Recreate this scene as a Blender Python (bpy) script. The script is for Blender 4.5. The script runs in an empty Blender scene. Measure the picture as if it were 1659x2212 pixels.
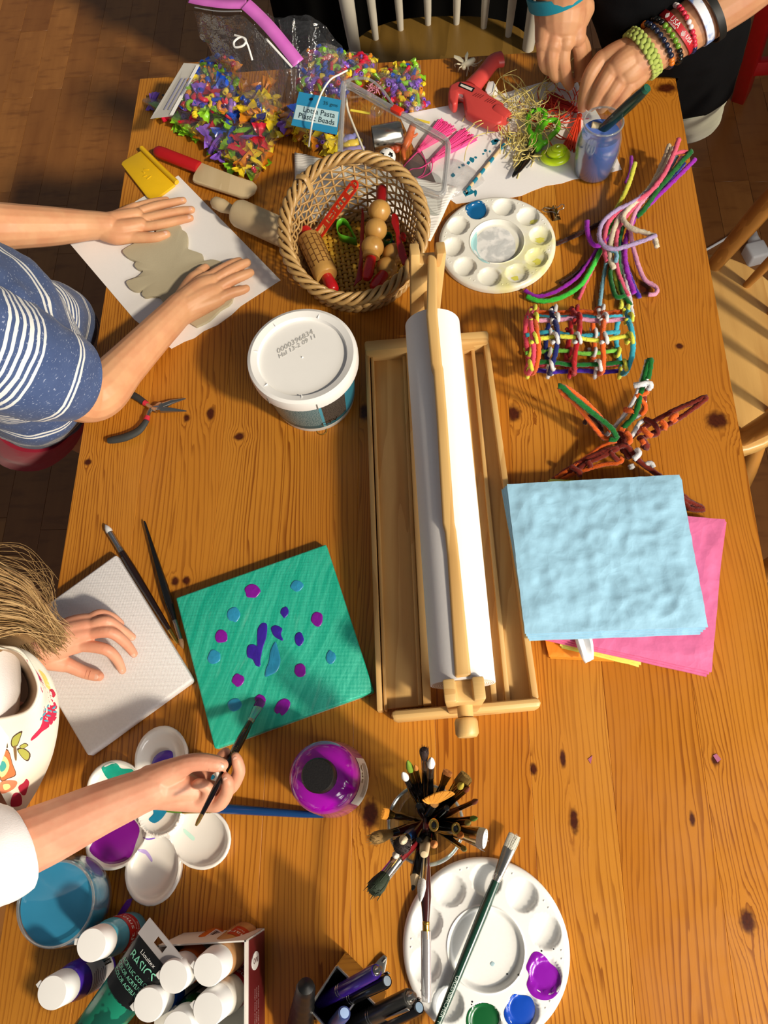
import bpy, bmesh, math, random
import numpy as np
from mathutils import Vector, Matrix, noise as mn

# ---------------------------------------------------------------- camera, world, sun, window light, exposure
S = bpy.context.scene
COL = S.collection
rnd = random.Random(7)
TZ = 0.75                       # table top height
H = 0.95                        # camera above the table top
F, CX, CY = 1657.0, 829.5, 1106.0
pi = math.pi
_p, _y, _r = (math.radians(a) for a in (68.5, 11.5, -12.1))
_d = Vector((0, math.cos(_p), -math.sin(_p))); _u = Vector((0, math.sin(_p), math.cos(_p))); _x = Vector((1, 0, 0))
_x, _u = math.cos(_r) * _x + math.sin(_r) * _u, -math.sin(_r) * _x + math.cos(_r) * _u
_Rz = Matrix.Rotation(_y, 3, 'Z')
AX, AU, AD = _Rz @ _x, _Rz @ _u, _Rz @ _d
cd = bpy.data.cameras.new('camera'); cam = bpy.data.objects.new('camera', cd); COL.objects.link(cam)
cam.matrix_world = Matrix(((AX.x, AU.x, -AD.x, 0), (AX.y, AU.y, -AD.y, 0), (AX.z, AU.z, -AD.z, TZ + H), (0, 0, 0, 1)))
cd.sensor_fit = 'HORIZONTAL'; cd.sensor_width = 36; cd.lens = 36 * F / 1659; cd.clip_start = .02
S.camera = cam

w = bpy.data.worlds.new('world'); S.world = w; w.use_nodes = True
w.node_tree.nodes['Background'].inputs[0].default_value = (.92, .95, 1, 1)
w.node_tree.nodes['Background'].inputs[1].default_value = .115
sl = bpy.data.lights.new('sun', 'SUN'); sun = bpy.data.objects.new('sun', sl); COL.objects.link(sun)
sl.energy = 2.7; sl.color = (1, .86, .66); sl.angle = math.radians(4.5)
SUN_AZ, SUN_EL = math.radians(-36), math.radians(38)
sv = Vector((math.cos(SUN_AZ) * math.cos(SUN_EL), math.sin(SUN_AZ) * math.cos(SUN_EL), math.sin(SUN_EL)))
sun.rotation_euler = sv.to_track_quat('Z', 'Y').to_euler(); sun.location = (3, -2, 4)
al = bpy.data.lights.new('window_light', 'AREA'); win = bpy.data.objects.new('window_light', al); COL.objects.link(win)
al.shape = 'RECTANGLE'; al.size = 1.3; al.size_y = 1.0; al.energy = 31; al.color = (1, .96, .90)
win.location = (1.2, -.72, 1.5)
win.rotation_euler = (Vector((1.2, -.72, 1.5)) - Vector((.0, .4, .75))).to_track_quat('Z', 'Y').to_euler()
S.view_settings.view_transform = 'Standard'; S.view_settings.look = 'None'
S.view_settings.gamma = 1; S.view_settings.use_curve_mapping = False
S.view_settings.exposure = 0.12

# ---------------------------------------------------------------- helpers
def P(a, b, h=0.0):
    """point at height h above the table top that the photograph shows at pixel (a, b)"""
    ray = F * AD + (a - CX) * AX + (CY - b) * AU
    q = ray * (-(H - h) / ray.z)
    return Vector((q.x, q.y, TZ + h))
def sc(a, b, h=0.0):
    return (P(a, b, h) - Vector((0, 0, TZ + H))).dot(AD) / F
def C(s, a=1.0):
    s = s.lstrip('#'); o = []
    for i in (0, 2, 4):
        c = int(s[i:i + 2], 16) / 255; o.append(c / 12.92 if c < .04045 else ((c + .055) / 1.055) ** 2.4)
    return (*o, a)

def catmull(pts, n=6, closed=False):
    pts = [Vector(p) for p in pts]
    if len(pts) < 3 and not closed:
        return [pts[0].lerp(pts[-1], i / n) for i in range(n + 1)]
    out = []; m = len(pts)
    for i in range(m if closed else m - 1):
        if closed: a, b, c, e = (pts[(i + k) % m] for k in (-1, 0, 1, 2))
        else: a, b, c, e = pts[max(i - 1, 0)], pts[i], pts[i + 1], pts[min(i + 2, m - 1)]
        for k in range(n):
            t = k / n
            out.append(.5 * (2 * b + (c - a) * t + (2 * a - 5 * b + 4 * c - e) * t * t + (3 * b - a - 3 * c + e) * t ** 3))
    if not closed: out.append(pts[-1])
    return out
def lerpl(vals, t):
    x = t * (len(vals) - 1); i = min(int(x), len(vals) - 2)
    return vals[i] + (vals[i + 1] - vals[i]) * (x - i) if len(vals) > 1 else vals[0]
def axm(a, b):
    """matrix whose z axis runs from a to b"""
    a, b = Vector(a), Vector(b)
    return Matrix.Translation(a) @ (b - a).to_track_quat('Z', 'Y').to_matrix().to_4x4()

class B:
    """collects shapes; build() links them as ONE mesh object"""
    def __init__(s): s.v, s.f = [], []
    def add(s, vs, fs, M=None):
        o = len(s.v)
        s.v += [(M @ Vector(x)) if M else Vector(x) for x in vs]; s.f += [tuple(i + o for i in f) for f in fs]; return s
    def box(s, c, size, M=None):
        x, y, z = (k / 2 for k in size); c = Vector(c)
        return s.add([c + Vector((i * x, j * y, k * z)) for i in (-1, 1) for j in (-1, 1) for k in (-1, 1)],
                     [(0, 1, 3, 2), (4, 6, 7, 5), (0, 4, 5, 1), (2, 3, 7, 6), (0, 2, 6, 4), (1, 5, 7, 3)], M)
    def lathe(s, prof, n=24, M=None, sx=1, sy=1):
        vs, fs, rings = [], [], []
        for r, z in prof:
            if r < 1e-6: rings.append([len(vs)]); vs.append((0, 0, z))
            else:
                rings.append(list(range(len(vs), len(vs) + n)))
                vs += [(r * sx * math.cos(2 * pi * i / n), r * sy * math.sin(2 * pi * i / n), z) for i in range(n)]
        for A, D in zip(rings, rings[1:]):
            for i in range(n):
                j = (i + 1) % n
                if len(A) == 1 and len(D) == 1: break
                if len(A) == 1: fs.append((A[0], D[j], D[i]) if 0 else (A[0], D[i], D[j])[::-1])
                elif len(D) == 1: fs.append((A[i], A[j], D[0]))
                else: fs.append((A[i], A[j], D[j], D[i]))
        return s.add(vs, fs, M)
    def tube(s, pts, rad, n=8, closed=False, cap=True, jit=0, flat=1.0):
        pts = [Vector(p) for p in pts]; m = len(pts); vs = []; fs = []
        if not hasattr(rad, '__len__'): rad = [rad]
        up = None
        for i, p in enumerate(pts):
            t = (pts[(i + 1) % m] - pts[i - 1]) if closed else (pts[min(i + 1, m - 1)] - pts[max(i - 1, 0)])
            t = t.normalized() if t.length > 1e-9 else Vector((0, 0, 1))
            if up is None: up = Vector((0, 0, 1)) if abs(t.z) < .9 else Vector((1, 0, 0))
            a = t.cross(up); a = a.normalized() if a.length > 1e-6 else t.orthogonal().normalized()
            b = a.cross(t); up = b
            r = lerpl(rad, i / max(m - 1, 1))
            for k in range(n):
                q = r * (1 + (rnd.uniform(-jit, jit) if jit else 0)); g = 2 * pi * k / n
                vs.append(p + a * (q * math.cos(g)) + b * (q * math.sin(g) * flat))
        for i in range(m if closed else m - 1):
            j = (i + 1) % m
            for k in range(n):
                l = (k + 1) % n; fs.append((i * n + k, i * n + l, j * n + l, j * n + k))
        if cap and not closed:
            fs.append(tuple(range(n))[::-1]); fs.append(tuple((m - 1) * n + k for k in range(n)))
        return s.add(vs, fs)
    def limb(s, pts, rad, n=16):
        """closed rounded tube through points with a radius each (for bodies)"""
        pts = [Vector(p) for p in pts]; L = catmull(pts, 6); rr = [lerpl(rad, i / (len(L) - 1)) for i in range(len(L))]
        d0 = (L[0] - L[1]).normalized(); d1 = (L[-1] - L[-2]).normalized()
        a = [L[0] + d0 * rr[0] * k for k in (.95, .7, .35)]; b = [L[-1] + d1 * rr[-1] * k for k in (.35, .7, .95)]
        full = a + L + b; fr = [rr[0] * k for k in (.3, .71, .94)] + rr + [rr[-1] * k for k in (.94, .71, .3)]
        o = B(); o.tube(full, [1], n)
        for i in range(len(full)):
            for k in range(n):
                q = o.v[i * n + k]; o.v[i * n + k] = full[i] + (q - full[i]) * fr[i]
        return s.add(o.v, o.f)
    def ball(s, c, r, n=12, M=None):
        if not hasattr(r, '__len__'): r = (r, r, r)
        prof = [(math.sin(pi * i / n), -math.cos(pi * i / n)) for i in range(n + 1)]
        o = B().lathe(prof, n * 2 if n < 10 else n + 8)
        return s.add([(v.x * r[0] + c[0], v.y * r[1] + c[1], v.z * r[2] + c[2]) for v in o.v], o.f, M)
    def prism(s, poly, z0, z1=None, M=None):
        """poly of 2-D or 3-D points; 3-D points are tops, dropped to z0"""
        n = len(poly)
        lo = [(p[0], p[1], z0 if not callable(z0) else z0(p)) for p in poly]
        hi = [(p[0], p[1], z1 if z1 is not None else p[2]) for p in poly]
        a = sum(poly[i - 1][0] * poly[i][1] - poly[i][0] * poly[i - 1][1] for i in range(n))
        fs = [tuple(range(n))[::-1], tuple(range(n, 2 * n))] + [(i, (i + 1) % n, n + (i + 1) % n, n + i) for i in range(n)]
        if a < 0: fs = [f[::-1] for f in fs]
        return s.add(lo + hi, fs, M)
    def grid(s, fn, nu, nv, M=None):
        vs = [fn(i / nu, j / nv) for j in range(nv + 1) for i in range(nu + 1)]
        return s.add(vs, [(j * (nu + 1) + i, j * (nu + 1) + i + 1, (j + 1) * (nu + 1) + i + 1, (j + 1) * (nu + 1) + i)
                          for j in range(nv) for i in range(nu)], M)
    def build(s, name, mat, parent=None, bevel=0, seg=2, smooth=40, solid=0, sub=0, kind=None, label=None, origin=None, fix=True):
        me = bpy.data.meshes.new(name)
        if parent is not None: org = Vector(parent['_o'])
        elif origin is not None: org = Vector(origin)
        else:
            lo = [min(v[k] for v in s.v) for k in range(3)]; hi = [max(v[k] for v in s.v) for k in range(3)]
            org = Vector(((lo[0] + hi[0]) / 2, (lo[1] + hi[1]) / 2, lo[2]))
        me.from_pydata([tuple(v - org) for v in s.v], [], s.f); me.materials.append(mat)
        if bevel or fix:
            bm = bmesh.new(); bm.from_mesh(me)
            if fix: bmesh.ops.recalc_face_normals(bm, faces=bm.faces)
            if bevel:
                es = [e for e in bm.edges if len(e.link_faces) == 2 and e.calc_face_angle(0) > .6]
                bmesh.ops.bevel(bm, geom=es, offset=bevel, segments=seg, profile=.5, affect='EDGES', clamp_overlap=True)
            bm.to_mesh(me); bm.free()
        if smooth:
            me.shade_smooth()
            if smooth < 180: me.set_sharp_from_angle(angle=math.radians(smooth))
        o = bpy.data.objects.new(name, me); COL.objects.link(o)
        if parent is not None: o.parent = parent
        else: o.location = org
        o['_o'] = tuple(org)
        if solid: md = o.modifiers.new('s', 'SOLIDIFY'); md.thickness = solid; md.offset = 0
        if sub: md = o.modifiers.new('u', 'SUBSURF'); md.levels = md.render_levels = sub
        if kind: o['kind'] = kind
        if label: o['label'] = label
        return o

def tag(o, label, cat, group=None, kind=None):
    o['label'] = label; o['category'] = cat
    if group: o['group'] = group
    if kind: o['kind'] = kind
    return o
def T(name, label, cat, loc, group=None):
    o = bpy.data.objects.new(name, None); COL.objects.link(o); o.empty_display_size = .02
    o.location = loc; o['_o'] = tuple(loc); return tag(o, label, cat, group)
def text(s, size, fn, name, mat, parent, align='CENTER', depth=0.0, sx=1):
    """lettering: every vertex (x, y) of the text goes through fn -> world point"""
    cu = bpy.data.curves.new('t', 'FONT'); cu.body = s; cu.size = size; cu.align_x = align; cu.align_y = 'CENTER'; cu.resolution_u = 2
    o = bpy.data.objects.new('t', cu); COL.objects.link(o)
    me = bpy.data.meshes.new_from_object(o.evaluated_get(bpy.context.evaluated_depsgraph_get()))
    bm = bmesh.new(); bm.from_mesh(me)
    bmesh.ops.dissolve_limit(bm, angle_limit=.02, verts=bm.verts, edges=bm.edges)
    bmesh.ops.triangulate(bm, faces=bm.faces)
    b = B(); b.add([fn(v.co.x * sx, v.co.y) for v in bm.verts], [tuple(v.index for v in f.verts) for f in bm.faces]); bm.free()
    bpy.data.objects.remove(o); bpy.data.curves.remove(cu); bpy.data.meshes.remove(me)
    if not b.v: return None
    return b.build(name, mat, parent, smooth=0, fix=False)
def plane_fn(c, ex, ey, lift=.0004):
    ex = Vector(ex).normalized(); ey = Vector(ey).normalized(); n = ex.cross(ey); c = Vector(c)
    return lambda x, y: c + ex * x + ey * y + n * lift
def remeshed(b, name, mat, parent=None, voxel=.0013, smooth=4, org=None, label=None):
    """union of the closed shapes in b as one continuous smooth skin"""
    o = b.build('tmp', mat, None, smooth=180)
    m = o.modifiers.new('r', 'REMESH'); m.mode = 'VOXEL'; m.voxel_size = voxel; m.use_smooth_shade = True
    m = o.modifiers.new('s', 'SMOOTH'); m.iterations = smooth; m.factor = .5
    me = bpy.data.meshes.new_from_object(o.evaluated_get(bpy.context.evaluated_depsgraph_get()))
    off = Vector(o.location) - (Vector(parent['_o']) if parent else Vector(org or o.location))
    me.transform(Matrix.Translation(off)); me.shade_smooth()
    if not me.materials: me.materials.append(mat)
    r = bpy.data.objects.new(name, me); COL.objects.link(r)
    if parent: r.parent = parent
    else: r.location = org or o.location
    r['_o'] = tuple(parent['_o'] if parent else r.location)
    if label: r['label'] = label
    old = o.data; bpy.data.objects.remove(o); bpy.data.meshes.remove(old); return r
def copy(o, M=None, parent=None):
    c = o.copy(); COL.objects.link(c)
    if parent: c.parent = parent
    if M is not None: c.matrix_world = M
    for ch in o.children: copy(ch, None, c)
    return c

# ---------------------------------------------------------------- materials
class N:
    def __init__(s, name):
        s.m = bpy.data.materials.new(name); s.m.use_nodes = True; s.t = s.m.node_tree; s.b = s.t.nodes['Principled BSDF']; s.out = s.t.nodes['Material Output']
        s._c = None
    def n(s, typ, **k):
        o = s.t.nodes.new(typ)
        for a, v in k.items(): setattr(o, a, v)
        return o
    def put(s, sock, v):
        if hasattr(v, 'is_output'): s.t.links.new(v, sock)
        else: sock.default_value = v
    def co(s, kind='Object'):
        if s._c is None: s._c = s.n('ShaderNodeTexCoord')
        return s._c.outputs[kind]
    def math(s, op, a, b=0.0, c=None, clamp=False):
        o = s.n('ShaderNodeMath', operation=op, use_clamp=clamp); s.put(o.inputs[0], a); s.put(o.inputs[1], b)
        if c is not None: s.put(o.inputs[2], c)
        return o.outputs[0]
    def vm(s, op, a, b=(0, 0, 0)):
        o = s.n('ShaderNodeVectorMath', operation=op); s.put(o.inputs[0], a)
        if op not in ('LENGTH',): s.put(o.inputs[1], b)
        return o.outputs['Value' if op in ('LENGTH', 'DOT_PRODUCT') else 0]
    def noise(s, vec, scale=5, detail=2, rough=.5, w=None):
        o = s.n('ShaderNodeTexNoise'); s.put(o.inputs['Vector'], vec); o.inputs['Scale'].default_value = scale
        o.inputs['Detail'].default_value = detail; o.inputs['Roughness'].default_value = rough
        if w is not None: o.noise_dimensions = '4D'; s.put(o.inputs['W'], w)
        return o.outputs['Fac']
    def vor(s, vec, scale, feature='F1', out='Distance', rand=1):
        o = s.n('ShaderNodeTexVoronoi', feature=feature); s.put(o.inputs['Vector'], vec); o.inputs['Scale'].default_value = scale
        o.inputs['Randomness'].default_value = rand; return o.outputs[out]
    def mr(s, v, a, b, c=0.0, d=1.0, smooth=True):
        o = s.n('ShaderNodeMapRange'); o.interpolation_type = 'SMOOTHSTEP' if smooth else 'LINEAR'
        for i, q in enumerate((v, a, b, c, d)): s.put(o.inputs[i], q)
        return o.outputs[0]
    def mix(s, f, a, b, mode='MIX'):
        o = s.n('ShaderNodeMix', data_type='RGBA', blend_type=mode); s.put(o.inputs[0], f); s.put(o.inputs[6], a); s.put(o.inputs[7], b); return o.outputs[2]
    def xyz(s, v):
        o = s.n('ShaderNodeSeparateXYZ'); s.put(o.inputs[0], v); return o.outputs
    def cxyz(s, x, y, z):
        o = s.n('ShaderNodeCombineXYZ'); [s.put(o.inputs[i], q) for i, q in enumerate((x, y, z))]; return o.outputs[0]
    def rand(s): return s.n('ShaderNodeObjectInfo').outputs['Random']
    def bump(s, h, st=.3, dist=.001):
        o = s.n('ShaderNodeBump'); s.put(o.inputs['Height'], h); o.inputs['Strength'].default_value = st; o.inputs['Distance'].default_value = dist
        s.t.links.new(o.outputs[0], s.b.inputs['Normal']); return o.outputs[0]
    def set(s, **k):
        for a, v in k.items(): s.put(s.b.inputs[{'col': 'Base Color', 'rough': 'Roughness', 'metal': 'Metallic', 'spec': 'Specular IOR Level', 'trans': 'Transmission Weight',
                                   'coat': 'Coat Weight', 'sheen': 'Sheen Weight', 'sss': 'Subsurface Weight', 'ior': 'IOR', 'alpha': 'Alpha', 'coatr': 'Coat Roughness'}[a]], v)
        return s
_mc = {}
def plain(hexc, rough=.4, metal=0, coat=0, var=.06, bump=0, scale=60, spec=.5):
    """one-colour surface with faint noise variation"""
    k = (hexc, rough, metal, coat, var, bump, scale, spec)
    if k in _mc: return _mc[k]
    m = N('surface_' + hexc.strip('#')); c = C(hexc); nz = m.noise(m.co(), scale, 3)
    lo = tuple(x * (1 - var) for x in c[:3]) + (1,); hi = tuple(min(1, x * (1 + var)) for x in c[:3]) + (1,)
    m.set(col=m.mix(nz, lo, hi), rough=m.mr(nz, 0, 1, rough * .85, min(1, rough * 1.15)), metal=metal, coat=coat, spec=spec)
    if bump: m.bump(nz, bump, .001)
    _mc[k] = m.m; return m.m
def fabric(hexc, scale=900, bump=.4):
    m = N('fabric'); c = C(hexc); x = m.noise(m.co(), scale, 2); y = m.noise(m.co(), 18, 3)
    m.set(col=m.mix(y, tuple(v * .8 for v in c[:3]) + (1,), tuple(min(1, v * 1.15) for v in c[:3]) + (1,)), rough=.9, sheen=.0 if max(c[:3]) < .02 else .15, spec=.1 if max(c[:3]) < .02 else .2); m.bump(x, bump, .0006); return m.m
def fuzz(hexc):
    k = ('fuzz', hexc)
    if k in _mc: return _mc[k]
    m = N('chenille_' + hexc.strip('#')); c = C(hexc); x = m.noise(m.co(), 1400, 2)
    m.set(col=m.mix(x, tuple(v * .6 for v in c[:3]) + (1,), tuple(min(1, v * 1.25) for v in c[:3]) + (1,)), rough=.95, sheen=.25, spec=.15); m.bump(x, .9, .0012)
    _mc[k] = m.m; return m.m
def lightwood(name, base, dark, freq=90, axis='Y', rough=.5, amt=.6):
    m = N(name); x, y, z = m.xyz(m.co()); r = m.rand()
    u, v = {'Y': (x, y), 'X': (y, x), 'Z': (x, z)}[axis]
    third = {'Y': z, 'X': z, 'Z': y}[axis]
    wv = m.cxyz(m.math('MULTIPLY', u, 14), m.math('MULTIPLY', v, 1.6), m.math('ADD', m.math('MULTIPLY', third, 14), m.math('MULTIPLY', r, 40)))
    nz = m.noise(wv, 1, 3)
    f = m.math('FRACT', m.math('MULTIPLY', m.math('ADD', nz, m.math('MULTIPLY', u, 2.0)), freq * .12))
    line = m.mr(f, .45, .95)
    fine = m.noise(m.cxyz(m.math('MULTIPLY', u, 900), m.math('MULTIPLY', v, 25), third), 1, 2)
    c = m.mix(m.math('MULTIPLY', line, amt), C(base), C(dark)); c = m.mix(m.math('MULTIPLY', fine, .25), c, C(dark))
    m.set(col=c, rough=rough); m.bump(fine, .15, .0004); return m.m
def film(name, tint='#ffffff', base=.06, edge=.5, crinkle=70, strength=.7, dif=.35):
    m = N(name); t = m.n('ShaderNodeBsdfTransparent'); t.inputs[0].default_value = C(tint)
    g = m.n('ShaderNodeBsdfGlossy'); g.inputs['Roughness'].default_value = .08
    d = m.n('ShaderNodeBsdfDiffuse'); d.inputs[0].default_value = (.9, .9, .92, 1)
    nz = m.noise(m.co(), crinkle, 3, .6); bp = m.n('ShaderNodeBump'); bp.inputs['Strength'].default_value = strength; bp.inputs['Distance'].default_value = .004
    m.put(bp.inputs['Height'], nz); m.put(g.inputs['Normal'], bp.outputs[0])
    lw = m.n('ShaderNodeLayerWeight'); lw.inputs['Blend'].default_value = .35; m.put(lw.inputs['Normal'], bp.outputs[0])
    fac = m.mr(lw.outputs['Facing'], 0, 1, base, edge, False)
    gd = m.n('ShaderNodeMixShader'); gd.inputs[0].default_value = dif; m.put(gd.inputs[1], g.outputs[0]); m.put(gd.inputs[2], d.outputs[0])
    mx = m.n('ShaderNodeMixShader'); m.put(mx.inputs[0], fac); m.put(mx.inputs[1], t.outputs[0]); m.put(mx.inputs[2], gd.outputs[0])
    m.put(m.out.inputs['Surface'], mx.outputs[0]); return m.m
M_FILM = film('clear_film', '#ffffff', .05, .7, 60, .9, .12); M_BOXCLEAR = film('clear_plastic', '#f4f6f4', .06, .4, 20, .05, .12); M_FROST = film('frosted_plastic', '#f6f6f4', .38, .8, 20, .05)
M_GLASS = film('thin_glass', '#f4f8f6', .03, .5, 4, .0, .06)
M_PINE = lightwood('pine_light', '#dcb574', '#b98544', 60, 'Y', .42, .5)
M_PINEX = lightwood('pine_light_cross', '#dcb574', '#b98544', 60, 'X', .42, .5)
M_PINEZ = lightwood('pine_light_up', '#dcb574', '#b98544', 60, 'Z', .42, .5)
M_BEECH = lightwood('beech', '#d9c39c', '#bfa577', 30, 'Y', .6, .35)
M_TURNED = lightwood('turned_wood', '#c99a52', '#a87532', 30, 'Z', .3, .35)
M_CHAIR = lightwood('chair_wood', '#c98f45', '#9a6224', 40, 'Z', .35, .5)
M_CHAIRSEAT = lightwood('chair_seat_wood', '#d8ae68', '#b3803f', 40, 'Y', .35, .5)
M_STEEL = plain('#b9b6ae', .22, 1, var=.1); M_BLACK = plain('#0c0b0c', .22, coat=.3); M_WHITEP = plain('#eeeeec', .32)
M_PAPER = plain('#f1efef', .8, bump=.1, scale=300, var=.02); M_GOLD = plain('#cdaa55', .28, 1)
M_RED = plain('#c0141c', .28, coat=.3)

# ---------------------------------------------------------------- floor of laminate strips
def floor_mat():
    m = N('laminate'); x, y, z = m.xyz(m.co()); r = m.rand()
    v = m.cxyz(m.math('MULTIPLY', x, 22), m.math('MULTIPLY', y, 3), m.math('MULTIPLY', r, 60))
    nz = m.noise(v, 1, 4, .6); fl = m.noise(m.cxyz(m.math('MULTIPLY', x, 12), m.math('MULTIPLY', y, 45), m.math('MULTIPLY', r, 30)), 1, 3)
    c = m.mix(nz, C('#7d4c20'), C('#b67c40')); c = m.mix(m.mr(fl, .5, .75, 0, .45), c, C('#5a3012'))
    c = m.mix(m.mr(r, 0, 1, 0, .55), c, C('#6b3d1a')); c = m.mix(m.mr(r, .93, .98, 0, .5), c, C('#a08055'))
    m.set(col=c, rough=.33); m.bump(nz, .08, .0005); return m.m
M_FLOOR = floor_mat()
fl = B().box((.2, .9, -.02), (5, 5, .034)).build('floor', plain('#3a1c0c', .6), origin=(.2, .9, -.0031)); fl['kind'] = 'structure'
fl['_o'] = (.2, .9, 0); fl.location.z = 0
for v in fl.data.vertices: v.co.z -= .0031
TX0, TX1, TY0, TY1 = -.509, .401, -.42, 1.195
nplank = 0; ix = 0; xx = -1.53
while xx < 1.08:
    yy = -.75 - rnd.uniform(0, .35); wdt = .092
    while yy < 2.65:
        L = rnd.choice((.3, .38, .46, .52))
        inside = TX0 + .16 < xx and xx + wdt < TX1 - .16 and yy > -.5 and yy + L < 1.05
        if not inside and nplank < 298:
            B().box((xx + wdt / 2, yy + L / 2, -.0035), (wdt - .0006, L - .0008, .007)).build('plank', M_FLOOR, fl, bevel=.0004, seg=1); nplank += 1
        yy += L
    xx += wdt

# unseen wall added under the right window, keeps low sun off the floor
M_WALL = plain('#d8d2c6', .8, bump=.1, scale=200)
wr_ = B().box((1.36, .3, .44), (.1, 5.2, .88)).build('added_wall_right', M_WALL); wr_['kind'] = 'structure'
o = B().box((1.345, .3, .895), (.15, 5.2, .03)).build('added_sill_1', M_WHITEP, bevel=.004); o['kind'] = 'structure'  # sill of the added wall, also out of view

# ---------------------------------------------------------------- pine table
TROOT = (-.054, .3875, 0)
KN_REFL = [((403, 903), 7, 10), ((455, 893), 9, 15), ((517, 943), 11, 9), ((190, 998), 8, 8), ((378, 1256), 9, 10), ((402, 1254), 9, 10),
      ((1108, 893), 17, 20), ((1548, 908), 22, 22), ((1468, 748), 8, 7), ((1440, 190), 22, 14), ((1240, 1772), 9, 26), ((1495, 1768), 6, 14), ((1216, 1640), 6, 18),
      ((1152, 1662), 8, 12), ((1615, 1990), 16, 24), ((1545, 1640), 9, 12), ((790, 890), 14, 20), ((1392, 622), 14, 22), ((800, 1760), 18, 30), ((1300, 690), 7, 10), ((1460, 1420), 6, 9)]  # large spot beside the purple bottle paints its dark reflection into the wood
def table_mat(x0, x1):
    m = N('varnished_pine'); co = m.co(); x, y, z = m.xyz(co); r = m.rand()
    ph = None; dark = None; kn_ = m.noise(co, 120, 2)
    for (a, b), rx, ry in KN_REFL:
        s = sc(a, b)
        if not x0 - .004 < P(a, b).x < x1 + .004: continue
        q = P(a, b) - Vector(TROOT)
        dv = m.vm('MULTIPLY', m.vm('SUBTRACT', co, (q.x, q.y, TZ)), (1 / (rx * s), 1 / (ry * s), 0))
        ln = m.math('ADD', m.vm('LENGTH', dv), m.math('MULTIPLY', m.math('SUBTRACT', kn_, .5), .9)); sx = m.xyz(dv)[0]
        w_ = m.mr(ln, .6, 5.0, 1, 0); w_ = m.math('MULTIPLY', w_, w_)
        t = m.math('MULTIPLY', w_, m.math('MULTIPLY', m.math('DIVIDE', sx, m.math('ADD', m.math('ABSOLUTE', sx), .5)), -rx * s * 1.5))
        t2 = m.mr(ln, 1.4, .55)
        ph = t if ph is None else m.math('ADD', ph, t)
        dark = t2 if dark is None else m.math('MAXIMUM', dark, t2)
    ph = 0.0 if ph is None else ph; dark = 0.0 if dark is None else dark
    wob = m.noise(m.cxyz(m.math('MULTIPLY', x, 6), m.math('MULTIPLY', y, 1.3), m.math('MULTIPLY', r, 20)), 1, 2)
    wob2 = m.noise(m.cxyz(m.math('MULTIPLY', x, 40), m.math('MULTIPLY', y, 7), m.math('MULTIPLY', r, 9)), 1, 2)
    xs = m.math('ADD', m.math('ADD', x, ph), m.math('ADD', m.math('MULTIPLY', wob, .10), m.math('ADD', m.math('MULTIPLY', wob2, .006), m.math('MULTIPLY', m.noise(m.cxyz(m.math('MULTIPLY', x, 130), m.math('MULTIPLY', y, 3), r), 1, 1), .009))))
    fr = m.math('FRACT', m.math('MULTIPLY', xs, m.mr(r, 0, 1, 140, 230, False)))
    line = m.math('MULTIPLY', m.mr(fr, .5, .92), m.mr(fr, 1.0, .95))
    fine = m.noise(m.cxyz(m.math('MULTIPLY', xs, 1500), m.math('MULTIPLY', y, 22), r), 1, 2)
    lo = m.mix(r, C('#c27f24'), C('#d89838')); lo = m.mix(m.noise(m.cxyz(m.math('MULTIPLY', x, 5), m.math('MULTIPLY', y, 1.5), r), 1, 2), lo, C('#b46c1e'))
    lsel = m.noise(m.cxyz(m.math('MULTIPLY', x, 18), m.math('MULTIPLY', y, 2), r), 1, 2)
    c = m.mix(m.math('MULTIPLY', line, m.mr(lsel, .3, .7, .35, .9)), lo, C('#7c3f08'))
    c = m.mix(m.math('MULTIPLY', fine, .28), c, C('#8c4c08'))
    kc = m.mix(m.noise(co, 260, 2), C('#2a0d05'), C('#5a260c'))
    c = m.mix(dark, c, kc)
    sm = m.noise(co, 9, 4, .65); m.set(col=c, rough=m.mr(sm, .3, .7, .26, .42), spec=.38)
    m.bump(m.math('ADD', m.math('MULTIPLY', line, -.4), fine), .1, .0004); return m.m
tbl = T('table', 'orange varnished pine table with dark knots, covered in craft supplies', 'table', TROOT)
bw = [.094, .112, .088, .105, .098, .11, .092, .104, .107]; k = (TX1 - TX0) / sum(bw); xx = TX0
for q in bw:
    q *= k
    B().box((xx + q / 2, (TY0 + TY1) / 2, TZ - .014), (q - .0001, TY1 - TY0, .028)).build('board', table_mat(xx, xx + q), tbl, bevel=.0004, seg=1); xx += q
M_TLEG = plain('#a8652a', .4, var=.12, scale=20)
for a, b in ((TX0 + .07, TY0 + .07), (TX1 - .07, TY0 + .07), (TX0 + .07, TY1 - .07), (TX1 - .07, TY1 - .07)):
    B().lathe([(0, 0), (.022, 0), (.03, .2), (.024, .25), (.034, .5), (.026, .56), (.036, .6), (.036, .722), (0, .722)], 16, Matrix.Translation((a, b, 0))).build('leg', M_TLEG, tbl)
for c_, s_ in ((((TX0 + TX1) / 2, TY0 + .06, .675), (TX1 - TX0 - .16, .02, .09)), (((TX0 + TX1) / 2, TY1 - .06, .675), (TX1 - TX0 - .16, .02, .09)),
               ((TX0 + .06, (TY0 + TY1) / 2, .675), (.02, TY1 - TY0 - .16, .09)), ((TX1 - .06, (TY0 + TY1) / 2, .675), (.02, TY1 - TY0 - .16, .09))):
    B().box(c_, s_).build('apron', M_TLEG, tbl, bevel=.002)
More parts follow.
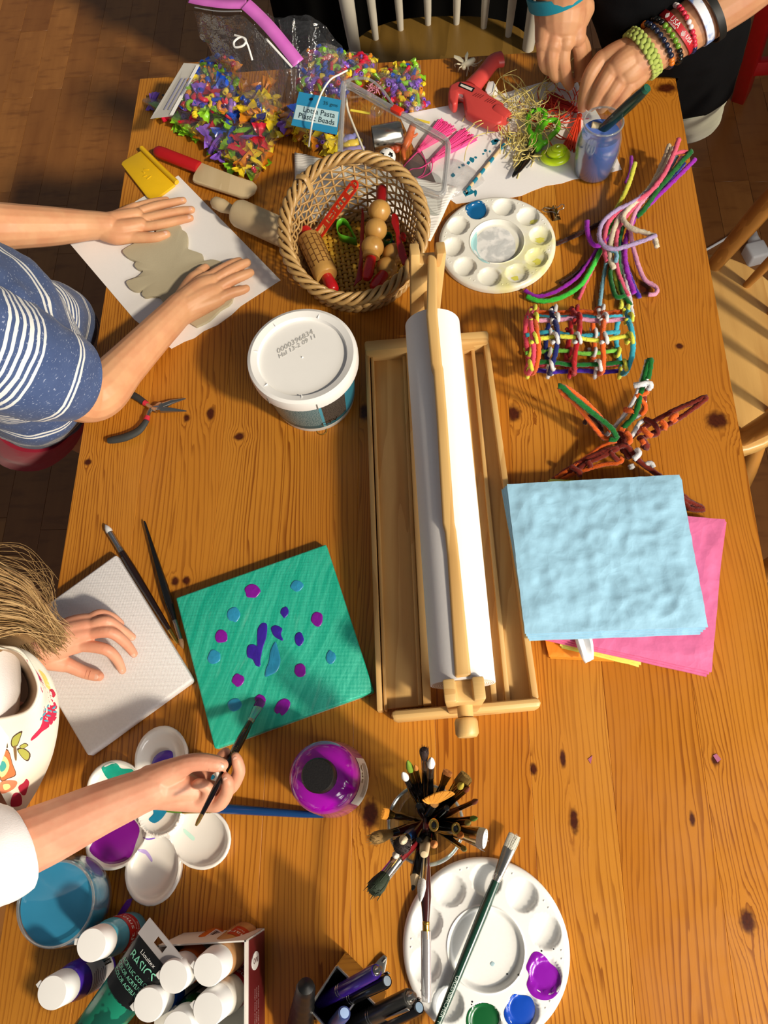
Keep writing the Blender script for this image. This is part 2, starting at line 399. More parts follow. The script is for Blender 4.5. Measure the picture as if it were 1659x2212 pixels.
# purple paint smears dried onto the wood
def smear(pxs, mat, name='paint_smear', parent=tbl, h=.0006):
    B().prism([P(a, b, h) for a, b in pxs], TZ - .0002).build(name, mat, parent, label='dried purple paint smear')
M_PURPLE = plain('#6d18a8', .35, coat=.3)
smear([(252, 1979), (262, 1962), (275, 1943), (286, 1940), (281, 1956), (270, 1972), (258, 1982)], M_PURPLE)
smear([(1540, 1632), (1548, 1628), (1558, 1640), (1550, 1647)], plain('#a55a78', .5))
smear([(1270, 1640), (1280, 1632), (1276, 1650)], plain('#a55a78', .5))

# ---------------------------------------------------------------- chairs
def spindle(b, a, c, r):
    b.tube([Vector(a).lerp(Vector(c), t) for t in (0, .1, .3, .5, .7, .9, 1)], [r * .75, r, r * 1.25, r * 1.2, r * .95, r * .8, r * .7], 10)
def seat_shape(cx, cy, w_, d_, ang, n=40):
    o = []
    for i in range(n):
        t = 2 * pi * i / n; c, s = math.cos(t), math.sin(t)
        x = w_ * math.copysign(abs(c) ** .75, c); y = d_ * math.copysign(abs(s) ** .75, s)
        o.append((cx + x * math.cos(ang) - y * math.sin(ang), cy + x * math.sin(ang) + y * math.cos(ang)))
    return o
def windsor(label, cx, cy, ang, ms, mb, nsp=7, w_=.21, d_=.2, posts=None, lean=.13, hb=.42, group=None, mleg=None, cv=1.2):
    """seat centre, ang = direction the back is on"""
    r = T('spindle_back_chair', label, 'chair', (cx, cy, 0), group)
    dx = Vector((math.cos(ang), math.sin(ang), 0)); dy = Vector((-dx.y, dx.x, 0)); c = Vector((cx, cy, 0))
    B().prism(seat_shape(cx, cy, d_, w_, ang), .42, .45).build('seat', ms, r, bevel=.008, seg=3)
    for sx in (-1, 1):
        for sy in (-1, 1):
            b = B(); a = c + dx * .13 * sx + dy * .14 * sy; e = c + dx * .19 * sx + dy * .19 * sy
            b.tube([a + Vector((0, 0, .425)), a.lerp(e, .4) + Vector((0, 0, .25)), e + Vector((0, 0, 0))], [.014, .02, .013], 10); b.build('leg', mleg or mb, r)
    for i in range(nsp):
        t = (i / (nsp - 1) - .5) * 2; ang2 = t * .95
        ba = c + dx * (d_ - .03) * math.cos(ang2 * cv) + dy * (w_ - .03) * math.sin(ang2) / math.sin(.95) * .98
        tp = ba + dx * lean + dy * t * .03 + Vector((0, 0, .45 + hb)); ba = ba + Vector((0, 0, .44))
        b = B(); wide = i in (0, nsp - 1)
        if wide: b.tube([ba, ba.lerp(tp, .3), ba.lerp(tp, .65), tp], [.016, .021, .021, .016], 12, flat=.8)
        else: spindle(b, ba, tp, .0085)
        b.build('post' if wide else 'spindle', mb, r)
    a = c + dx * (d_ - .03 + lean) - dy * (w_ + .03); e = c + dx * (d_ - .03 + lean) + dy * (w_ + .03)
    mid = c + dx * (d_ + .02 + lean)
    pts = [p + Vector((0, 0, .45 + hb)) for p in (a, mid - dy * w_ * .55, mid, mid + dy * w_ * .55, e)]
    B().tube(catmull(pts, 5), .018, 10, flat=2.2).build('top_rail', mb, r)
    return r
M_CREAM = plain('#d8d4c8', .4, var=.05); M_OLIVE = lightwood('seat_olive', '#8a6a30', '#5e4519', 30, 'Y', .4, .5)
def side_chair(p1, p2, label, ms=M_CHAIRSEAT, mb=M_CHAIR, n=7, cv=1.2, d_=.2, **k):
    a, b = P(*p1, -.3), P(*p2, -.3); m = (a + b) / 2; v = a - b; ang = math.atan2(-v.x, v.y); hw = v.length / 2 / .98 + .03; o_ = (d_ - .03) * math.cos(.95 * cv)
    return windsor(label, m.x - o_ * math.cos(ang), m.y - o_ * math.sin(ang), ang, ms, mb, n, hw, d_, cv=cv, **k)
side_chair((768, 112), (1140, 104), 'cream painted chair with spindle back and wooden seat beyond the far table edge', M_OLIVE, M_CREAM, 8, 1.1, .2, lean=.05, hb=.40)
q = P(955, 50, -.3)
# black coat hung over the outside of the cream chair back
coat = T('coat', 'black coat draped over the outside of the cream chair back', 'coat', (q.x, q.y + .2, .03))
def cf(u, v):
    x = q.x - .03 + (u - .5) * .80; z = .03 + v * .85; fold = .022 * math.sin(u * 34 + 2 * math.sin(v * 3)) * (1.1 - v)
    return Vector((x, q.y + .16 + (v - .3) * .06 + fold + .06 * (abs(u - .5) * 2) ** 2, z))
B().grid(cf, 60, 16).build('coat_body', plain('#060606', .95, spec=.1, var=.2), coat, solid=.012)
B().tube(catmull([cf(t, 1.0) + Vector((0, -.005, .0)) for t in (0, .25, .5, .75, 1)], 5), .022, 10).build('collar', plain('#060606', .95, spec=.1, var=.2), coat)
side_chair((1540, 572), (1600, 945), 'honey coloured wooden spindle-back chair at the right table side, plug lying behind it')
side_chair((1622, 1250), (1700, 1640), 'honey coloured wooden chair at the right table side, nearest the viewer')
# red stool behind the boy
M_REDW = plain('#a80a0c', .4, var=.1)
st = T('stool', 'red painted wooden stool standing on the floor at the top right', 'stool', (P(1650, 60, -.6) + Vector((.1, .05, 0))).to_tuple()[:2] + (0,))
sx, sy = st.location.x, st.location.y
A_ = [P(1600, 208, -.748), P(1668, -20, -.3)]
off = Vector((.3, 0, 0)); offy = Vector((.0, .3, 0))
for o_ in (Vector((0, 0, 0)), off, offy, off + offy):
    lean = Vector((-.04 if o_.x > .1 else .0, -.04 if o_.y > .1 else 0, 0))
    B().box((0, 0, .5), (.036, .05, 1), axm(A_[0] + o_, A_[1] + o_ + lean) @ Matrix.Diagonal((1, 1, (A_[1] - A_[0]).length, 1))).build('leg', M_REDW, st, bevel=.003)
m0 = A_[0].lerp(A_[1], .33)
for o_ in (Vector((0, 0, 0)), offy): B().box((.5, 0, 0), (1, .024, .04), Matrix.Translation(m0 + o_) @ Matrix.Diagonal((.3, 1, 1, 1))).build('rung', M_REDW, st, bevel=.002)
B().box(((A_[1].x + .14), A_[1].y + .14, A_[1].z + .012), (.34, .34, .03)).build('seat', M_REDW, st, bevel=.006)
# charger plug lying on the floor with its cord
pl = T('power_adapter', 'white power adapter with thin cord lying on the floor by the chair back', 'plug', tuple(P(1632, 545, -.74)))
c0 = P(1632, 548, -.735); c1 = P(1637, 518, -.735)
B().box((0, 0, 0), (.05, .05, .045), Matrix.Translation(c0) @ Matrix.Rotation(.25, 4, 'Z')).build('adapter_body', M_WHITEP, pl, bevel=.007, seg=3)
B().lathe([(0, 0), (.014, 0), (.016, .02), (.011, .032), (.006, .05), (0, .05)], 14, axm(c0 + Vector((0, .02, .0)), c1 + Vector((0, .05, 0)))).build('connector', M_WHITEP, pl)
cp = [P(1636, 512, -.737), P(1628, 498, -.737), P(1610, 491, -.738), P(1594, 496, -.745), P(1560, 520, -.747), P(1480, 560, -.747), P(1300, 620, -.747)]
B().tube(catmull(cp, 8), .0032, 8).build('cord', M_WHITEP, pl)

# ---------------------------------------------------------------- paper roll stand
ez = T('paper_roll_stand', 'light pine tabletop stand holding a roll of white paper with a wooden cutter bar', 'paper stand', tuple(P(975, 1130)))
def bar(pxs, h0, name, mat, bev=.0015, parent=ez, label=None):
    """solid bar whose top outline is pxs (u, v, h)"""
    return B().prism([P(*p) for p in pxs], TZ + h0).build(name, mat, parent, bevel=bev, label=label)
def strip(l0, r0, l1, r1, h, h0, name, mat=M_PINE):
    """lengthwise strip: far end left/right px, near end left/right px"""
    bar([(*l0, h), (*r0, h), (*r1, h), (*l1, h)], h0, name, mat)
# left tray: outer rail, sunk panel, inner rail
strip((788, 752), (797, 752), (814, 1536), (826, 1534), .024, 0, 'rail')
strip((800, 752), (806, 752), (829, 1534), (836, 1534), .020, 0, 'lip')
strip((800, 752), (882, 744), (829, 1532), (925, 1524), .009, 0, 'tray_panel')
strip((868, 748), (876, 748), (903, 1524), (913, 1523), .016, 0, 'lip')
strip((876, 748), (892, 746), (914, 1524), (932, 1522), .024, 0, 'rail')
# right tray of ridges
strip((975, 745), (1052, 738), (1020, 1520), (1150, 1512), .006, 0, 'tray_panel')
strip((990, 745), (1000, 744), (1062, 1518), (1075, 1517), .018, 0, 'rail')
strip((1016, 742), (1024, 741), (1092, 1516), (1103, 1515), .016, 0, 'rail')
strip((1044, 739), (1056, 738), (1150, 1510), (1164, 1508), .026, 0, 'rail')
# cross bars
bar([(786, 735, .036), (1055, 712, .036), (1056, 736, .036), (788, 759, .036)], .004, 'cross_bar', M_PINEX, .004)
bar([(843, 1534, .034), (1168, 1505, .034), (1171, 1528, .034), (846, 1557, .034)], .0, 'cross_bar', M_PINEX, .007)
# paper roll on its dowel
ra, rb = P(934, 702, .098), P(1000, 1478, .098)
ax_ = (rb - ra).normalized(); L_ = (rb - ra).length; RR = .0355
Mr = axm(ra, rb)
B().lathe([(.019, 0), (RR, 0), (RR, L_), (.019, L_)], 64, Mr).build('paper_roll', M_PAPER, ez)
sp = B()
for k in range(6): sp.lathe([(.021 + k * .0024, L_ + .0003), (.0216 + k * .0024, L_ + .0003)], 40, Mr)
sp.build('roll_edge_layers', plain('#b9a88a', .8), ez)
B().lathe([(.0125, -.002), (.019, -.002), (.019, L_ + .002), (.0125, L_ + .002)], 32, Mr).build('cardboard_core', plain('#a98757', .8), ez)
B().lathe([(0, -.07), (.0085, -.07), (.0085, L_ + .035), (0, L_ + .035)], 20, Mr).build('dowel', M_PINE, ez)
pc = rb + ax_ * .036
B().lathe([(.0, 0), (.011, 0), (.0125, .004), (.0125, .016), (.010, .02), (0, .02)], 20, axm(pc, pc + ax_)).build('dowel_cap', M_PINE, ez, bevel=.001)
# near support: notched tapered block
def block(name, poly2, M, th, bev=.002):
    b = B(); b.prism([(x, y) for x, y in poly2], -th / 2, th / 2, M); return b.build(name, M_PINEX, ez, bevel=bev)
wx = (P(1044, 1490, .14) - P(960, 1497, .14)); wx.z = 0; wxn = wx.normalized(); fn_ = Vector((0, 0, 1)).cross(wxn)
def upright(c, wt, wb, ht, th, notch, nd):
    M = Matrix.Translation(c) @ Matrix((wxn, Vector((0, 0, 1)), -fn_ * -1)).transposed().to_4x4()
    a, b = wt / 2, wb / 2; n = notch / 2
    return [(-b, 0), (b, 0), (a, ht), (n, ht), (n, ht - nd), (-n, ht - nd), (-n, ht), (-a, ht)], M, th
cn = P(1001, 1541, .028) + fn_ * 0
pts, M_, th = upright(cn - Vector((0, 0, 0)) + fn_ * -.0, .043, .034, .112, .024, .018, .012)
block('support_block', pts, Matrix.Translation(fn_ * (-.012 if fn_.y < 0 else .012)) @ M_, th)
# far post
b0, b1 = P(916, 700, .03), P(924, 536, .165)
pts = [(-.019, 0), (.019, 0), (.0225, .185), (.0105, .185), (.0105, .165), (-.0105, .165), (-.0105, .185), (-.0225, .185)]
zz = (b1 - b0); hh = zz.length; zz.normalize(); xx_ = (wxn - zz * wxn.dot(zz)).normalized(); yy_ = zz.cross(xx_)
b0 = b0 - zz * .012
Mf = Matrix.Translation(b0) @ Matrix((xx_, zz, xx_.cross(zz))).transposed().to_4x4()
B().prism([(x, y * (hh + .012) / .185) for x, y in pts], -.011, .011, Mf).build('support_post', M_PINEZ, ez, bevel=.002)
# cutter bar on edge above the roll, with a chamfered middle
cb = B()
segs = [((922, 545), (944, 545)), ((932, 790), (958, 790)), ((936, 815), (954, 792)), ((962, 1145), (988, 1147)), ((960, 1160), (986, 1148)), ((984, 1462), (1018, 1458))]
sec = [(924, 548, 943, 548, .158), (921, 680, 945, 676, .152), (931, 785, 955, 785, .148), (936, 800, 958, 795, .146), (943, 900, 966, 898, .144), (956, 1130, 982, 1128, .141),
       (961, 1148, 986, 1146, .139), (966, 1200, 992, 1200, .138), (983, 1464, 1018, 1460, .136)]
vs = []
for a, b_, c, e, h in sec:
    p, q_ = P(a, b_, h), P(c, e, h); vs += [p, q_, q_ - Vector((0, 0, .022)), p - Vector((0, 0, .022))]
fs = [(i * 4 + k, i * 4 + (k + 1) % 4, i * 4 + 4 + (k + 1) % 4, i * 4 + 4 + k) for i in range(len(sec) - 1) for k in range(4)] + [(0, 1, 2, 3), tuple(len(sec) * 4 - 4 + k for k in range(4))]
cb.add(vs, fs).build('cutter_bar', M_PINE, ez, bevel=.003, seg=3)

# ---------------------------------------------------------------- bucket with white lid
bc = P(654, 773, .1); bc.z = TZ
bk = T('plastic_tub', 'round printed plastic tub with a white lid left of the pine stand', 'tub', tuple(bc))
Mb = Matrix.Translation(bc)
B().lathe([(0, .001), (.052, .001), (.056, 0), (.0575, .006), (.0655, .094), (.063, .094), (.055, .006), (0, .004)], 64, Mb).build('tub_body', plain('#d7dcda', .4), bk)
def label_mat():
    m = N('tub_print'); g = m.co('Object'); x, y, z = m.xyz(g)
    an = m.math('ARCTAN2', y, x); v = m.vor(m.cxyz(m.math('MULTIPLY', an, 3.5), 0, m.math('MULTIPLY', z, 70)), 14, rand=1)
    rows = m.math('GREATER_THAN', m.math('FRACT', m.math('MULTIPLY', z, 420)), .42)
    sp_ = m.math('MULTIPLY', m.math('GREATER_THAN', m.noise(m.cxyz(m.math('MULTIPLY', an, 55), 0, m.math('FLOOR', m.math('MULTIPLY', z, 420))), 1, 1), .5), rows)
    dk = m.math('GREATER_THAN', an, -1.28)
    bg = m.mix(dk, C('#3d6f7c'), C('#2f2a28')); tx = m.mix(dk, C('#9fb6b8'), C('#7e776e'))
    zz_ = m.math('MULTIPLY', m.math('GREATER_THAN', z, .022), m.math('LESS_THAN', z, .085))
    c = m.mix(m.math('MULTIPLY', sp_, zz_), bg, tx); c = m.mix(m.math('GREATER_THAN', z, .02), C('#1f5a68'), c)
    edge = m.math('LESS_THAN', m.math('ABSOLUTE', m.math('SUBTRACT', an, -1.25)), .03); c = m.mix(edge, c, C('#4aa3bd'))
    c = m.mix(m.math('GREATER_THAN', an, -.62), c, C('#3a8ba5'))
    m.set(col=c, rough=.3); return m.m
B().lathe([(.0583, .012), (.0652, .088)], 96, Mb).build('printed_label', label_mat(), bk)
def tub_txt(a0, z, s):
    def f(x, y):
        an = a0 + x / .0625; r = .0583 + (z + y - .012) / .076 * .0069 + .0004
        return bc + Vector((r * math.cos(an), r * math.sin(an), z + y))
    return f
text('CTV', .014, tub_txt(-1.12, .022, 1), 'lettering', M_BLACK, bk)
B().lathe([(0, .1005), (.0575, .1005), (.0592, .1055), (.0675, .108), (.0718, .106), (.0728, .1), (.0722, .088), (.0715, .088), (.071, .098), (.066, .098), (0, .0985)], 80, Mb).build('lid', plain('#f0efec', .38, var=.015), bk)
for a_ in (1.25, 2.25, 3.0, 3.9, 4.75):
    B().box((.0632, 0, .1056), (.0085, .0008, .0034), Mb @ Matrix.Rotation(a_, 4, 'Z')).build('lid_rib', M_WHITEP, bk)
for a_ in (4.07, 5.0): B().box((.0724, 0, .094), (.0014, .0016, .0125), Mb @ Matrix.Rotation(a_, 4, 'Z')).build('lid_notch', plain('#77736c', .6), bk)
ln = text('0000396834', .011, plane_fn(P(638, 738, .1012) , P(683, 714, .1) - P(620, 750, .1), P(660, 716, .1) - P(668, 748, .1)), 'printed_code', plain('#b9b7b2', .6), bk)
text('Hal 13-2 09 11', .0095, plane_fn(P(643, 748, .1012), P(683, 714, .1) - P(620, 750, .1), P(660, 716, .1) - P(668, 748, .1)), 'printed_code', plain('#b9b7b2', .6), bk)
B().lathe([(0, .0018), (.001, .001), (.0014, 0)], 12, Matrix.Translation(P(653, 772, .1005))).build('lid_nub', M_WHITEP, bk)
# gold ring beside the tub
rg = P(696, 930)
B().tube([rg + Vector((.0068 * math.cos(t * pi / 16), .0068 * math.sin(t * pi / 16), .001)) for t in range(32)], .0008, 8, closed=True).build('ring', M_GOLD)
tag(COL.objects['ring'], 'small plain gold ring lying on the table against the tub', 'ring')

# ---------------------------------------------------------------- palettes
def palette_mat(name, stain):
    m = N(name); nz = m.noise(m.co(), 24, 3, .6); c = m.mix(m.noise(m.co(), 400, 2), C('#eeeeea'), C('#f6f5f1'))
    if stain:
        x, y, z = m.xyz(m.co()); side = m.mr(m.math('SUBTRACT', x, m.math('MULTIPLY', y, .9)), -.02, .09)
        side = m.math('MULTIPLY', side, m.mr(nz, .38, .66)); c = m.mix(m.math('MULTIPLY', side, .75), c, C('#e6e27a'))
        c = m.mix(.16, c, C('#e3dfa8'))
    m.set(col=c, rough=.3); return m.m
def palette(name, label, cen, R_, ang, big, bigd, mat, nw=10, wr=.0158, ring=.0635, grp=None, dots=True):
    """round palette: height field with wells cut in"""
    r = T(name, label, 'palette', tuple(cen), None)
    wells = [(ring * math.cos(ang + 2 * pi * i / nw), ring * math.sin(ang + 2 * pi * i / nw)) for i in range(nw)]
    top = .010
    def hgt(x, y):
        rr = math.hypot(x, y); h = top
        if rr > R_ - .006: h = top - .0035 * ((rr - R_ + .006) / .006) ** 2
        if rr < big + .003: 
            t = min(1, max(0, (big + .003 - rr) / .006)); h = top - bigd * (t * t * (3 - 2 * t)) + .0012 * math.exp(-((rr - big - .002) / .002) ** 2)
        for a, b in wells:
            q = math.hypot(x - a, y - b) / wr
            if q < 1: h = min(h, top - .0075 * math.sqrt(max(0, 1 - q ** 2.2)))
            elif q < 1.08: h = max(h, top)
        return h
    b = B(); n = 150; idx = {}; s = R_ * 2 / n
    nr, na = 84, 224
    for i in range(nr + 1):
        for k in range(na):
            rr = R_ * (i / nr); t = 2 * pi * k / na; x, y = rr * math.cos(t), rr * math.sin(t)
            b.v.append(cen + Vector((x, y, hgt(x, y))))
    for i in range(nr):
        for k in range(na):
            l = (k + 1) % na; b.f.append((i * na + k, i * na + l, (i + 1) * na + l, (i + 1) * na + k) if i else (k, na + l, na + k))
    o = len(b.v); b.v += [cen + Vector((R_ * 1.005 * math.cos(2 * pi * k / na), R_ * 1.005 * math.sin(2 * pi * k / na), .001)) for k in range(na)]
    for k in range(na): l = (k + 1) % na; b.f.append((nr * na + k, nr * na + l, o + l, o + k))
    b.build('dish', mat, r, smooth=60, fix=False)
    if dots:
        for i in range(nw):
            t = ang + 2 * pi * (i + .5) / nw
            for dt in (-.05, .05):
                q = cen + Vector(((R_ - .009) * math.cos(t + dt), (R_ - .009) * math.sin(t + dt), top - .0004))
                B().ball(q, (.0013, .0013, .0011), 5).build('bead_dot', mat, r)
    return r, wells, hgt
def puddle(name, parent, cen, hgt, px_list, mat, lift=.0006, label=None, fixed=None):
    """paint lying in a palette: outline from pixels, follows the dish"""
    pts = [P(a, b, .006) - cen for a, b in px_list]
    c = sum(pts, Vector()) / len(pts); L = catmull([Vector((p.x, p.y, 0)) for p in pts], 4, closed=True); b = B(); nr = 8
    for i in range(nr + 1):
        for p in L:
            q = Vector((c.x, c.y, 0)).lerp(p, i / nr); z = (hgt(q.x, q.y) if fixed is None else max(fixed, hgt(q.x, q.y))) + lift * (1 - (i / nr) ** 3) + .00025
            b.v.append(cen + Vector((q.x, q.y, z)))
    n = len(L)
    for i in range(nr):
        for k in range(n): l = (k + 1) % n; b.f.append((i * n + k, i * n + l, (i + 1) * n + l, (i + 1) * n + k) if i else (k, n + l, n + k))
    return b.build(name, mat, parent, smooth=180, label=label)
def circ(u, v, ru, rv, n=12, wob=.1): return [(u + ru * (1 + rnd.uniform(-wob, wob)) * math.cos(2 * pi * i / n), v + rv * (1 + rnd.uniform(-wob, wob)) * math.sin(2 * pi * i / n)) for i in range(n)]
# far palette, used
c1 = P(1073, 525, .006); c1.z = TZ
a1 = math.atan2(*(reversed(((P(1028, 455, .004) - c1).to_tuple()[:2]))))
pa, w1, h1 = palette('paint_palette', 'round white well palette stained yellow with one blue well, beside the wicker basket', c1, .0875, a1, .0385, .006, palette_mat('palette_stained', 1), wr=.0165, ring=.0655)
M_BLUEP = plain('#0a5f96', .25, coat=.4)
puddle('blue_paint', pa, c1, h1, circ(1028, 455, 23, 19, wob=.04), M_BLUEP, .0012, fixed=.0045, label='pool of dark blue paint')
def swirl_mat():
    m = N('white_paint_swirl'); x, y, z = m.xyz(m.co()); nz = m.noise(m.vm('ADD', m.co(), m.cxyz(m.math('MULTIPLY', m.noise(m.co(), 22, 2), .03), 0, 0)), 70, 3)
    m.set(col=m.mix(m.mr(nz, .42, .62), C('#f2f2f0'), C('#cfd2d2')), rough=.3); m.bump(nz, .5, .002); return m.m
puddle('white_paint', pa, c1, h1, circ(1070, 532, 46, 42, wob=.05), swirl_mat(), .001, label='swirled white paint')
puddle('pale_blue_paint', pa, c1, h1, [(1020, 515), (1030, 500), (1022, 520), (1026, 545), (1045, 562), (1058, 573), (1040, 568), (1024, 550), (1017, 532)], plain('#a9d9dc', .35), .0004)
M_YEL = plain('#e3de62', .4)
for u_, v_ in ((1148, 475), (1163, 512), (1158, 558), (1110, 595)): puddle('yellow_paint', pa, c1, h1, circ(u_ + 4, v_ + 4, 9, 6, wob=.35), M_YEL, .0003)
# near palette
c2 = P(1049, 2048, .006); c2.z = TZ
a2 = math.atan2(*(reversed(((P(1050, 1908, .004) - c2).to_tuple()[:2]))))
pb, w2, h2 = palette('paint_palette', 'clean white round well palette with purple, blue and green paint at the bottom edge', c2, .089, a2, .0385, .006, palette_mat('palette_clean', 0), wr=.0163, ring=.0665)
M_VIO = plain('#8a0ea8', .25, coat=.4); M_BLU2 = plain('#0b47b5', .25, coat=.4); M_GRN2 = plain('#0c5a2a', .25, coat=.4)
puddle('purple_paint', pb, c2, h2, [(1140, 2075), (1150, 2057), (1163, 2055), (1178, 2066), (1188, 2080), (1203, 2093), (1211, 2115), (1206, 2140), (1190, 2156), (1168, 2158), (1148, 2148), (1137, 2126), (1142, 2105), (1136, 2090)], M_VIO, .0013, fixed=.0055)
puddle('blue_paint', pb, c2, h2, [(1108, 2146), (1125, 2150), (1145, 2153), (1155, 2172), (1154, 2195), (1140, 2216), (1115, 2222), (1094, 2206), (1088, 2184), (1098, 2164)], M_BLU2, .0013, fixed=.0055)
puddle('green_paint', pb, c2, h2, [(1022, 2172), (1045, 2165), (1068, 2172), (1078, 2190), (1075, 2215), (1055, 2240), (1020, 2235), (1007, 2210), (1010, 2185)], M_GRN2, .0013, fixed=.0055)
for u_, v_, s_ in ((1120, 2104, 3), (1169, 2053, 2), (1195, 2049, 1.5), (1096, 2105, 2), (1020, 2162, 2), (1019, 2168, 1.6)): puddle('paint_speck', pb, c2, h2, circ(u_, v_, s_, s_), M_BLACK, .0003)
puddle('blue_drop', pb, c2, h2, circ(1064, 2083, 5, 5), plain('#a9c3c9', .3), .0003)

# flower palette
fp = P(336, 1768, .012); fp.z = TZ
def flower(cen):
    r = T('flower_palette', 'white flower shaped ceramic palette with teal, blue and purple paint under the painting hand', 'palette', tuple(cen))
    petals = [(348, 1636), (412, 1700), (433, 1810), (330, 1880), (250, 1812), (250, 1705)]
    lob = [(P(a, b, .014) - cen) for a, b in petals]; lob = [(p.x, p.y) for p in lob]; ce = P(345, 1755, .016) - cen; ce = (ce.x, ce.y)
    PR, CR = .0315, .0235
    def sd(x, y):
        d = 9
        for a, b in lob:
            L = math.hypot(a - ce[0], b - ce[1]); ux, uy = (a - ce[0]) / L, (b - ce[1]) / L
            t = (x - ce[0]) * ux + (y - ce[1]) * uy; p_ = -(x - ce[0]) * uy + (y - ce[1]) * ux
            q = math.hypot((t - L) / 1.12, p_) - PR; d = min(d, q)
        return min(d, math.hypot(x - ce[0], y - ce[1]) - .04)
    def hgt(x, y):
        e = min(math.hypot(x - ce[0], y - ce[1]) - CR, 9)
        best = 9; bi = 0
        for i, (a, b) in enumerate(lob):
            L = math.hypot(a - ce[0], b - ce[1]); ux, uy = (a - ce[0]) / L, (b - ce[1]) / L
            t = (x - ce[0]) * ux + (y - ce[1]) * uy; p_ = -(x - ce[0]) * uy + (y - ce[1]) * ux
            q = math.hypot((t - L * .96) / 1.18, p_) / (PR - .0022)
            best = min(best, q)
        if e < 0: return .016 - .010 * math.sqrt(max(0, 1 - (1 + e / CR) ** 2.4)) 
        if e < .0028: return .0165
        if best < 1: return .0158 - .0115 * math.sqrt(max(0, 1 - best ** 2.6))
        return .0155
    # polar mesh around the centre clipped to the outline
    b = B(); na, nr = 240, 70; 
    for k in range(na):
        t = 2 * pi * k / na; lo, hi = .02, .2
        r0 = .02
        while sd(ce[0] + r0 * math.cos(t), ce[1] + r0 * math.sin(t)) < 0 and r0 < .2: r0 += .0004
        for i in range(nr + 1):
            rr = r0 * i / nr; x, y = ce[0] + rr * math.cos(t), ce[1] + rr * math.sin(t); b.v.append(cen + Vector((x, y, hgt(x, y))))
        b.v.append(cen + Vector((ce[0] + (r0 + .0012) * math.cos(t), ce[1] + (r0 + .0012) * math.sin(t), .0135)))
        b.v.append(cen + Vector((ce[0] + (r0 - .003) * math.cos(t), ce[1] + (r0 - .003) * math.sin(t), .0005)))
    m = nr + 3
    for k in range(na):
        l = (k + 1) % na
        for i in range(m - 1): b.f.append((k * m + i, k * m + i + 1, l * m + i + 1, l * m + i))
    b.build('dish', plain('#efece4', .2, coat=.5, var=.01), r, smooth=70)
    return r, hgt
fr, hf = flower(fp)
M_TEAL = plain('#0f9c86', .3, coat=.3, var=.35, scale=90)
puddle('teal_paint', fr, fp, hf, [(226, 1660), (245, 1648), (258, 1650), (264, 1660), (288, 1662), (292, 1672), (278, 1686), (262, 1692), (240, 1706), (225, 1712), (236, 1690), (228, 1675)], M_TEAL, .0005)
puddle('indigo_paint', fr, fp, hf, [(332, 1640), (345, 1626), (362, 1621), (374, 1626), (372, 1650), (350, 1665), (330, 1660)], plain('#3c1f9e', .25, coat=.4), .0006, fixed=.0075)
M_TURQ = plain('#0a7fa5', .3, coat=.3, var=.3, scale=90)
puddle('turquoise_paint', fr, fp, hf, [(424, 1668), (440, 1668), (466, 1676), (460, 1684), (440, 1684), (428, 1680)], M_TURQ, .0005)
puddle('turquoise_paint', fr, fp, hf, [(330, 1740), (345, 1730), (362, 1727), (375, 1742), (362, 1752), (350, 1768), (335, 1778), (323, 1770), (332, 1757)], M_TURQ, .0005)
puddle('purple_paint', fr, fp, hf, [(204, 1820), (216, 1800), (250, 1770), (280, 1764), (303, 1788), (295, 1822), (280, 1855), (240, 1866), (212, 1852), (200, 1836)], plain('#7a0e8c', .25, coat=.4), .0006, fixed=.0085)
puddle('purple_drop', fr, fp, hf, circ(211, 1875, 5, 4), M_VIO, .0005)
puddle('purple_streak', fr, fp, hf, [(300, 1835), (316, 1836), (328, 1855), (326, 1862), (316, 1846), (304, 1840)], plain('#b7a2dd', .4), .0002)
puddle('purple_streak', fr, fp, hf, [(310, 1808), (325, 1811), (337, 1809), (336, 1812), (322, 1814)], plain('#8a63c9', .4), .0003)
puddle('mint_streak', fr, fp, hf, [(398, 1790), (408, 1798), (420, 1810), (416, 1816), (404, 1806), (397, 1797)], plain('#c3eadb', .4), .0002)

# ---------------------------------------------------------------- sheets of paper
def sheet(name, label, cat, pxs, h=.0007, th=.0005, mat=M_PAPER, n=1, wav=0.0):
    o = B().prism([P(a, b, h) for a, b in pxs], TZ + h - th).build(name, mat, None); return tag(o, label, cat)
sheet('paper_sheet', 'white paper sheet under the rolled clay and the striped shirt child\'s hands', 'paper', [(385, 379), (606, 605), (520, 661), (500, 680), (470, 702), (440, 715), (420, 730), (398, 738), (370, 753), (290, 690), (148, 523)])
torn = [(862, 248), (1000, 222), (1075, 205), (1175, 176), (1262, 195), (1300, 260), (1343, 366), (1320, 372), (1296, 374), (1270, 383), (1240, 387), (1213, 396), (1180, 401), (1150, 412), (1128, 422), (1110, 426), (1060, 432), (985, 440), (930, 400)]
TORN = sheet('paper_sheet', 'white torn-edged paper sheet under the scissors, glue gun and water jar', 'paper', torn)
# photo print lying under the clear box
sheet('photo_card', 'brown and grey printed card seen through the clear box corner', 'card', [(905, 312), (942, 395), (870, 398), (868, 368)], .0016, .0006, plain('#75615c', .5))

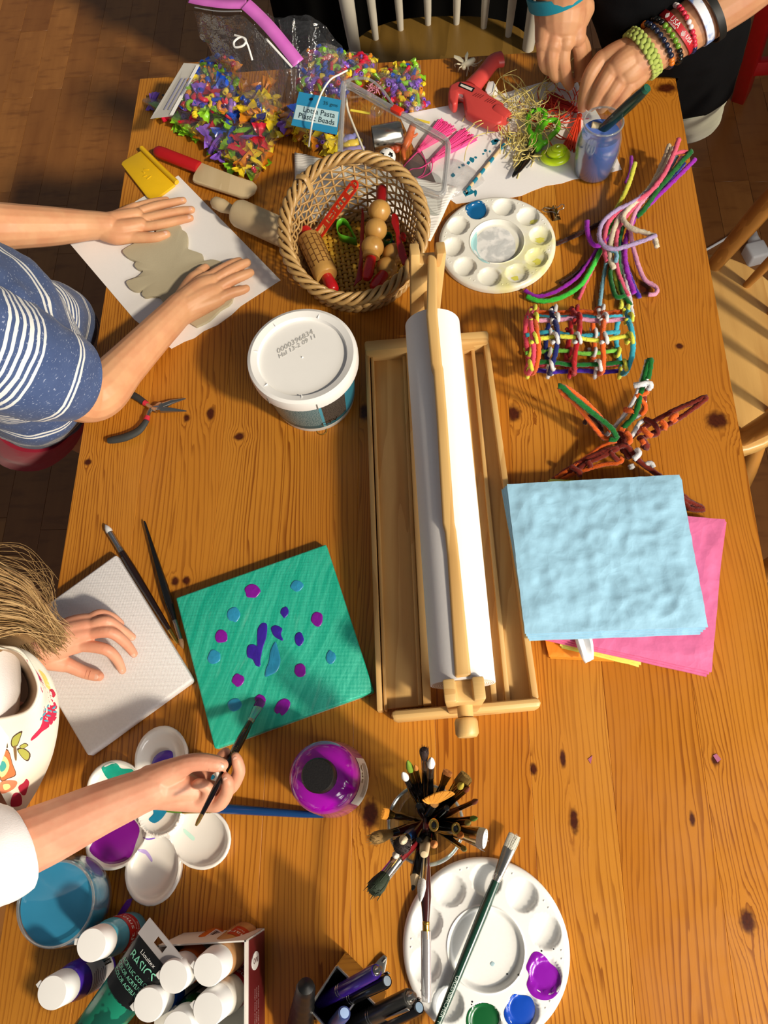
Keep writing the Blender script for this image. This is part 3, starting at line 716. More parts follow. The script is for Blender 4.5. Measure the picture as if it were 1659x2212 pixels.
# ---------------------------------------------------------------- clay
clay_px = [(300, 520), (330, 510), (345, 490), (385, 485), (392, 495), (403, 503), (405, 520), (405, 536), (420, 542), (436, 548), (438, 556), (445, 568), (447, 562), (460, 560), (480, 566), (500, 580), (505, 610), (500, 650), (475, 668), (452, 690), (428, 702), (420, 703), (400, 690), (380, 676),
           (352, 652), (345, 641), (328, 639), (312, 641), (306, 634), (308, 626), (295, 628), (282, 624), (273, 612), (274, 606), (285, 601), (297, 596), (309, 585), (296, 580), (290, 572), (293, 564), (278, 557), (268, 548), (267, 538)]
cl = B(); cen_ = P(370, 585, .0075); L = [P(a, b, .0065) for a, b in clay_px]; L = catmull(L, 3, True); n = len(L)
for i in range(8):
    t = i / 7
    for p in L: q = cen_.lerp(p, t); q.z = TZ + .0075 - (.0015 * t ** 6) + .0006 * mn.noise(q * 40); cl.v.append(q)
for p in L: cl.v.append(Vector((p.x, p.y, TZ + .0009)))
for i in range(8):
    for k in range(n): l = (k + 1) % n; cl.f.append((i * n + k, i * n + l, (i + 1) * n + l, (i + 1) * n + k))
m = N('clay'); nz = m.noise(m.co(), 500, 3); m.set(col=m.mix(m.noise(m.co(), 20, 3), C('#b3a88c'), C('#c3b99d')), rough=.85); m.bump(nz, .25, .0008); M_CLAY = m.m
tag(cl.build('clay_slab', M_CLAY, smooth=70), 'flattened grey-beige clay slab with lobed edges on the white sheet', 'clay')

# ---------------------------------------------------------------- dough tools at the left end
sp_ = T('dough_scraper', 'yellow plastic dough scraper lying on the table corner', 'scraper', tuple(P(320, 372)))
M_YPL = plain('#e8b90c', .38, coat=.2)
bl = [(262, 355), (264, 349), (270, 345), (308, 323), (378, 398), (338, 428), (330, 431), (318, 426)]
B().prism([P(a, b, .006) for a, b in bl], TZ + .001).build('blade', M_YPL, sp_, bevel=.0012)
B().tube(catmull([P(306, 320, .0075), P(344, 358, .0075), P(382, 394, .0075)], 6), [.0042, .0042], 12).build('ridge', M_YPL, sp_, smooth=60)
for i, (a, b) in enumerate(((308, 372), (314, 366), (311, 380), (320, 383))):
    B().box((0, 0, 0), (.009 if i % 2 else .006, .0022, .0012), Matrix.Translation(P(a + 2, b, .0062)) @ Matrix.Rotation(-.7 + i * .5, 4, 'Z')).build('embossed_mark', M_YPL, sp_, bevel=.0004)
kn = T('toy_knife', 'wooden toy dough knife with a red handle left of the rolling pin', 'knife', tuple(P(440, 372)))
ha, hb_ = P(338, 326, .011), P(430, 362, .011)
B().lathe([(0, -.004), (.006, -.0025), (.0098, .003), (.0105, .012), (.0105, (hb_ - ha).length - .002), (.0095, (hb_ - ha).length), (0, (hb_ - ha).length)], 20, axm(ha, hb_), 1, .85).build('handle', plain('#b5141a', .4), kn)
kb = [(432, 349), (470, 364), (512, 380), (546, 391), (555, 400), (549, 413), (534, 424), (520, 424), (470, 408), (425, 393), (415, 388), (417, 378)]
B().prism([P(a, b, .013) for a, b in kb], TZ + .006).build('blade', M_BEECH, kn, bevel=.0018)
rp = T('rolling_pin', 'plain beech rolling pin half behind the wicker basket', 'rolling pin', tuple(P(560, 475)))
ra_, rb_ = P(508, 457, .022), P(640, 516, .022); Lr = (rb_ - ra_).length
B().lathe([(0, 0), (.013, 0), (.019, .003), (.0215, .009), (.0215, Lr - .009), (.019, Lr - .003), (.013, Lr), (0, Lr)], 32, axm(ra_, rb_)).build('roller', M_BEECH, rp)
def pin_handle(a, b, r, mat, par, s=1.0):
    a, b = Vector(a), Vector(b); L = (b - a).length
    B().lathe([(0, 0), (.006 * s, 0), (.0065 * s, .15 * L), (.0105 * s, .55 * L), (.0095 * s, .85 * L), (.005 * s, .97 * L), (0, L)], 20, axm(a, b)).build('handle', mat, par)
dr = (rb_ - ra_).normalized()
pin_handle(ra_ - dr * -.002, P(457, 434, .020), .01, M_BEECH, rp); pin_handle(rb_, rb_ + dr * .035, .01, M_BEECH, rp)

# ---------------------------------------------------------------- pliers
pk = T('pliers', 'needle-nose pliers with black grips lying open at the left table edge', 'pliers', tuple(P(340, 890)))
M_GRIP = plain('#2e302f', .7); M_PRED = plain('#c32a3c', .45)
B().tube(catmull([P(316, 872, .008), P(296, 858, .008), P(278, 849, .008), P(268, 847, .008)], 5), [.0042, .005, .0052, .004], 10, flat=.75).build('grip', M_GRIP, pk)
B().tube(catmull([P(317, 908, .008), P(300, 930, .008), P(272, 944, .008), P(246, 950, .008), P(233, 952, .008)], 5), [.0042, .0056, .0062, .0058, .0042], 10, flat=.75).build('grip', M_GRIP, pk)
B().tube([P(316, 908, .008), P(319, 899, .008)], [.0045, .0038], 10).build('collar', M_PRED, pk); B().tube([P(312, 870, .008), P(318, 873, .008)], [.0045, .0038], 10).build('collar', M_PRED, pk)
B().tube(catmull([P(318, 902, .008), P(326, 884, .008), P(346, 879, .008)], 4), [.003, .0034, .005], 8).build('arm', M_STEEL, pk)
B().tube(catmull([P(316, 873, .008), P(326, 880, .008), P(340, 886, .008)], 4), [.003, .0034, .005], 8).build('arm', M_STEEL, pk)
B().lathe([(0, 0), (.0065, 0), (.0065, .005), (0, .0055)], 20, Matrix.Translation(P(346, 881, .0065))).build('pivot', M_STEEL, pk, bevel=.0006)
B().tube([P(348, 878, .008), P(372, 868, .007), P(401, 861, .006)], [.0052, .0036, .0009], 8, flat=.8).build('jaw', M_STEEL, pk)
B().tube([P(348, 885, .008), P(372, 886, .007), P(403, 888, .006)], [.0052, .0036, .0009], 8, flat=.8).build('jaw', M_STEEL, pk)

# ---------------------------------------------------------------- canvases
def canvas_mat(name, kind):
    m = N(name); co = m.co(); x, y, z = m.xyz(co)
    wv = m.math('ADD', m.math('SINE', m.math('MULTIPLY', x, 4200)), m.math('SINE', m.math('MULTIPLY', y, 4200))); nz = m.noise(co, 350, 3)
    if kind == 'white': c = m.mix(nz, C('#e4e1e2'), C('#f1eff0'))
    else:
        ca, sa = math.cos(-.35), math.sin(-.35)
        u_ = m.math('ADD', m.math('MULTIPLY', x, ca), m.math('MULTIPLY', y, sa)); v_ = m.math('SUBTRACT', m.math('MULTIPLY', y, ca), m.math('MULTIPLY', x, sa))
        wob = m.math('MULTIPLY', m.noise(co, 9, 2), .03)
        st_ = m.noise(m.cxyz(m.math('MULTIPLY', m.math('ADD', u_, wob), 150), m.math('MULTIPLY', v_, 7), 0), 1, 3, .6)
        c = m.mix(m.mr(st_, .35, .7), C('#0fb598'), C('#3fd0b2')); c = m.mix(m.mr(m.noise(m.cxyz(m.math('MULTIPLY', m.math('ADD', u_, wob), 120), m.math('MULTIPLY', v_, 16), 3), 1, 3), .6, .78, 0, .4), c, C('#7fdcc4'))
        side = m.mr(m.math('ADD', z, m.math('MULTIPLY', m.noise(co, 60, 2), .012)), .009, .0125); c = m.mix(side, C('#e9ebe8'), c)
    m.set(col=c, rough=.75 if kind == 'white' else .42); m.bump(m.math('ADD', wv, m.math('MULTIPLY', nz, 2)), .3, .0005); return m.m
wc_ = T('canvas', 'blank white stretched canvas under the resting hand of the painting child', 'canvas', tuple(P(255, 1415)))
cpx = [(96, 1309), (250, 1197), (416, 1468), (189, 1633), (128, 1560)]
cpx = [(28, 1358), (250, 1197), (416, 1468), (189, 1633)]
B().prism([P(a, b, .0165) for a, b in cpx], TZ + .0002).build('stretched_cloth', canvas_mat('canvas_white', 'white'), wc_, bevel=.003, seg=3)
gc = T('canvas', 'square canvas painted turquoise with purple and blue dabs', 'canvas', tuple(P(593, 1398)))
gpx = [(379, 1291), (704, 1175), (808, 1494), (463, 1618)]
B().prism([P(a, b, .0165) for a, b in gpx], TZ + .0002).build('stretched_cloth', canvas_mat('canvas_turquoise', 'g'), gc, bevel=.0025, seg=3)
M_DV = plain('#8411a0', .35, coat=.2, var=.25, scale=150); M_DB = plain('#2a93c0', .4, coat=.2, var=.2, scale=150); M_DI = plain('#3a1fa0', .38, coat=.2, var=.25, scale=150)
def dab(px, mat, name):
    L = catmull([P(a, b, .0168) for a, b in px], 4, True); c = sum(L, Vector()) / len(L); b = B(); n = len(L); c.z += .0006
    for t, dz in ((.0, .0008), (.45, .0007), (.8, .0006), (.95, .0004), (1, -.0004)):
        for p in L: q = c.lerp(p, t); q.z = TZ + .0166 + dz + .0003 * mn.noise(q * 300) * (t < .9); b.v.append(q)
    for i in range(4):
        for k in range(n): l = (k + 1) % n; b.f.append((i * n + k, i * n + l, (i + 1) * n + l, (i + 1) * n + k))
    return b.build(name, mat, gc, smooth=70)
for u_, v_, a_, b_, mt, nm in ((545, 1277, 17, 15, M_DV, 'purple_dab'), (641, 1265, 14, 12, M_DB, 'blue_dab'), (615, 1322, 9, 12, M_DI, 'indigo_dab'), (685, 1337, 13, 17, M_DV, 'purple_dab'), (504, 1327, 14, 17, M_DB, 'blue_dab'),
                               (478, 1375, 14, 15, M_DV, 'purple_dab'), (646, 1381, 10, 15, M_DI, 'indigo_dab'), (462, 1419, 14, 16, M_DB, 'blue_dab'), (714, 1420, 11, 15, M_DB, 'blue_dab'), (648, 1448, 13, 16, M_DV, 'purple_dab'),
                               (514, 1469, 14, 14, M_DV, 'purple_dab'), (507, 1522, 16, 14, M_DB, 'blue_dab'), (562, 1512, 12, 13, M_DV, 'purple_dab')):
    dab(circ(u_, v_, a_, b_, 11, .12), mt, nm)
dab([(592, 1534), (600, 1516), (615, 1508), (627, 1516), (624, 1532), (610, 1546), (604, 1540), (598, 1542)], M_DV, 'purple_dab')
dab([(585, 1356), (596, 1350), (610, 1358), (607, 1370), (612, 1384), (600, 1380), (590, 1372)], M_DI, 'indigo_dab')
dab([(556, 1360), (565, 1345), (577, 1348), (576, 1375), (568, 1400), (563, 1425), (562, 1440), (552, 1438), (545, 1425), (533, 1418), (534, 1396), (548, 1392), (552, 1404), (558, 1385)], M_DI, 'indigo_stroke')
dab([(594, 1385), (600, 1398), (606, 1425), (600, 1448), (586, 1458), (572, 1462), (574, 1445), (580, 1430), (584, 1405)], M_DB, 'blue_stroke')

# ---------------------------------------------------------------- brushes
def brush(label, tip, end, rb, cols, lens, rmax=None, flat=False, mats=None, group=None, name='paint_brush', cat='paintbrush', tipshape='round', endtip=None):
    """tip -> end; lens = (bristle, ferrule) lengths; cols = (bristle, ferrule, handle)"""
    tip, end = Vector(tip), Vector(end); L = (end - tip).length; M = axm(tip, end); lb, lf = lens; rm = rmax or rb * 1.25
    c = (tip + end) / 2; lo = tip if tip.z < end.z else end
    r = T(name, label, cat, tuple(lo), group)
    fx, fy = (1.5, .45) if flat else (1, 1)
    if tipshape == 'round': pr = [(0, 0), (rb * .25, lb * .08), (rb * .75, lb * .35), (rb * 1.05, lb * .7), (rb * .9, lb)]
    elif tipshape == 'flat': pr = [(0, 0), (rb * .95, 0), (rb, lb * .4), (rb * .95, lb)]
    else: pr = [(0, 0), (rb * .7, lb * .02), (rb * 1.35, lb * .2), (rb * 1.4, lb * .5), (rb, lb)]
    hb_ = B().lathe(pr, 14, M, fx, fy)
    if tipshape in ('mop', 'flat'):
        R9 = random.Random(int(L * 1e5)); ns = 70 if tipshape == 'mop' else 36
        for i in range(ns):
            g, q = R9.uniform(0, 2 * pi), R9.uniform(.3, 1.0); k = (1.5 if tipshape == 'mop' else 1.05) * R9.uniform(.85, 1.15); x0, y0 = rb * q * .95 * fx * math.cos(g), rb * q * .95 * fy * math.sin(g); e_ = R9.uniform(-.12, .10) * lb
            hb_.tube([M @ Vector((x0, y0, lb)), M @ Vector((x0 * (1 + (k - 1) * .8), y0 * (1 + (k - 1) * .8), lb * .5)), M @ Vector((x0 * k * .98 + R9.gauss(0, rb * .12), y0 * k * .98 + R9.gauss(0, rb * .12), e_))], [rb * .12, rb * .1, rb * .03], 4)
    hb_.build('bristles', cols[0] if not isinstance(cols[0], str) else bristle(cols[0]), r)
    fb = B(); n = 14
    prof = [(rb * .95, lb - .001), (rb, lb), (rb * .98, lb + lf * .8), (rb * 1.06, lb + lf * .83), (rb * .98, lb + lf * .86), (rb * 1.06, lb + lf * .9), (rb * .96, lb + lf)]
    fb.lathe(prof, n, M)
    if flat:
        Mi = M.inverted()
        for i, v in enumerate(fb.v):
            q = Mi @ v; t = min(1, max(0, (q.z - lb) / lf)); q.x *= 1.5 + (1 - 1.5) * t; q.y *= .45 + (1 - .45) * t; fb.v[i] = M @ q
    fb.build('ferrule', cols[1], r)
    h0 = lb + lf; hl = L - h0
    B().lathe([(rb * .93, h0 - .001), (rb, h0 + .002), (rm, h0 + hl * .18), (rm * .92, h0 + hl * .35), (rb * .7, h0 + hl * .8), (rb * .5, h0 + hl * .97), (rb * .3, L), (0, L)], 14, M).build('handle', cols[2], r)
    if endtip: B().lathe([(rb * .62, L - endtip[1]), (rb * .64, L - endtip[1] + .0005), (rb * .53, L - .004), (rb * .33, L + .0004), (0, L + .0006)], 14, M).build('handle_tip', endtip[0], r)
    return r
_br = {}
def bristle(hexc):
    if hexc in _br: return _br[hexc]
    m = N('bristle_' + hexc.strip('#')); x, y, z = m.xyz(m.co()); nz = m.noise(m.co(), 900, 2); c = C(hexc)
    m.set(col=m.mix(nz, tuple(v * .65 for v in c[:3]) + (1,), tuple(min(1, v * 1.2) for v in c[:3]) + (1,)), rough=.7); m.bump(nz, .5, .0006); _br[hexc] = m.m; return m.m
M_DKBROWN = plain('#1d0d0a', .2, coat=.5); M_BLKH = plain('#0a0a0b', .2, coat=.5); M_MAROON = plain('#3c1412', .2, coat=.5)
brush('dark brown handled brush with a white tip leaning along the blank canvas edge', P(227, 1133, .006), P(384, 1390, .010), .0044, ('#efefec', M_STEEL, M_DKBROWN), (.016, .034), .0052, tipshape='round', endtip=(M_GOLD, .022))
brush('black handled brush lying tip down between the two canvases', P(396, 1402, .008), P(312, 1126, .006), .0034, ('#8d6a4a', M_STEEL, M_BLKH), (.014, .026), .0056)
brush('blue handled flat brush lying across the flower palette', P(362, 1738, .019), P(704, 1762, .004), .0058, ('#4f7a1f', plain('#b08a3c', .3, 1), plain('#0b3a70', .25, coat=.4)), (.019, .034), .0056, flat=True, tipshape='flat')
gb = brush('long dark green handled brush lying across the clean palette', P(1112, 1803, .016), P(898, 2330, .016), .0048, ('#c9c4b4', M_STEEL, plain('#0e3b2c', .25, coat=.5)), (.016, .036), .0058, flat=True, tipshape='flat')
def along(a, b, side=0.0, lift=.0):
    a, b = Vector(a), Vector(b); ex = (b - a).normalized(); ey = Vector((0, 0, 1)).cross(ex).normalized(); nz = ex.cross(ey)
    return lambda c0: (lambda x, y: a + ex * (c0 + x) + ey * (y + side) + nz * (lift - .0 - (y + side) ** 2 * 60))
gl = along(P(1112, 1803, .016), P(898, 2330, .016), 0, .0062)
text('GREENBACHER  NY', .0062, gl(.152), 'lettering', plain('#b9c7bd', .5), gb, 'LEFT'); text('GAINSBOROUGH', .0066, gl(.208), 'lettering', plain('#d5e0d8', .5), gb, 'LEFT')

# ---------------------------------------------------------------- purple paint bottle
pc_ = P(707, 1680, .05); pc_.z = TZ
pbt = T('paint_bottle', 'large round purple paint bottle with a black cap beside the turquoise canvas', 'paint bottle', tuple(pc_))
Mp = Matrix.Translation(pc_)
B().lathe([(0, 0), (.038, 0), (.0420, .004), (.0425, .012), (.0385, .07), (.037, .08), (.032, .089), (.024, .094), (.0175, .096), (.0165, .104), (0, .104)], 64, Mp).build('bottle_body', plain('#a808b4', .12, coat=.6, var=.02), pbt)
B().lathe([(.0166, .097), (.0178, .098), (.0176, .1165), (.016, .1185), (0, .1188)], 40, Mp).build('cap', plain('#141213', .5, bump=.2, scale=600), pbt)
B().add([pc_ + Vector(((.0437 - .069 * z) * math.cos(a), (.0437 - .069 * z) * math.sin(a), z)) for z in (.012, .066) for a in np.linspace(-.75, .55, 16)], [(i, i + 1, 17 + i, 16 + i) for i in range(15)]).build('label', plain('#e6e0dc', .4), pbt)
def rnd_fn(c, R_, a0, z0):
    return lambda x, y: c + Vector((R_ * math.cos(a0 + x / R_), R_ * math.sin(a0 + x / R_), z0 + y))
text('SBA', .012, lambda x, y: pc_ + Vector(((.0441 - .069 * (.054 + y)) * math.cos(.1 + x / .04), (.0441 - .069 * (.054 + y)) * math.sin(.1 + x / .04), .054 + y)), 'lettering', M_BLACK, pbt)
for i in range(4): B().add([pc_ + Vector(((.044 - .069 * z) * math.cos(a), (.044 - .069 * z) * math.sin(a), z)) for z in (.022 + i * .006, .0236 + i * .006) for a in np.linspace(-.5, .4, 8)], [(k, k + 1, 9 + k, 8 + k) for k in range(7)]).build('print_line', plain('#7a5a48', .5), pbt)

# ---------------------------------------------------------------- glasses of paint water
def vessel(name, label, cen, prof_out, wall, water_z, col, cat='jar', wl=None):
    r = T(name, label, cat, tuple(cen)); M = Matrix.Translation(cen)
    inn = [(max(a - wall, .0), max(z, .003)) for a, z in prof_out if a > .001]
    top = prof_out[-1]
    B().lathe(prof_out + [(top[0] - wall * .5, top[1] + wall * .4)] + inn[::-1] + [(0, .003)], 64, M).build('glass', M_GLASS, r, smooth=60)
    wp = [(0, .0035)] + [(a - wall - .0002, max(z, .0035)) for a, z in prof_out if a > .001 and z < water_z]
    zs = [z for a, z in prof_out]; rs = [a for a, z in prof_out]; rw = float(np.interp(water_z, zs, rs)) - wall - .0002
    m = N('paint_water'); m.set(col=m.mix(m.noise(m.co(), 30, 3), C(col[0]), C(col[1])), rough=.08, coat=.3, spec=.4)
    B().lathe(wp + [(rw, water_z), (0, water_z + .0003)], 64, M).build('paint_water', m.m, r, smooth=50)
    B().tube([cen + Vector((top[0] - wall / 2) * 0 + 0 * top[1] if 0 else ((top[0] - wall / 2) * math.cos(t), (top[0] - wall / 2) * math.sin(t), top[1])) for t in np.linspace(0, 2 * pi, 48, endpoint=False)], wall * .75, 8, closed=True).build('rim', film('rim_glass', '#f2f7f5', .25, .8, 4, 0), r)
    return r
j1 = P(1304, 262, .094); j1.z = TZ
jar = vessel('water_jar', 'tall glass jar of blue paint water on the right end of the torn sheet', j1, [(0, 0), (.024, 0), (.0285, .004), (.031, .02), (.033, .045), (.032, .065), (.0285, .078), (.0278, .086), (.029, .094)], .0018, .073, ('#5f7ccb', '#5773c4'))
g1 = P(122, 1951, .062); g1.z = TZ
vessel('water_glass', 'round glass bowl of turquoise blue paint water at the lower left edge', g1, [(0, 0), (.024, 0), (.032, .004), (.0415, .016), (.0465, .03), (.0475, .04), (.0455, .053), (.0425, .064)], .002, .057, ('#2f86b0', '#3a92bb'), 'glass')
# brush and stick standing in the jar
a_, b_ = P(1290, 290, .06), P(1398, 190, .155)
t_ = (b_ - a_).normalized()
db = T('paint_brush', 'thick dark green brush handle sticking out of the blue water jar', 'paintbrush', tuple(a_ - t_ * .03))
B().lathe([(0, -.03), (.004, -.03), (.0062, -.01), (.0075, .03), (.0082, .075), (.0072, (b_ - a_).length - .012), (.0055, (b_ - a_).length), (0, (b_ - a_).length + .001)], 16, axm(a_, b_)).build('handle', plain('#12322b', .2, coat=.5), db)
B().lathe([(.0074, (b_ - a_).length - .018), (.0057, (b_ - a_).length + .0005), (0, (b_ - a_).length + .0012)], 16, axm(a_, b_)).build('chipped_tip', plain('#1a5a45', .5, var=.5, scale=400), db)
s0, s1 = P(1278, 270, .0745), P(1308, 277, .070)
o = B().lathe([(0, 0), (.0048, 0), (.005, .001), (.005, .03), (0, .03)], 14, axm(s0, s1)).build('wooden_stick', M_BEECH); tag(o, 'pale wooden stick end floating in the blue water jar', 'stick')

# ---------------------------------------------------------------- folded tissue paper
def tissue_mat(name, hexc):
    m = N(name); co = m.co(); wp = m.vm('ADD', co, m.cxyz(m.math('MULTIPLY', m.noise(co, 9, 2), .08), m.math('MULTIPLY', m.noise(co, 14, 2), .06), 0))
    a = m.vor(wp, 22, 'F1'); a2 = m.vor(m.vm('ADD', wp, (.3, .1, 0)), 52, 'F1'); nz = m.noise(co, 28, 4, .55)
    c = C(hexc); m.set(col=m.mix(m.noise(co, 300, 2), tuple(v * .95 for v in c[:3]) + (1,), c), rough=.6, spec=.3)
    m.bump(m.math('ADD', m.math('MULTIPLY', nz, .7), m.math('ADD', m.math('MULTIPLY', a, .7), m.math('MULTIPLY', a2, .35))), .22, .012); return m.m
def fold_sheet(name, label, px, h, th, mat, layers=2, cr=.0025, cat='tissue paper', seed=0, dx=.002):
    """folded paper: thin stacked layers; the top one crumpled"""
    r = T(name, label, cat, tuple(P(*px[0], h - th)))
    c = [P(a, b, h) for a, b in px]
    for L in range(layers):
        q = [p + Vector((dx * L * ((i % 2) * 2 - 1), -dx * L * (1 if i > 1 else .3), 0)) for i, p in enumerate(c)]
        zt = TZ + h - L * th / layers; b = B(); n = 72 if L == 0 else 8
        def fn(u, v):
            p = q[0].lerp(q[1], u).lerp(q[3].lerp(q[2], u), v); e = min(u, v, 1 - u, 1 - v); k = min(1, e * 14)
            z = zt + cr * (1.1 - 1.4 * abs(mn.noise((p + Vector((seed, 0, 0))) * 17)) - .9 * abs(mn.noise((p + Vector((seed, 3, 0))) * 38)) + .35 * mn.noise((p + Vector((seed, 5, 0))) * 90)) * k * (L == 0)
            jag = .0006 * mn.noise(p * 90)
            return Vector((p.x + jag, p.y + jag, z))
        b.grid(fn, n, n); m = n + 1
        edge = [i for i in range(m)] + [i * m + n for i in range(1, m)] + [n * m + i for i in range(n - 1, -1, -1)] + [i * m for i in range(n - 1, 0, -1)]
        o = len(b.v); b.v += [Vector((b.v[i].x, b.v[i].y, zt - th / layers * .75)) for i in edge]; k = len(edge)
        b.f += [(edge[i], edge[(i + 1) % k], o + (i + 1) % k, o + i) for i in range(k)]; b.f.append(tuple(range(o, o + k)))
        b.build('folded_layer', mat, r, smooth=50)
    return r
M_TB, M_TP, M_TO, M_TY, M_TW = (tissue_mat('tissue_' + n, h) for n, h in (('blue', '#9dcbe4'), ('pink', '#e0709f'), ('orange', '#f0902a'), ('yellow', '#dfe06a'), ('white', '#eeeaea')))
fold_sheet('tissue_paper', 'orange tissue paper peeking from the bottom of the folded stack', [(1160, 1300), (1300, 1300), (1330, 1425), (1186, 1418)], .006, .004, M_TO, 2, .0012, seed=3)
fold_sheet('tissue_paper', 'yellow-green tissue paper showing at the back of the folded stack', [(1188, 1034), (1370, 1046), (1385, 1436), (1210, 1395)], .012, .005, M_TY, 2, .0006, seed=5)
fold_sheet('tissue_paper', 'pink folded tissue paper under the blue one', [(1290, 1098), (1566, 1122), (1537, 1452), (1152, 1368)], .024, .011, M_TP, 3, .0016, seed=7)
ws = B(); wp_ = [P(1238, 1355, .030), P(1262, 1398, .028), P(1268, 1432, .020)]
ws.grid(lambda u, v: catmull([P(1232, 1340, .0295), P(1244, 1388, .0295), P(1256, 1420, .027), P(1264, 1433, .018)], 8)[round(v * 24)].lerp(catmull([P(1262, 1340, .0295), P(1278, 1378, .031), P(1282, 1405, .028), P(1282, 1424, .018)], 8)[round(v * 24)], u) + Vector((0, 0, .002 * math.sin(u * 9))), 6, 24)
tag(ws.build('tissue_strip', M_TW, solid=.0004), 'torn white tissue strip hanging out below the blue tissue paper', 'tissue paper')
fold_sheet('tissue_paper', 'light blue folded tissue paper on top of the stack', [(1095, 1046), (1468, 1025), (1530, 1354), (1134, 1368)], .047, .016, M_TB, 4, .0034, seed=1)

# ---------------------------------------------------------------- loose pipe cleaners
FZ = {k: fuzz(v) for k, v in dict(purple='#a521bd', yellow='#eff04c', pink='#f4607f', cream='#f2dcc0', green='#0c6a24', blue='#5560dd', lilac='#b9a2cf', palepink='#f2a3c4', brown='#3a130c',
                                   lime='#45d643', sky='#7fb6cc', indigo='#4a22ad', white='#f1eef0', orange='#f2661a', red='#b5161d', navy='#16226e', turq='#3fb7cf', rust='#7d2414', hot='#f8506a', limey='#8be053').items()}
def chenille(pts, r=.0036, n=5, closed=False):
    L = catmull([P(*p) if len(p) == 3 and not isinstance(p, Vector) else p for p in pts], n, closed)
    # resample evenly so the pile stays fine
    d = [0]
    for a, b in zip(L, L[1:]): d.append(d[-1] + (b - a).length)
    m = max(4, int(d[-1] / .0022)); out = []
    for i in range(m + 1):
        t = d[-1] * i / m; k = min(max(int(np.searchsorted(d, t)) - 1, 0), len(L) - 2)
        out.append(L[k].lerp(L[k + 1], (t - d[k]) / max(d[k + 1] - d[k], 1e-9)))
    q = B().tube(out, r * .88, 9, closed=False, jit=.2)
    for i in range(len(out) - 1):
        t = (out[i + 1] - out[i]).normalized(); a = t.orthogonal().normalized(); b_ = t.cross(a)
        for k in range(9):
            g = rnd.uniform(0, 2 * pi); o_ = a * math.cos(g) + b_ * math.sin(g); s_ = t.cross(o_) * .00034; c = out[i].lerp(out[i + 1], rnd.random()); z = len(q.v)
            q.v += [c + o_ * r * .75 - s_, c + o_ * r * .75 + s_, c + o_ * r * rnd.uniform(1.0, 1.32) + t * rnd.uniform(-.0008, .0008)]; q.f.append((z, z + 1, z + 2))
    return q
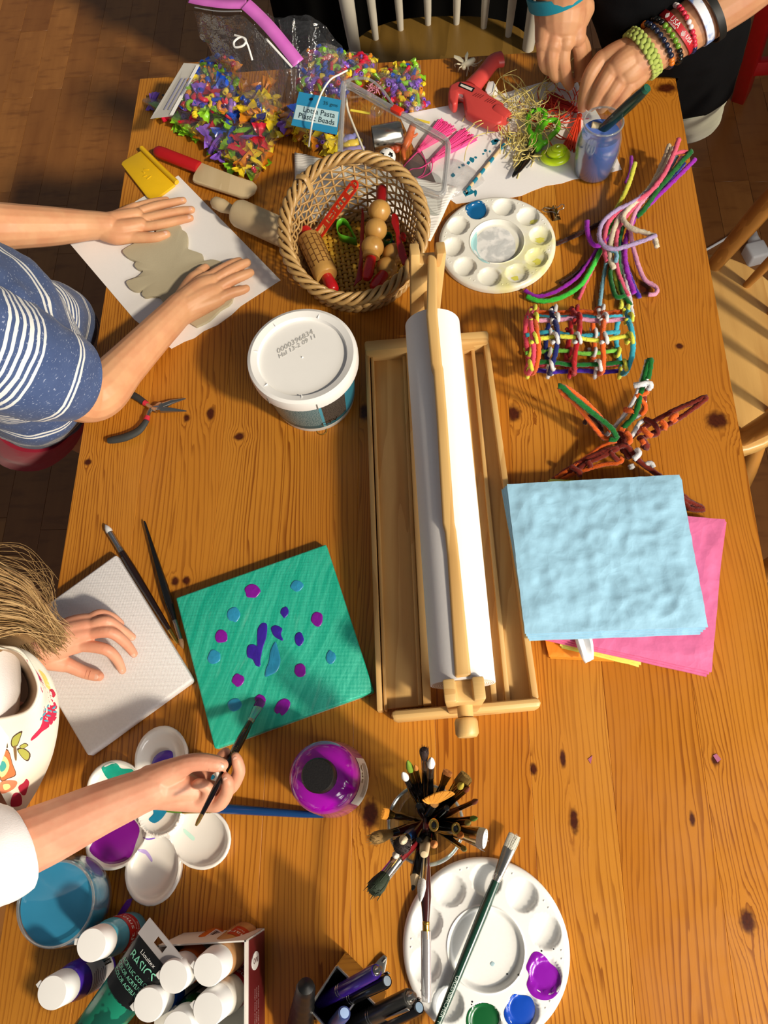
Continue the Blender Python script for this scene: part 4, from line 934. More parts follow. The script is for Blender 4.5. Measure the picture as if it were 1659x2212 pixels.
PCL = [
 ('purple', 'short-looking purple pipe cleaner standing behind the yellow one', [(1364, 338, .01), (1362, 370, .012), (1352, 395, .012)], .0030),
 ('brown', 'dark brown pipe cleaner lying between the stained palette and the bundle', [(1202, 527, .004), (1250, 506, .004), (1300, 480, .004), (1345, 455, .006)], .0036),
 ('yellow', 'yellow pipe cleaner at the left of the bundle', [(1372, 352, .028), (1358, 398, .026), (1338, 440, .022), (1322, 470, .016), (1318, 520, .010), (1330, 600, .006), (1343, 640, .004), (1341, 668, .004)], .0038),
 ('sky', 'pale blue pipe cleaner running straight down to the woven tube', [(1320, 480, .010), (1312, 550, .008), (1302, 610, .005), (1294, 670, .005)], .0033),
 ('brown', 'short brown pipe cleaner end beside the purple and bright green ones', [(1210, 612, .004), (1245, 590, .004), (1275, 560, .006), (1310, 520, .009)], .0028),
 ('purple', 'purple pipe cleaner curving out just above the bright green one', [(1133, 627, .005), (1160, 640, .005), (1200, 630, .005), (1245, 600, .006), (1275, 562, .008), (1295, 530, .011), (1310, 505, .013)], .0034),
 ('lime', 'bright green pipe cleaner sweeping to the lower left', [(1138, 640, .006), (1165, 650, .006), (1205, 645, .006), (1250, 620, .007), (1275, 585, .010), (1298, 540, .014)], .0040),
 ('pink', 'coral pink pipe cleaner end sticking out left below the bright green one', [(1250, 646, .004), (1262, 618, .005), (1280, 580, .007), (1305, 530, .010)], .0032),
 ('lime', 'green pipe cleaner hidden in the middle of the bundle crossing', [(1310, 510, .016), (1320, 490, .018), (1334, 472, .018)], .0040),
 ('indigo', 'indigo pipe cleaner ending at the lower right of the bundle', [(1330, 465, .012), (1340, 520, .010), (1352, 570, .008), (1368, 615, .006), (1382, 643, .005)], .0036),
 ('white', 'white pipe cleaner with its end below the dark green hook', [(1330, 520, .010), (1345, 570, .008), (1357, 630, .005), (1362, 660, .005), (1366, 684, .005)], .0040),
 ('green', 'dark green pipe cleaner from the upper right end to the bundle middle', [(1494, 326, .040), (1458, 366, .036), (1420, 412, .030), (1392, 452, .026), (1376, 468, .022)], .0044),
 ('green', 'dark green pipe cleaner hooked at the bottom of the bundle', [(1346, 490, .015), (1337, 530, .012), (1338, 590, .010), (1344, 630, .009), (1356, 650, .009), (1363, 660, .008)], .0036),
 ('green', 'dark green pipe cleaner bent into a square hook', [(1330, 560, .012), (1318, 588, .012), (1326, 630, .013), (1334, 642, .013), (1350, 638, .013)], .0036),
 ('blue', 'blue pipe cleaner between the dark green and purple ends', [(1478, 352, .026), (1440, 398, .022), (1405, 440, .018)], .0036),
 ('purple', 'bright purple pipe cleaner, rightmost upper end of the bundle', [(1502, 344, .038), (1470, 376, .034), (1430, 415, .028), (1402, 442, .024), (1370, 470, .02)], .0038),
 ('purple', 'thick purple pipe cleaner running down the middle of the bundle', [(1368, 475, .016), (1352, 520, .014), (1350, 560, .012), (1358, 600, .009), (1370, 634, .007)], .0044),
 ('pink', 'rose pipe cleaner curving down to the lower middle', [(1392, 425, .028), (1350, 470, .026), (1333, 505, .022), (1332, 570, .014), (1345, 615, .010), (1358, 640, .008)], .0036),
 ('palepink', 'pale pink pipe cleaner with a hooked foot at the lower right', [(1412, 410, .028), (1376, 452, .026), (1362, 495, .022), (1372, 550, .014), (1390, 600, .009), (1414, 618, .008), (1420, 628, .008), (1412, 636, .008), (1400, 636, .008)], .0036),
 ('cream', 'cream pipe cleaner ending below the crossing point', [(1446, 314, .03), (1428, 360, .03), (1395, 420, .03), (1352, 450, .03), (1328, 490, .028), (1318, 530, .026), (1318, 560, .024), (1327, 580, .022)], .0042),
 ('cream', 'cream pipe cleaner bent sharply to the right near the crossing', [(1455, 320, .034), (1432, 370, .034), (1390, 420, .034), (1358, 450, .034), (1346, 472, .034), (1362, 492, .036), (1395, 503, .038), (1412, 512, .038), (1419, 534, .037)], .0042),
 ('pink', 'coral pink pipe cleaner with the tallest upper end', [(1467, 300, .05), (1452, 340, .046), (1432, 380, .042), (1400, 418, .038), (1362, 440, .034), (1322, 470, .030), (1308, 500, .027), (1306, 540, .024), (1312, 565, .022)], .0040),
 ('pink', 'pink pipe cleaner tip bent across at the upper end', [(1455, 332, .04), (1468, 329, .04), (1483, 328, .038)], .0034),
 ('sky', 'pale blue pipe cleaner tucked among the upper ends', [(1462, 338, .03), (1450, 358, .03), (1430, 392, .026)], .0036),
 ('palepink', 'light pink pipe cleaner tucked right of the pale blue upper end', [(1474, 340, .034), (1456, 368, .032), (1424, 402, .028)], .0040),
 ('sky', 'icy blue pipe cleaner loop just under the cream one', [(1320, 540, .030), (1332, 548, .030), (1330, 566, .029)], .0034),
 ('lilac', 'lilac pipe cleaner looping under the crossing to the right', [(1420, 400, .036), (1370, 435, .036), (1330, 455, .036), (1302, 480, .037), (1294, 510, .038), (1304, 530, .039), (1325, 538, .040), (1360, 530, .041), (1400, 516, .042), (1417, 508, .042)], .0036),
 ('purple', 'purple pipe cleaner curled up at the left of the crossing', [(1268, 477, .03), (1270, 505, .028), (1280, 527, .026), (1295, 530, .025), (1310, 520, .025), (1318, 510, .024)], .0040),
]
for col, lab, pts, r in PCL: tag(chenille(pts, r).build('pipe_cleaner', FZ[col], smooth=180), lab, 'pipe cleaner', 'loose pipe cleaners in the bundle')

# ---------------------------------------------------------------- woven pipe cleaner tube
cg = T('pipe_cleaner_tube', 'colourful open tube woven from pipe cleaners', 'pipe cleaner craft', tuple(P(1245, 745)))
ca, cb_ = P(1140, 742, .041), P(1350, 742, .041); cax = (cb_ - ca).normalized(); cr_ = .041
cn_ = Vector((0, 0, 1)); cm_ = cn_.cross(cax)
def cyl(t, an, k=1.0):
    sq = 1 + .1 * math.cos(2 * an + 1); return ca.lerp(cb_, t) + cr_ * k * sq * (cn_ * math.sin(an) + cm_ * math.cos(an)) + Vector((0, 0, .0045))
longs = [(2.35, 'indigo'), (3.05, 'green'), (2.0, 'yellow'), (1.1, 'palepink'), (.45, 'orange'), (-.3, 'turq'), (-1.0, 'limey'), (-1.7, 'hot'), (-2.4, 'lilac')]
# the tube's angles: pi = towards the viewer, 0 = away
longs = [(-2.75, 'indigo'), (2.85, 'green'), (2.05, 'yellow'), (1.3, 'palepink'), (.62, 'orange'), (-.1, 'turq'), (-.75, 'turq'), (-1.35, 'limey'), (-2.0, 'hot')]
for an, col in longs:
    chenille([cyl(t, an + .06 * math.sin(t * 9 + an), 1 + .03 * math.sin(t * 14 + an)) for t in (0, .12, .25, .42, .58, .72, .88, 1)], .0034, 4).build('long_strand', FZ[col], cg, smooth=180)
for t, col in ((.015, 'hot'), (.06, 'orange'), (.24, 'navy'), (.46, 'red'), (.72, 'orange'), (.985, 'turq')):
    chenille([cyl(t + .02 * math.sin(a * 3 + t * 7), a, 1.06 + .05 * math.sin(a * 4.5)) for a in np.linspace(0, 2 * pi, 18)], .0038, 3).build('hoop_strand', FZ[col], cg, smooth=180)
for t, col in ((.24, 'white'), (.72, 'white'), (.46, 'red'), (.03, 'yellow'), (.97, 'yellow')):
    for an, c2 in longs:
        if col == 'yellow' and c2 in ('turq', 'hot'): continue
        p = cyl(t, an, 1.05); s = (cyl(t, an + .1) - cyl(t, an - .1)).normalized(); o_ = (p - ca.lerp(cb_, t)).normalized()
        loop = [p + s * .0065 * math.cos(g) + o_ * .0065 * math.sin(g) + cax * .004 * math.sin(g * .5 + an) for g in np.linspace(0, 2 * pi * 1.1, 9)]
        chenille(loop, .0028, 3).build('tie', FZ['white' if (t == .46 and an == 2.05) else col], cg, smooth=180)

# ---------------------------------------------------------------- pipe cleaner star
sr = T('pipe_cleaner_star', 'five-armed star made of brown, orange, green and white pipe cleaners', 'pipe cleaner craft', tuple(P(1345, 940)))
def ch(col, pts, r=.0034): chenille(pts, r).build('strand', FZ[col], sr, smooth=180)
ch('orange', [(1318, 948, .03), (1300, 942, .03), (1270, 905, .045), (1240, 870, .065), (1216, 850, .08), (1208, 836, .085)])
ch('green', [(1332, 944, .04), (1318, 922, .05), (1275, 888, .065), (1238, 858, .082), (1215, 836, .09), (1206, 834, .09)], .004)
ch('orange', [(1208, 834, .086), (1225, 838, .08), (1265, 868, .06), (1300, 905, .04), (1320, 932, .028)])
ch('green', [(1316, 948, .036), (1328, 950, .037), (1334, 941, .038)], .004)
ch('brown', [(1262, 915, .02), (1275, 900, .03), (1295, 915, .02), (1300, 940, .02)])
ch('white', [(1300, 948, .01), (1320, 930, .02), (1350, 895, .035), (1372, 860, .055), (1392, 800, .075), (1398, 778, .085)])
ch('green', [(1345, 925, .03), (1372, 895, .045), (1384, 850, .06), (1392, 815, .075), (1402, 778, .088), (1406, 782, .088), (1400, 818, .075)], .004)
ch('white', [(1368, 905, .03), (1390, 885, .04), (1392, 840, .058), (1402, 800, .075), (1404, 778, .085)])
ch('white', [(1370, 833, .074), (1385, 830, .078), (1402, 828, .078), (1406, 836, .076), (1400, 840, .072)], .0042)
ch('orange', [(1398, 842, .06), (1396, 850, .06), (1376, 855, .058), (1390, 868, .05), (1394, 884, .045), (1384, 896, .04)], .0036)
ch('orange', [(1350, 885, .04), (1362, 888, .045), (1370, 892, .045)], .0042)
ch('rust', [(1376, 845, .06), (1390, 855, .055), (1392, 866, .05)], .0034)
ch('rust', [(1362, 945, .02), (1400, 918, .035), (1450, 890, .05), (1500, 868, .065), (1522, 858, .07), (1524, 862, .07), (1480, 895, .055), (1430, 925, .035), (1390, 945, .02)], .0036)
ch('rust', [(1370, 935, .026), (1420, 905, .042), (1470, 880, .055), (1518, 862, .067)], .0034)
ch('rust', [(1392, 905, .036), (1412, 915, .04), (1422, 935, .036), (1404, 940, .03)], .004)
for pts in ([(1388, 925, .045), (1398, 935, .046), (1408, 943, .044)], [(1426, 910, .052), (1436, 918, .052), (1434, 928, .05)], [(1448, 908, .056), (1456, 898, .058), (1464, 896, .058)], [(1450, 900, .056), (1460, 912, .055)], [(1352, 934, .04), (1362, 950, .042), (1356, 958, .04)], [(1386, 950, .036), (1392, 960, .036)]): ch('orange', pts, .0042)
ch('rust', [(1190, 1040, .006), (1230, 1012, .012), (1280, 985, .022), (1325, 968, .03), (1330, 972, .03), (1270, 1000, .02), (1240, 1020, .014)], .0036)
ch('orange', [(1200, 1034, .010), (1250, 1000, .016), (1300, 965, .025), (1332, 952, .032)], .003)
ch('orange', [(1210, 1034, .008), (1255, 1018, .014), (1300, 1004, .02), (1335, 1000, .024), (1344, 993, .026), (1338, 988, .026)], .0034)
ch('rust', [(1215, 1030, .008), (1270, 995, .018), (1322, 972, .03)], .004)
ch('rust', [(1232, 1008, .022), (1250, 1018, .024), (1252, 1028, .02)], .004); ch('rust', [(1318, 975, .03), (1330, 990, .028), (1338, 998, .022)], .0036); ch('rust', [(1270, 995, .024), (1276, 1010, .022)], .004)
ch('rust', [(1330, 968, .028), (1350, 962, .034), (1364, 975, .032), (1385, 1000, .026), (1420, 1025, .02), (1450, 1055, .016), (1480, 1080, .012), (1512, 1094, .008), (1518, 1101, .008), (1490, 1098, .01), (1470, 1075, .012)], .004)
ch('rust', [(1370, 990, .02), (1400, 1010, .018), (1440, 1040, .014), (1480, 1075, .010), (1515, 1100, .006)], .004)
ch('white', [(1368, 992, .036), (1378, 984, .038), (1380, 976, .037), (1374, 972, .034)], .0042); ch('white', [(1362, 1004, .026), (1366, 1012, .026)], .0042); ch('white', [(1394, 1003, .026), (1406, 1000, .027), (1412, 1010, .025)], .0036)
ch('rust', [(1342, 930, .02), (1352, 948, .024), (1350, 968, .026), (1360, 985, .02), (1340, 960, .014), (1334, 945, .012)], .006)
ch('orange', [(1338, 925, .03), (1350, 930, .03)], .004); ch('white', [(1362, 945, .03), (1372, 930, .034), (1380, 915, .034), (1392, 908, .034)], .0034); ch('green', [(1340, 935, .012), (1350, 950, .012), (1344, 958, .012)], .004)
ch('rust', [(1382, 945, .03), (1392, 955, .034), (1398, 966, .03), (1388, 960, .028)], .005)

# ---------------------------------------------------------------- binder clip
bcl = T('binder_clip', 'small bronze binder clip with wire handles between the stained palette and pipe cleaners', 'binder clip', tuple(P(1205, 465)))
a, b_ = P(1196, 456, .0), P(1202, 474, .0); dv = (b_ - a).normalized(); nv = Vector((-dv.y, dv.x, 0))
Mc = Matrix((dv, nv, Vector((0, 0, 1)))).transposed().to_4x4(); Mc.translation = (a + b_) / 2
B().prism([(-.0095, .0065, 0), (.0095, .0065, 0), (.0095, .0015, 0), (-.0095, .0015, 0)], 0, .001, Mc)
o = B(); prof = [(-.0065, .0005), (.0065, .0005), (.0012, .0105), (-.0012, .0105)]
o.add([Mc @ Vector((x, y, z)) for x in (-.0105, .0105) for y, z in prof], [(0, 1, 5, 4), (1, 2, 6, 5), (3, 0, 4, 7)]); o.build('spring_steel', plain('#8a6f48', .25, 1), bcl, solid=.0006)
for y0 in (-1, 1):
    L = [Mc @ Vector((x * 1.0, y, z)) for x, y, z in ((-.006, .001 * y0, .0105), (-.003, y0 * .006 - .002, .013), (-.0042, y0 * .013 - .004, .016), (0, y0 * .0165 - .005, .0175), (.0042, y0 * .013 - .004, .016), (.003, y0 * .006 - .002, .013), (.006, .001 * y0, .0105))]
    B().tube(catmull(L, 5), .0007, 7).build('wire_handle', M_STEEL, bcl)

# ---------------------------------------------------------------- scissors
scs = T('scissors', 'child scissors with bright green handles and dark blades on the torn sheet', 'scissors', tuple(P(1155, 320)))
M_LIME = plain('#63c81a', .3, coat=.3); M_BLADE = plain('#4b4a46', .22, 1)
def loopring(px, h, r, fl):
    L = catmull([P(a, b, h) for a, b in px], 5, True); B().tube(L, r, 10, closed=True, flat=fl).build('handle_loop', M_LIME, scs)
loopring([(1148, 290), (1142, 275), (1140, 258), (1148, 243), (1163, 238), (1177, 243), (1176, 256), (1166, 270), (1158, 290)], .011, .0042, 1)
loopring([(1168, 305), (1166, 290), (1172, 274), (1184, 262), (1200, 260), (1206, 270), (1203, 282), (1190, 294), (1178, 308)], .013, .0042, 1)
for px, h in (([(1147, 284), (1159, 288), (1158, 310), (1150, 315), (1141, 313)], .014), ([(1165, 300), (1180, 303), (1168, 315), (1162, 319), (1152, 314)], .016)):
    B().prism([P(a, b, h) for a, b in px], TZ + .005).build('handle_shank', M_LIME, scs, bevel=.0015)
B().prism([P(a, b, .009) for a, b in ((1140, 312), (1152, 312), (1152, 322), (1140, 345), (1124, 366), (1107, 381), (1106, 378), (1122, 345))], TZ + .0055).build('blade', M_BLADE, scs, bevel=.0006)
B().prism([P(a, b, .012) for a, b in ((1148, 313), (1159, 316), (1156, 328), (1142, 350), (1126, 368), (1108, 382), (1120, 362))], TZ + .009).build('blade', M_BLADE, scs, bevel=.0006)
B().lathe([(0, 0), (.0032, 0), (.003, .001), (0, .0016)], 14, Matrix.Translation(P(1147, 324, .0118))).build('rivet', plain('#d8d8d6', .2, 1), scs)
teeth = B()
for i in range(7): teeth.lathe([(.0011, 0), (0, .0032)], 5, axm(P(1168 + i * 6, 318 - i * 5, .008), P(1172 + i * 6, 324 - i * 5, .008)))
teeth.build('serrated_edge', M_LIME, scs)

# ---------------------------------------------------------------- neon putty coil
M_NEON = plain('#c9e815', .3, coat=.3, var=.04)
pt = T('putty_coil', 'coiled blob of neon yellow-green putty on the torn sheet', 'putty', tuple(P(1200, 345)))
co_ = P(1201, 343, .004)
L = [co_ + Vector(((.0205 - .0016 * t) * math.cos(t + 2.4) * 1.05, (.0165 - .0013 * t) * math.sin(t + 2.4), .0035 + .0012 * t)) for t in np.linspace(0, 2 * pi * 1.9, 60)]
B().tube(L, [.0045, .0062, .0064, .006, .0052, .004], 12, flat=.9).build('outer_coil', M_NEON, pt)
L = [co_ + Vector((.002 + (.0105 - .0011 * t) * math.cos(t), .002 + (.0085 - .0009 * t) * math.sin(t), .0145 + .0006 * t)) for t in np.linspace(0, 2 * pi * 1.4, 40)]
B().tube(L, [.004, .0046, .0042, .003], 10).build('inner_coil', M_NEON, pt); B().ball(co_ + Vector((.001, .001, .010)), (.014, .0115, .0062), 10).build('coil_core', M_NEON, pt)

# ---------------------------------------------------------------- painted stick
M_BW = plain('#0f7893', .4)
ps = T('painted_stick', 'thin wooden stick painted with blue bands lying on the torn sheet', 'stick', tuple(P(1060, 353)))
p0, p1 = P(1105, 292, .0042), P(1008, 412, .0042); d_ = p1 - p0
B().lathe([(0, 0), (.0026, 0), (.0026, d_.length), (0, d_.length)], 10, axm(p0, p1)).build('stick_body', plain('#cdb48a', .6), ps)
for t0, t1 in ((0, .1), (.17, .26), (.42, .5), (.62, .70), (.78, .86), (.93, 1.0)): B().lathe([(.0028, t0 * d_.length), (.0029, t0 * d_.length + .0006), (.0029, t1 * d_.length), (.0028, t1 * d_.length + .0005)], 10, axm(p0, p1)).build('blue_band', M_BW, ps)
spl = [(1068, 308, 8, 6), (1072, 303, 6, 4), (1020, 345, 7, 5), (1012, 352, 4, 3), (1048, 325, 3, 3), (1044, 332, 2.5, 2), (1028, 340, 3, 2), (1058, 327, 2, 2), (1015, 414, 9, 7), (1006, 417, 5, 6), (1027, 417, 3, 6), (1100, 296, 8, 4), (1000, 356, 4, 3), (992, 362, 3, 2), (978, 378, 4, 4)]
for u_, v_, a, b_ in spl:
    B().prism([P(x, y, .0011) for x, y in circ(u_, v_, a, b_, 9, .45)], TZ + .0006).build('paint_splatter', M_BW, TORN, label='dried blue paint splatter')

# ---------------------------------------------------------------- raffia tangle, tassels
M_RAF = plain('#d9c878', .6, var=.2)
b = B(); R2 = random.Random(4)
def wisp(b, c, sp, ln, r, up, rr=R2, n=5):
    a = rr.uniform(0, 2 * pi); u, v = c[0] + rr.gauss(0, sp[0]), c[1] + rr.gauss(0, sp[1]); pts = []; h = rr.uniform(.002, up); cur = rr.uniform(-.5, .5)
    for i in range(n): pts.append(P(u, v, max(.0015, h + rr.uniform(-.004, .006)))); u += math.cos(a) * ln / n; v += math.sin(a) * ln / n; a += cur + rr.uniform(-.3, .3)
    b.tube(catmull(pts, 4), r, 5)
for i in range(95): wisp(b, (1145, 228), (38, 26), R2.uniform(40, 120), .0006, .022)
for i in range(45): wisp(b, (1128, 310), (16, 18), R2.uniform(30, 70), .0009, .012)
for i in range(18): wisp(b, (1085, 265), (20, 20), R2.uniform(60, 130), .0007, .02)
o = b.build('raffia_strands', M_RAF, kind='stuff'); tag(o, 'tangle of pale yellow raffia strands around the green scissors', 'raffia', kind='stuff')
def tassel(label, top, neck, end, fan, mat, nst=90, grp=None, loop=None, h=.006, seed=1):
    rr = random.Random(seed); r = T('tassel', label, 'tassel', tuple(P(*neck, 0)), grp); n_ = P(*neck, h); e = P(*end, h * .6); d = e - n_; L = d.length; dn = d / L; s = Vector((-dn.y, dn.x, 0))
    b = B()
    for i in range(nst):
        t = rr.uniform(-1, 1); k = rr.uniform(.85, 1.05); z = rr.uniform(-.7, 1) * h * .6
        b.tube(catmull([n_ + s * t * .002 + Vector((0, 0, z * .4)), n_ + dn * L * .4 * k + s * t * fan * .45 + Vector((0, 0, z)), n_ + dn * L * k + s * t * fan + Vector((0, 0, z - .001))], 3), .0009, 5)
    b.build('fringe', mat, r, kind='stuff')
    B().ball(n_, (.0042, .0042, .0042), 8).build('knot', mat, r); B().lathe([(.0034, 0), (.004, .002), (.0038, .005), (.004, .006), (.0034, .008)], 12, axm(n_ + dn * .003, n_ + dn * .02)).build('wrap', mat, r)
    if loop: 
        for l in loop: B().tube(catmull([P(*p) for p in l], 6), .0009, 6).build('cord', mat, r)
    return r
M_HOT = plain('#f0408f', .6, var=.12, scale=300); M_ORT = plain('#d8401f', .6, var=.2, scale=300); M_RT = plain('#b01d14', .6, var=.2, scale=300)
tassel('hot pink tassel, the upper one beside the clear box', None, (905, 325), (968, 268), .017, M_HOT, 100, loop=[[(905, 325, .006), (885, 345, .004), (872, 360, .002), (872, 372, .002)], [(905, 325, .006), (920, 350, .003), (915, 375, .002), (902, 384, .002)]], seed=3)
tassel('hot pink tassel, the lower one crossing the clear box corner', None, (935, 346), (1014, 290), .016, M_HOT, 100, loop=[[(935, 346, .006), (910, 362, .004), (890, 365, .002), (880, 372, .002)], [(935, 346, .006), (930, 372, .003), (905, 386, .002)]], seed=4)
tassel('orange tassel lying behind the blue water jar', None, (1252, 250), (1234, 322), .014, M_ORT, 90, seed=5)
tassel('red tassel under the raffia behind the scissors', None, (1245, 238), (1180, 215), .018, M_RT, 90, seed=6)
b = B(); R2 = random.Random(9)
for i in range(30): wisp(b, (1215, 250), (26, 16), R2.uniform(40, 110), .0008, .012)
for pts in ([(1195, 290, .01), (1210, 300, .006), (1232, 296, .004), (1252, 275, .006)], [(1190, 262, .01), (1205, 290, .008), (1235, 305, .005)]): b.tube(catmull([P(*p) for p in pts], 6), .001, 6)
o = b.build('orange_threads', M_ORT, kind='stuff'); tag(o, 'loose orange-red threads between the scissors and the water jar', 'thread', kind='stuff')
rg2 = P(1146, 241, .014); o = B().tube([rg2 + Vector((.0085 * math.cos(t), .0062 * math.sin(t), .002 * math.cos(t))) for t in np.linspace(0, 2 * pi, 40, endpoint=False)], .0007, 6, closed=True).build('rubber_band', M_BLACK); tag(o, 'thin black elastic band in the raffia above the scissors', 'elastic band')

# ---------------------------------------------------------------- glue gun
gg = T('glue_gun', 'red hot-glue gun lying on its side at the top edge of the torn sheet', 'glue gun', tuple(P(1035, 215)))
M_GUN = plain('#c9443f', .42, var=.03)
body = [(968, 197), (972, 182), (988, 174), (1003, 174), (1022, 178), (1040, 190), (1060, 205), (1088, 221), (1092, 238), (1086, 262), (1074, 266), (1058, 262), (1030, 250), (1006, 238), (1003, 215), (1000, 202), (990, 200), (988, 222), (978, 225), (969, 212)]
B().prism([P(a, b, .026) for a, b in body], TZ + .006).build('body', M_GUN, gg, bevel=.006, seg=3)
hd = catmull([P(1018, 190, .017), P(1040, 165, .019), (P(1056, 145, .020)), P(1068, 132, .020), P(1084, 128, .019)], 6)
B().tube(hd, [.0155, .0135, .0125, .0135, .0145], 16, flat=.75).build('handle', M_GUN, gg)
tl_ = P(1045, 205, .0265)
gx = (P(1088, 228, .02) - P(990, 185, .02)).normalized()
B().lathe([(.0118, 0), (.0125, .004), (.0122, .02), (.0105, .026), (0, .026)], 24, axm(P(1070, 240, .017), P(1085, 250, .017))).build('nose_collar', M_GUN, gg)
B().lathe([(.006, 0), (.0045, .008), (.0022, .017), (0, .017)], 14, axm(P(1084, 250, .016), P(1098, 258, .016))).build('nozzle', M_STEEL, gg)
B().lathe([(0, 0), (.0062, 0), (.0062, .02), (0, .02)], 16, axm(P(990, 205, .018), P(1006, 212, .018))).build('glue_stick', M_FROST, gg)
tr = [(1054, 176), (1066, 174), (1072, 184), (1076, 195), (1066, 199), (1052, 200), (1048, 194)]
B().prism([P(a, b, .019) for a, b in tr], TZ + .010).build('trigger', M_WHITEP, gg, bevel=.0015)
B().prism([P(a, b, .0266) for a, b in ((994, 177), (1026, 190), (1020, 199), (990, 186))], TZ + .025).build('label_plate', M_BLACK, gg); B().prism([P(a, b, .0269) for a, b in ((996, 181), (1021, 191), (1018, 196), (994, 185))], TZ + .026).build('label_window', plain('#d9d4ca', .5), gg)
for i in range(8):
    p = P(1026 + (i % 4) * 5 + (i // 4) * 26, 204 + (i % 4) * 1.6 + (i // 4) * 12, .0262)
    B().box((0, 0, 0), (.0011, .009, .0006), Matrix.Translation(p) @ Matrix.Rotation(-.9, 4, 'Z')).build('vent_slot', plain('#7c1e1c', .7), gg)
B().prism([P(a, b, .004) for a, b in ((1062, 126), (1070, 116), (1080, 118), (1078, 130))], TZ + .001).build('hang_clip', M_FROST, gg, bevel=.001)

# ---------------------------------------------------------------- plastic toy insect
fb = T('toy_insect', 'cream plastic toy insect with wings beside the glue gun', 'toy insect', tuple(P(1005, 140)))
M_IV = plain('#e9dfc0', .5)
B().limb([P(1000, 140, .014), P(1012, 136, .016), P(1022, 130, .014)], [.0035, .0055, .0042], 12).build('body', M_IV, fb)
B().ball(P(1002, 146, .012), .004, 8).build('head', M_IV, fb)
for px, h in (([(1002, 136), (992, 132), (980, 124), (981, 118), (994, 122), (1004, 131)], .018), ([(1005, 132), (1004, 120), (1010, 110), (1012, 116), (1009, 130)], .021)):
    B().prism([P(a, b, h) for a, b in px], TZ + h - .0012).build('wing', M_IV, fb, bevel=.0004)
for px in ([(998, 140, .012), (988, 138, .016), (982, 140, .008), (984, 145, .001)], [(1000, 143, .012), (993, 146, .014), (990, 154, .001)], [(1010, 141, .012), (1012, 150, .012), (1014, 154, .001)], [(1016, 138, .012), (1030, 138, .014), (1041, 130, .001)], [(1014, 139, .012), (1024, 143, .012), (1030, 142, .001)], [(1012, 140, .012), (1008, 165, .001)]):
    B().tube(catmull([P(*p) for p in px], 4), [.0012, .0009], 6).build('leg', M_IV, fb)

# ---------------------------------------------------------------- paper towel under the basket
m = N('paper_towel'); co = m.co(); wv = m.n('ShaderNodeTexWave'); wv.wave_type = 'RINGS'; wv.inputs['Scale'].default_value = 60; wv.inputs['Distortion'].default_value = 8; wv.inputs['Detail'].default_value = 1; wv.inputs['Detail Scale'].default_value = .6; m.put(wv.inputs['Vector'], co)
m.set(col=(.86, .84, .80, 1), rough=.95, spec=.1); m.bump(wv.outputs['Fac'], .35, .0012); M_TOWEL = m.m
tw = [P(637, 325, .0), P(720, 322, .0), P(985, 402, .0), P(978, 470), P(940, 482), P(905, 520), P(640, 400)]
def towel(u, v):
    a = P(636, 328, .006).lerp(P(988, 402, .006), u); b_ = P(636, 470, .006).lerp(P(930, 520, .004), u); q = a.lerp(b_, v)
    q.z = TZ + .0012 + .0032 * (1 + mn.noise(q * 24)) * (1 if v < .6 else .6); return q
B_ = B().grid(towel, 40, 24); o = B_.build('paper_towel', M_TOWEL, smooth=180, solid=.0006); tag(o, 'embossed white paper towel under the wicker basket and clear box', 'paper towel')

# ---------------------------------------------------------------- wicker basket
bkc = Vector((-.114, .772, TZ)); BH, RB, RT = .083, .080, .100
bsk = T('wicker_basket', 'round open wicker basket holding wooden rollers and red dough tools', 'basket', tuple(bkc))
m = N('willow'); nz = m.noise(m.co(), 60, 3); m.set(col=m.mix(m.math('ADD', m.math('MULTIPLY', nz, .8), m.math('MULTIPLY', m.rand(), .2)), C('#8a6030'), C('#d6b273')), rough=.42, coat=.2); m.bump(m.noise(m.co(), 500, 2), .2, .0005); M_WIL = m.m
NS = 36
def wallp(a, z, dr=0):
    """wall point: the rim is higher at the back than at the front"""
    t = max(0, z / BH); r = RB + (RT - RB) * min(t, 1) ** .8 + dr
    return bkc + Vector((r * math.cos(a), r * math.sin(a) * (1 + .06 * min(t, 1)), .004 + z / BH * (.076 + .023 * math.sin(a))))
for i in range(NS):
    a = 2 * pi * i / NS; B().tube([wallp(a, z) for z in (0, BH * .35, BH * .7, BH)], .0017, 6).build('stake', M_WIL, bsk, smooth=180)
rows = 15
for k in range(rows):
    z = .004 + (BH - .012) * k / (rows - 1); th = .0026 if k < 3 else .0015
    L = [wallp(2 * pi * i / (NS * 4), z + .0012 * math.sin(i * .7 + k), .0029 * math.cos(pi * i / 4 + pi * (k % 2))) for i in range(NS * 4)]
    B().tube(L, th, 6, closed=True, flat=1.05).build('weaver', M_WIL, bsk, smooth=180)
for s in range(4):
    L = []
    for i in range(320):
        a = 2 * pi * i / 320; g = a * 11 + s * pi / 2; c = wallp(a, BH + .002); o_ = Vector((math.cos(a), math.sin(a), 0)); L.append(c + o_ * .0072 * math.cos(g) + Vector((0, 0, .0052 * math.sin(g))))
    B().tube(L, .0034, 7, closed=True).build('rim_braid', M_WIL, bsk, smooth=180)
for s in range(3):
    L = []
    for i in range(280):
        a = 2 * pi * i / 280; g = a * 16 + s * 2 * pi / 3; c = wallp(a, .003); o_ = Vector((math.cos(a), math.sin(a), 0)); L.append(c + o_ * (.002 + .005 * math.cos(g)) + Vector((0, 0, .001 + .004 * math.sin(g))))
    B().tube(L, .003, 6, closed=True).build('foot_braid', M_WIL, bsk, smooth=180)
M_CANE = plain('#cfa63a', .35, var=.25, scale=40); M_CANE2 = plain('#b98a24', .35, var=.25, scale=40)
ga = math.radians(8); gx_, gy_ = Vector((math.cos(ga), math.sin(ga), 0)), Vector((-math.sin(ga), math.cos(ga), 0))
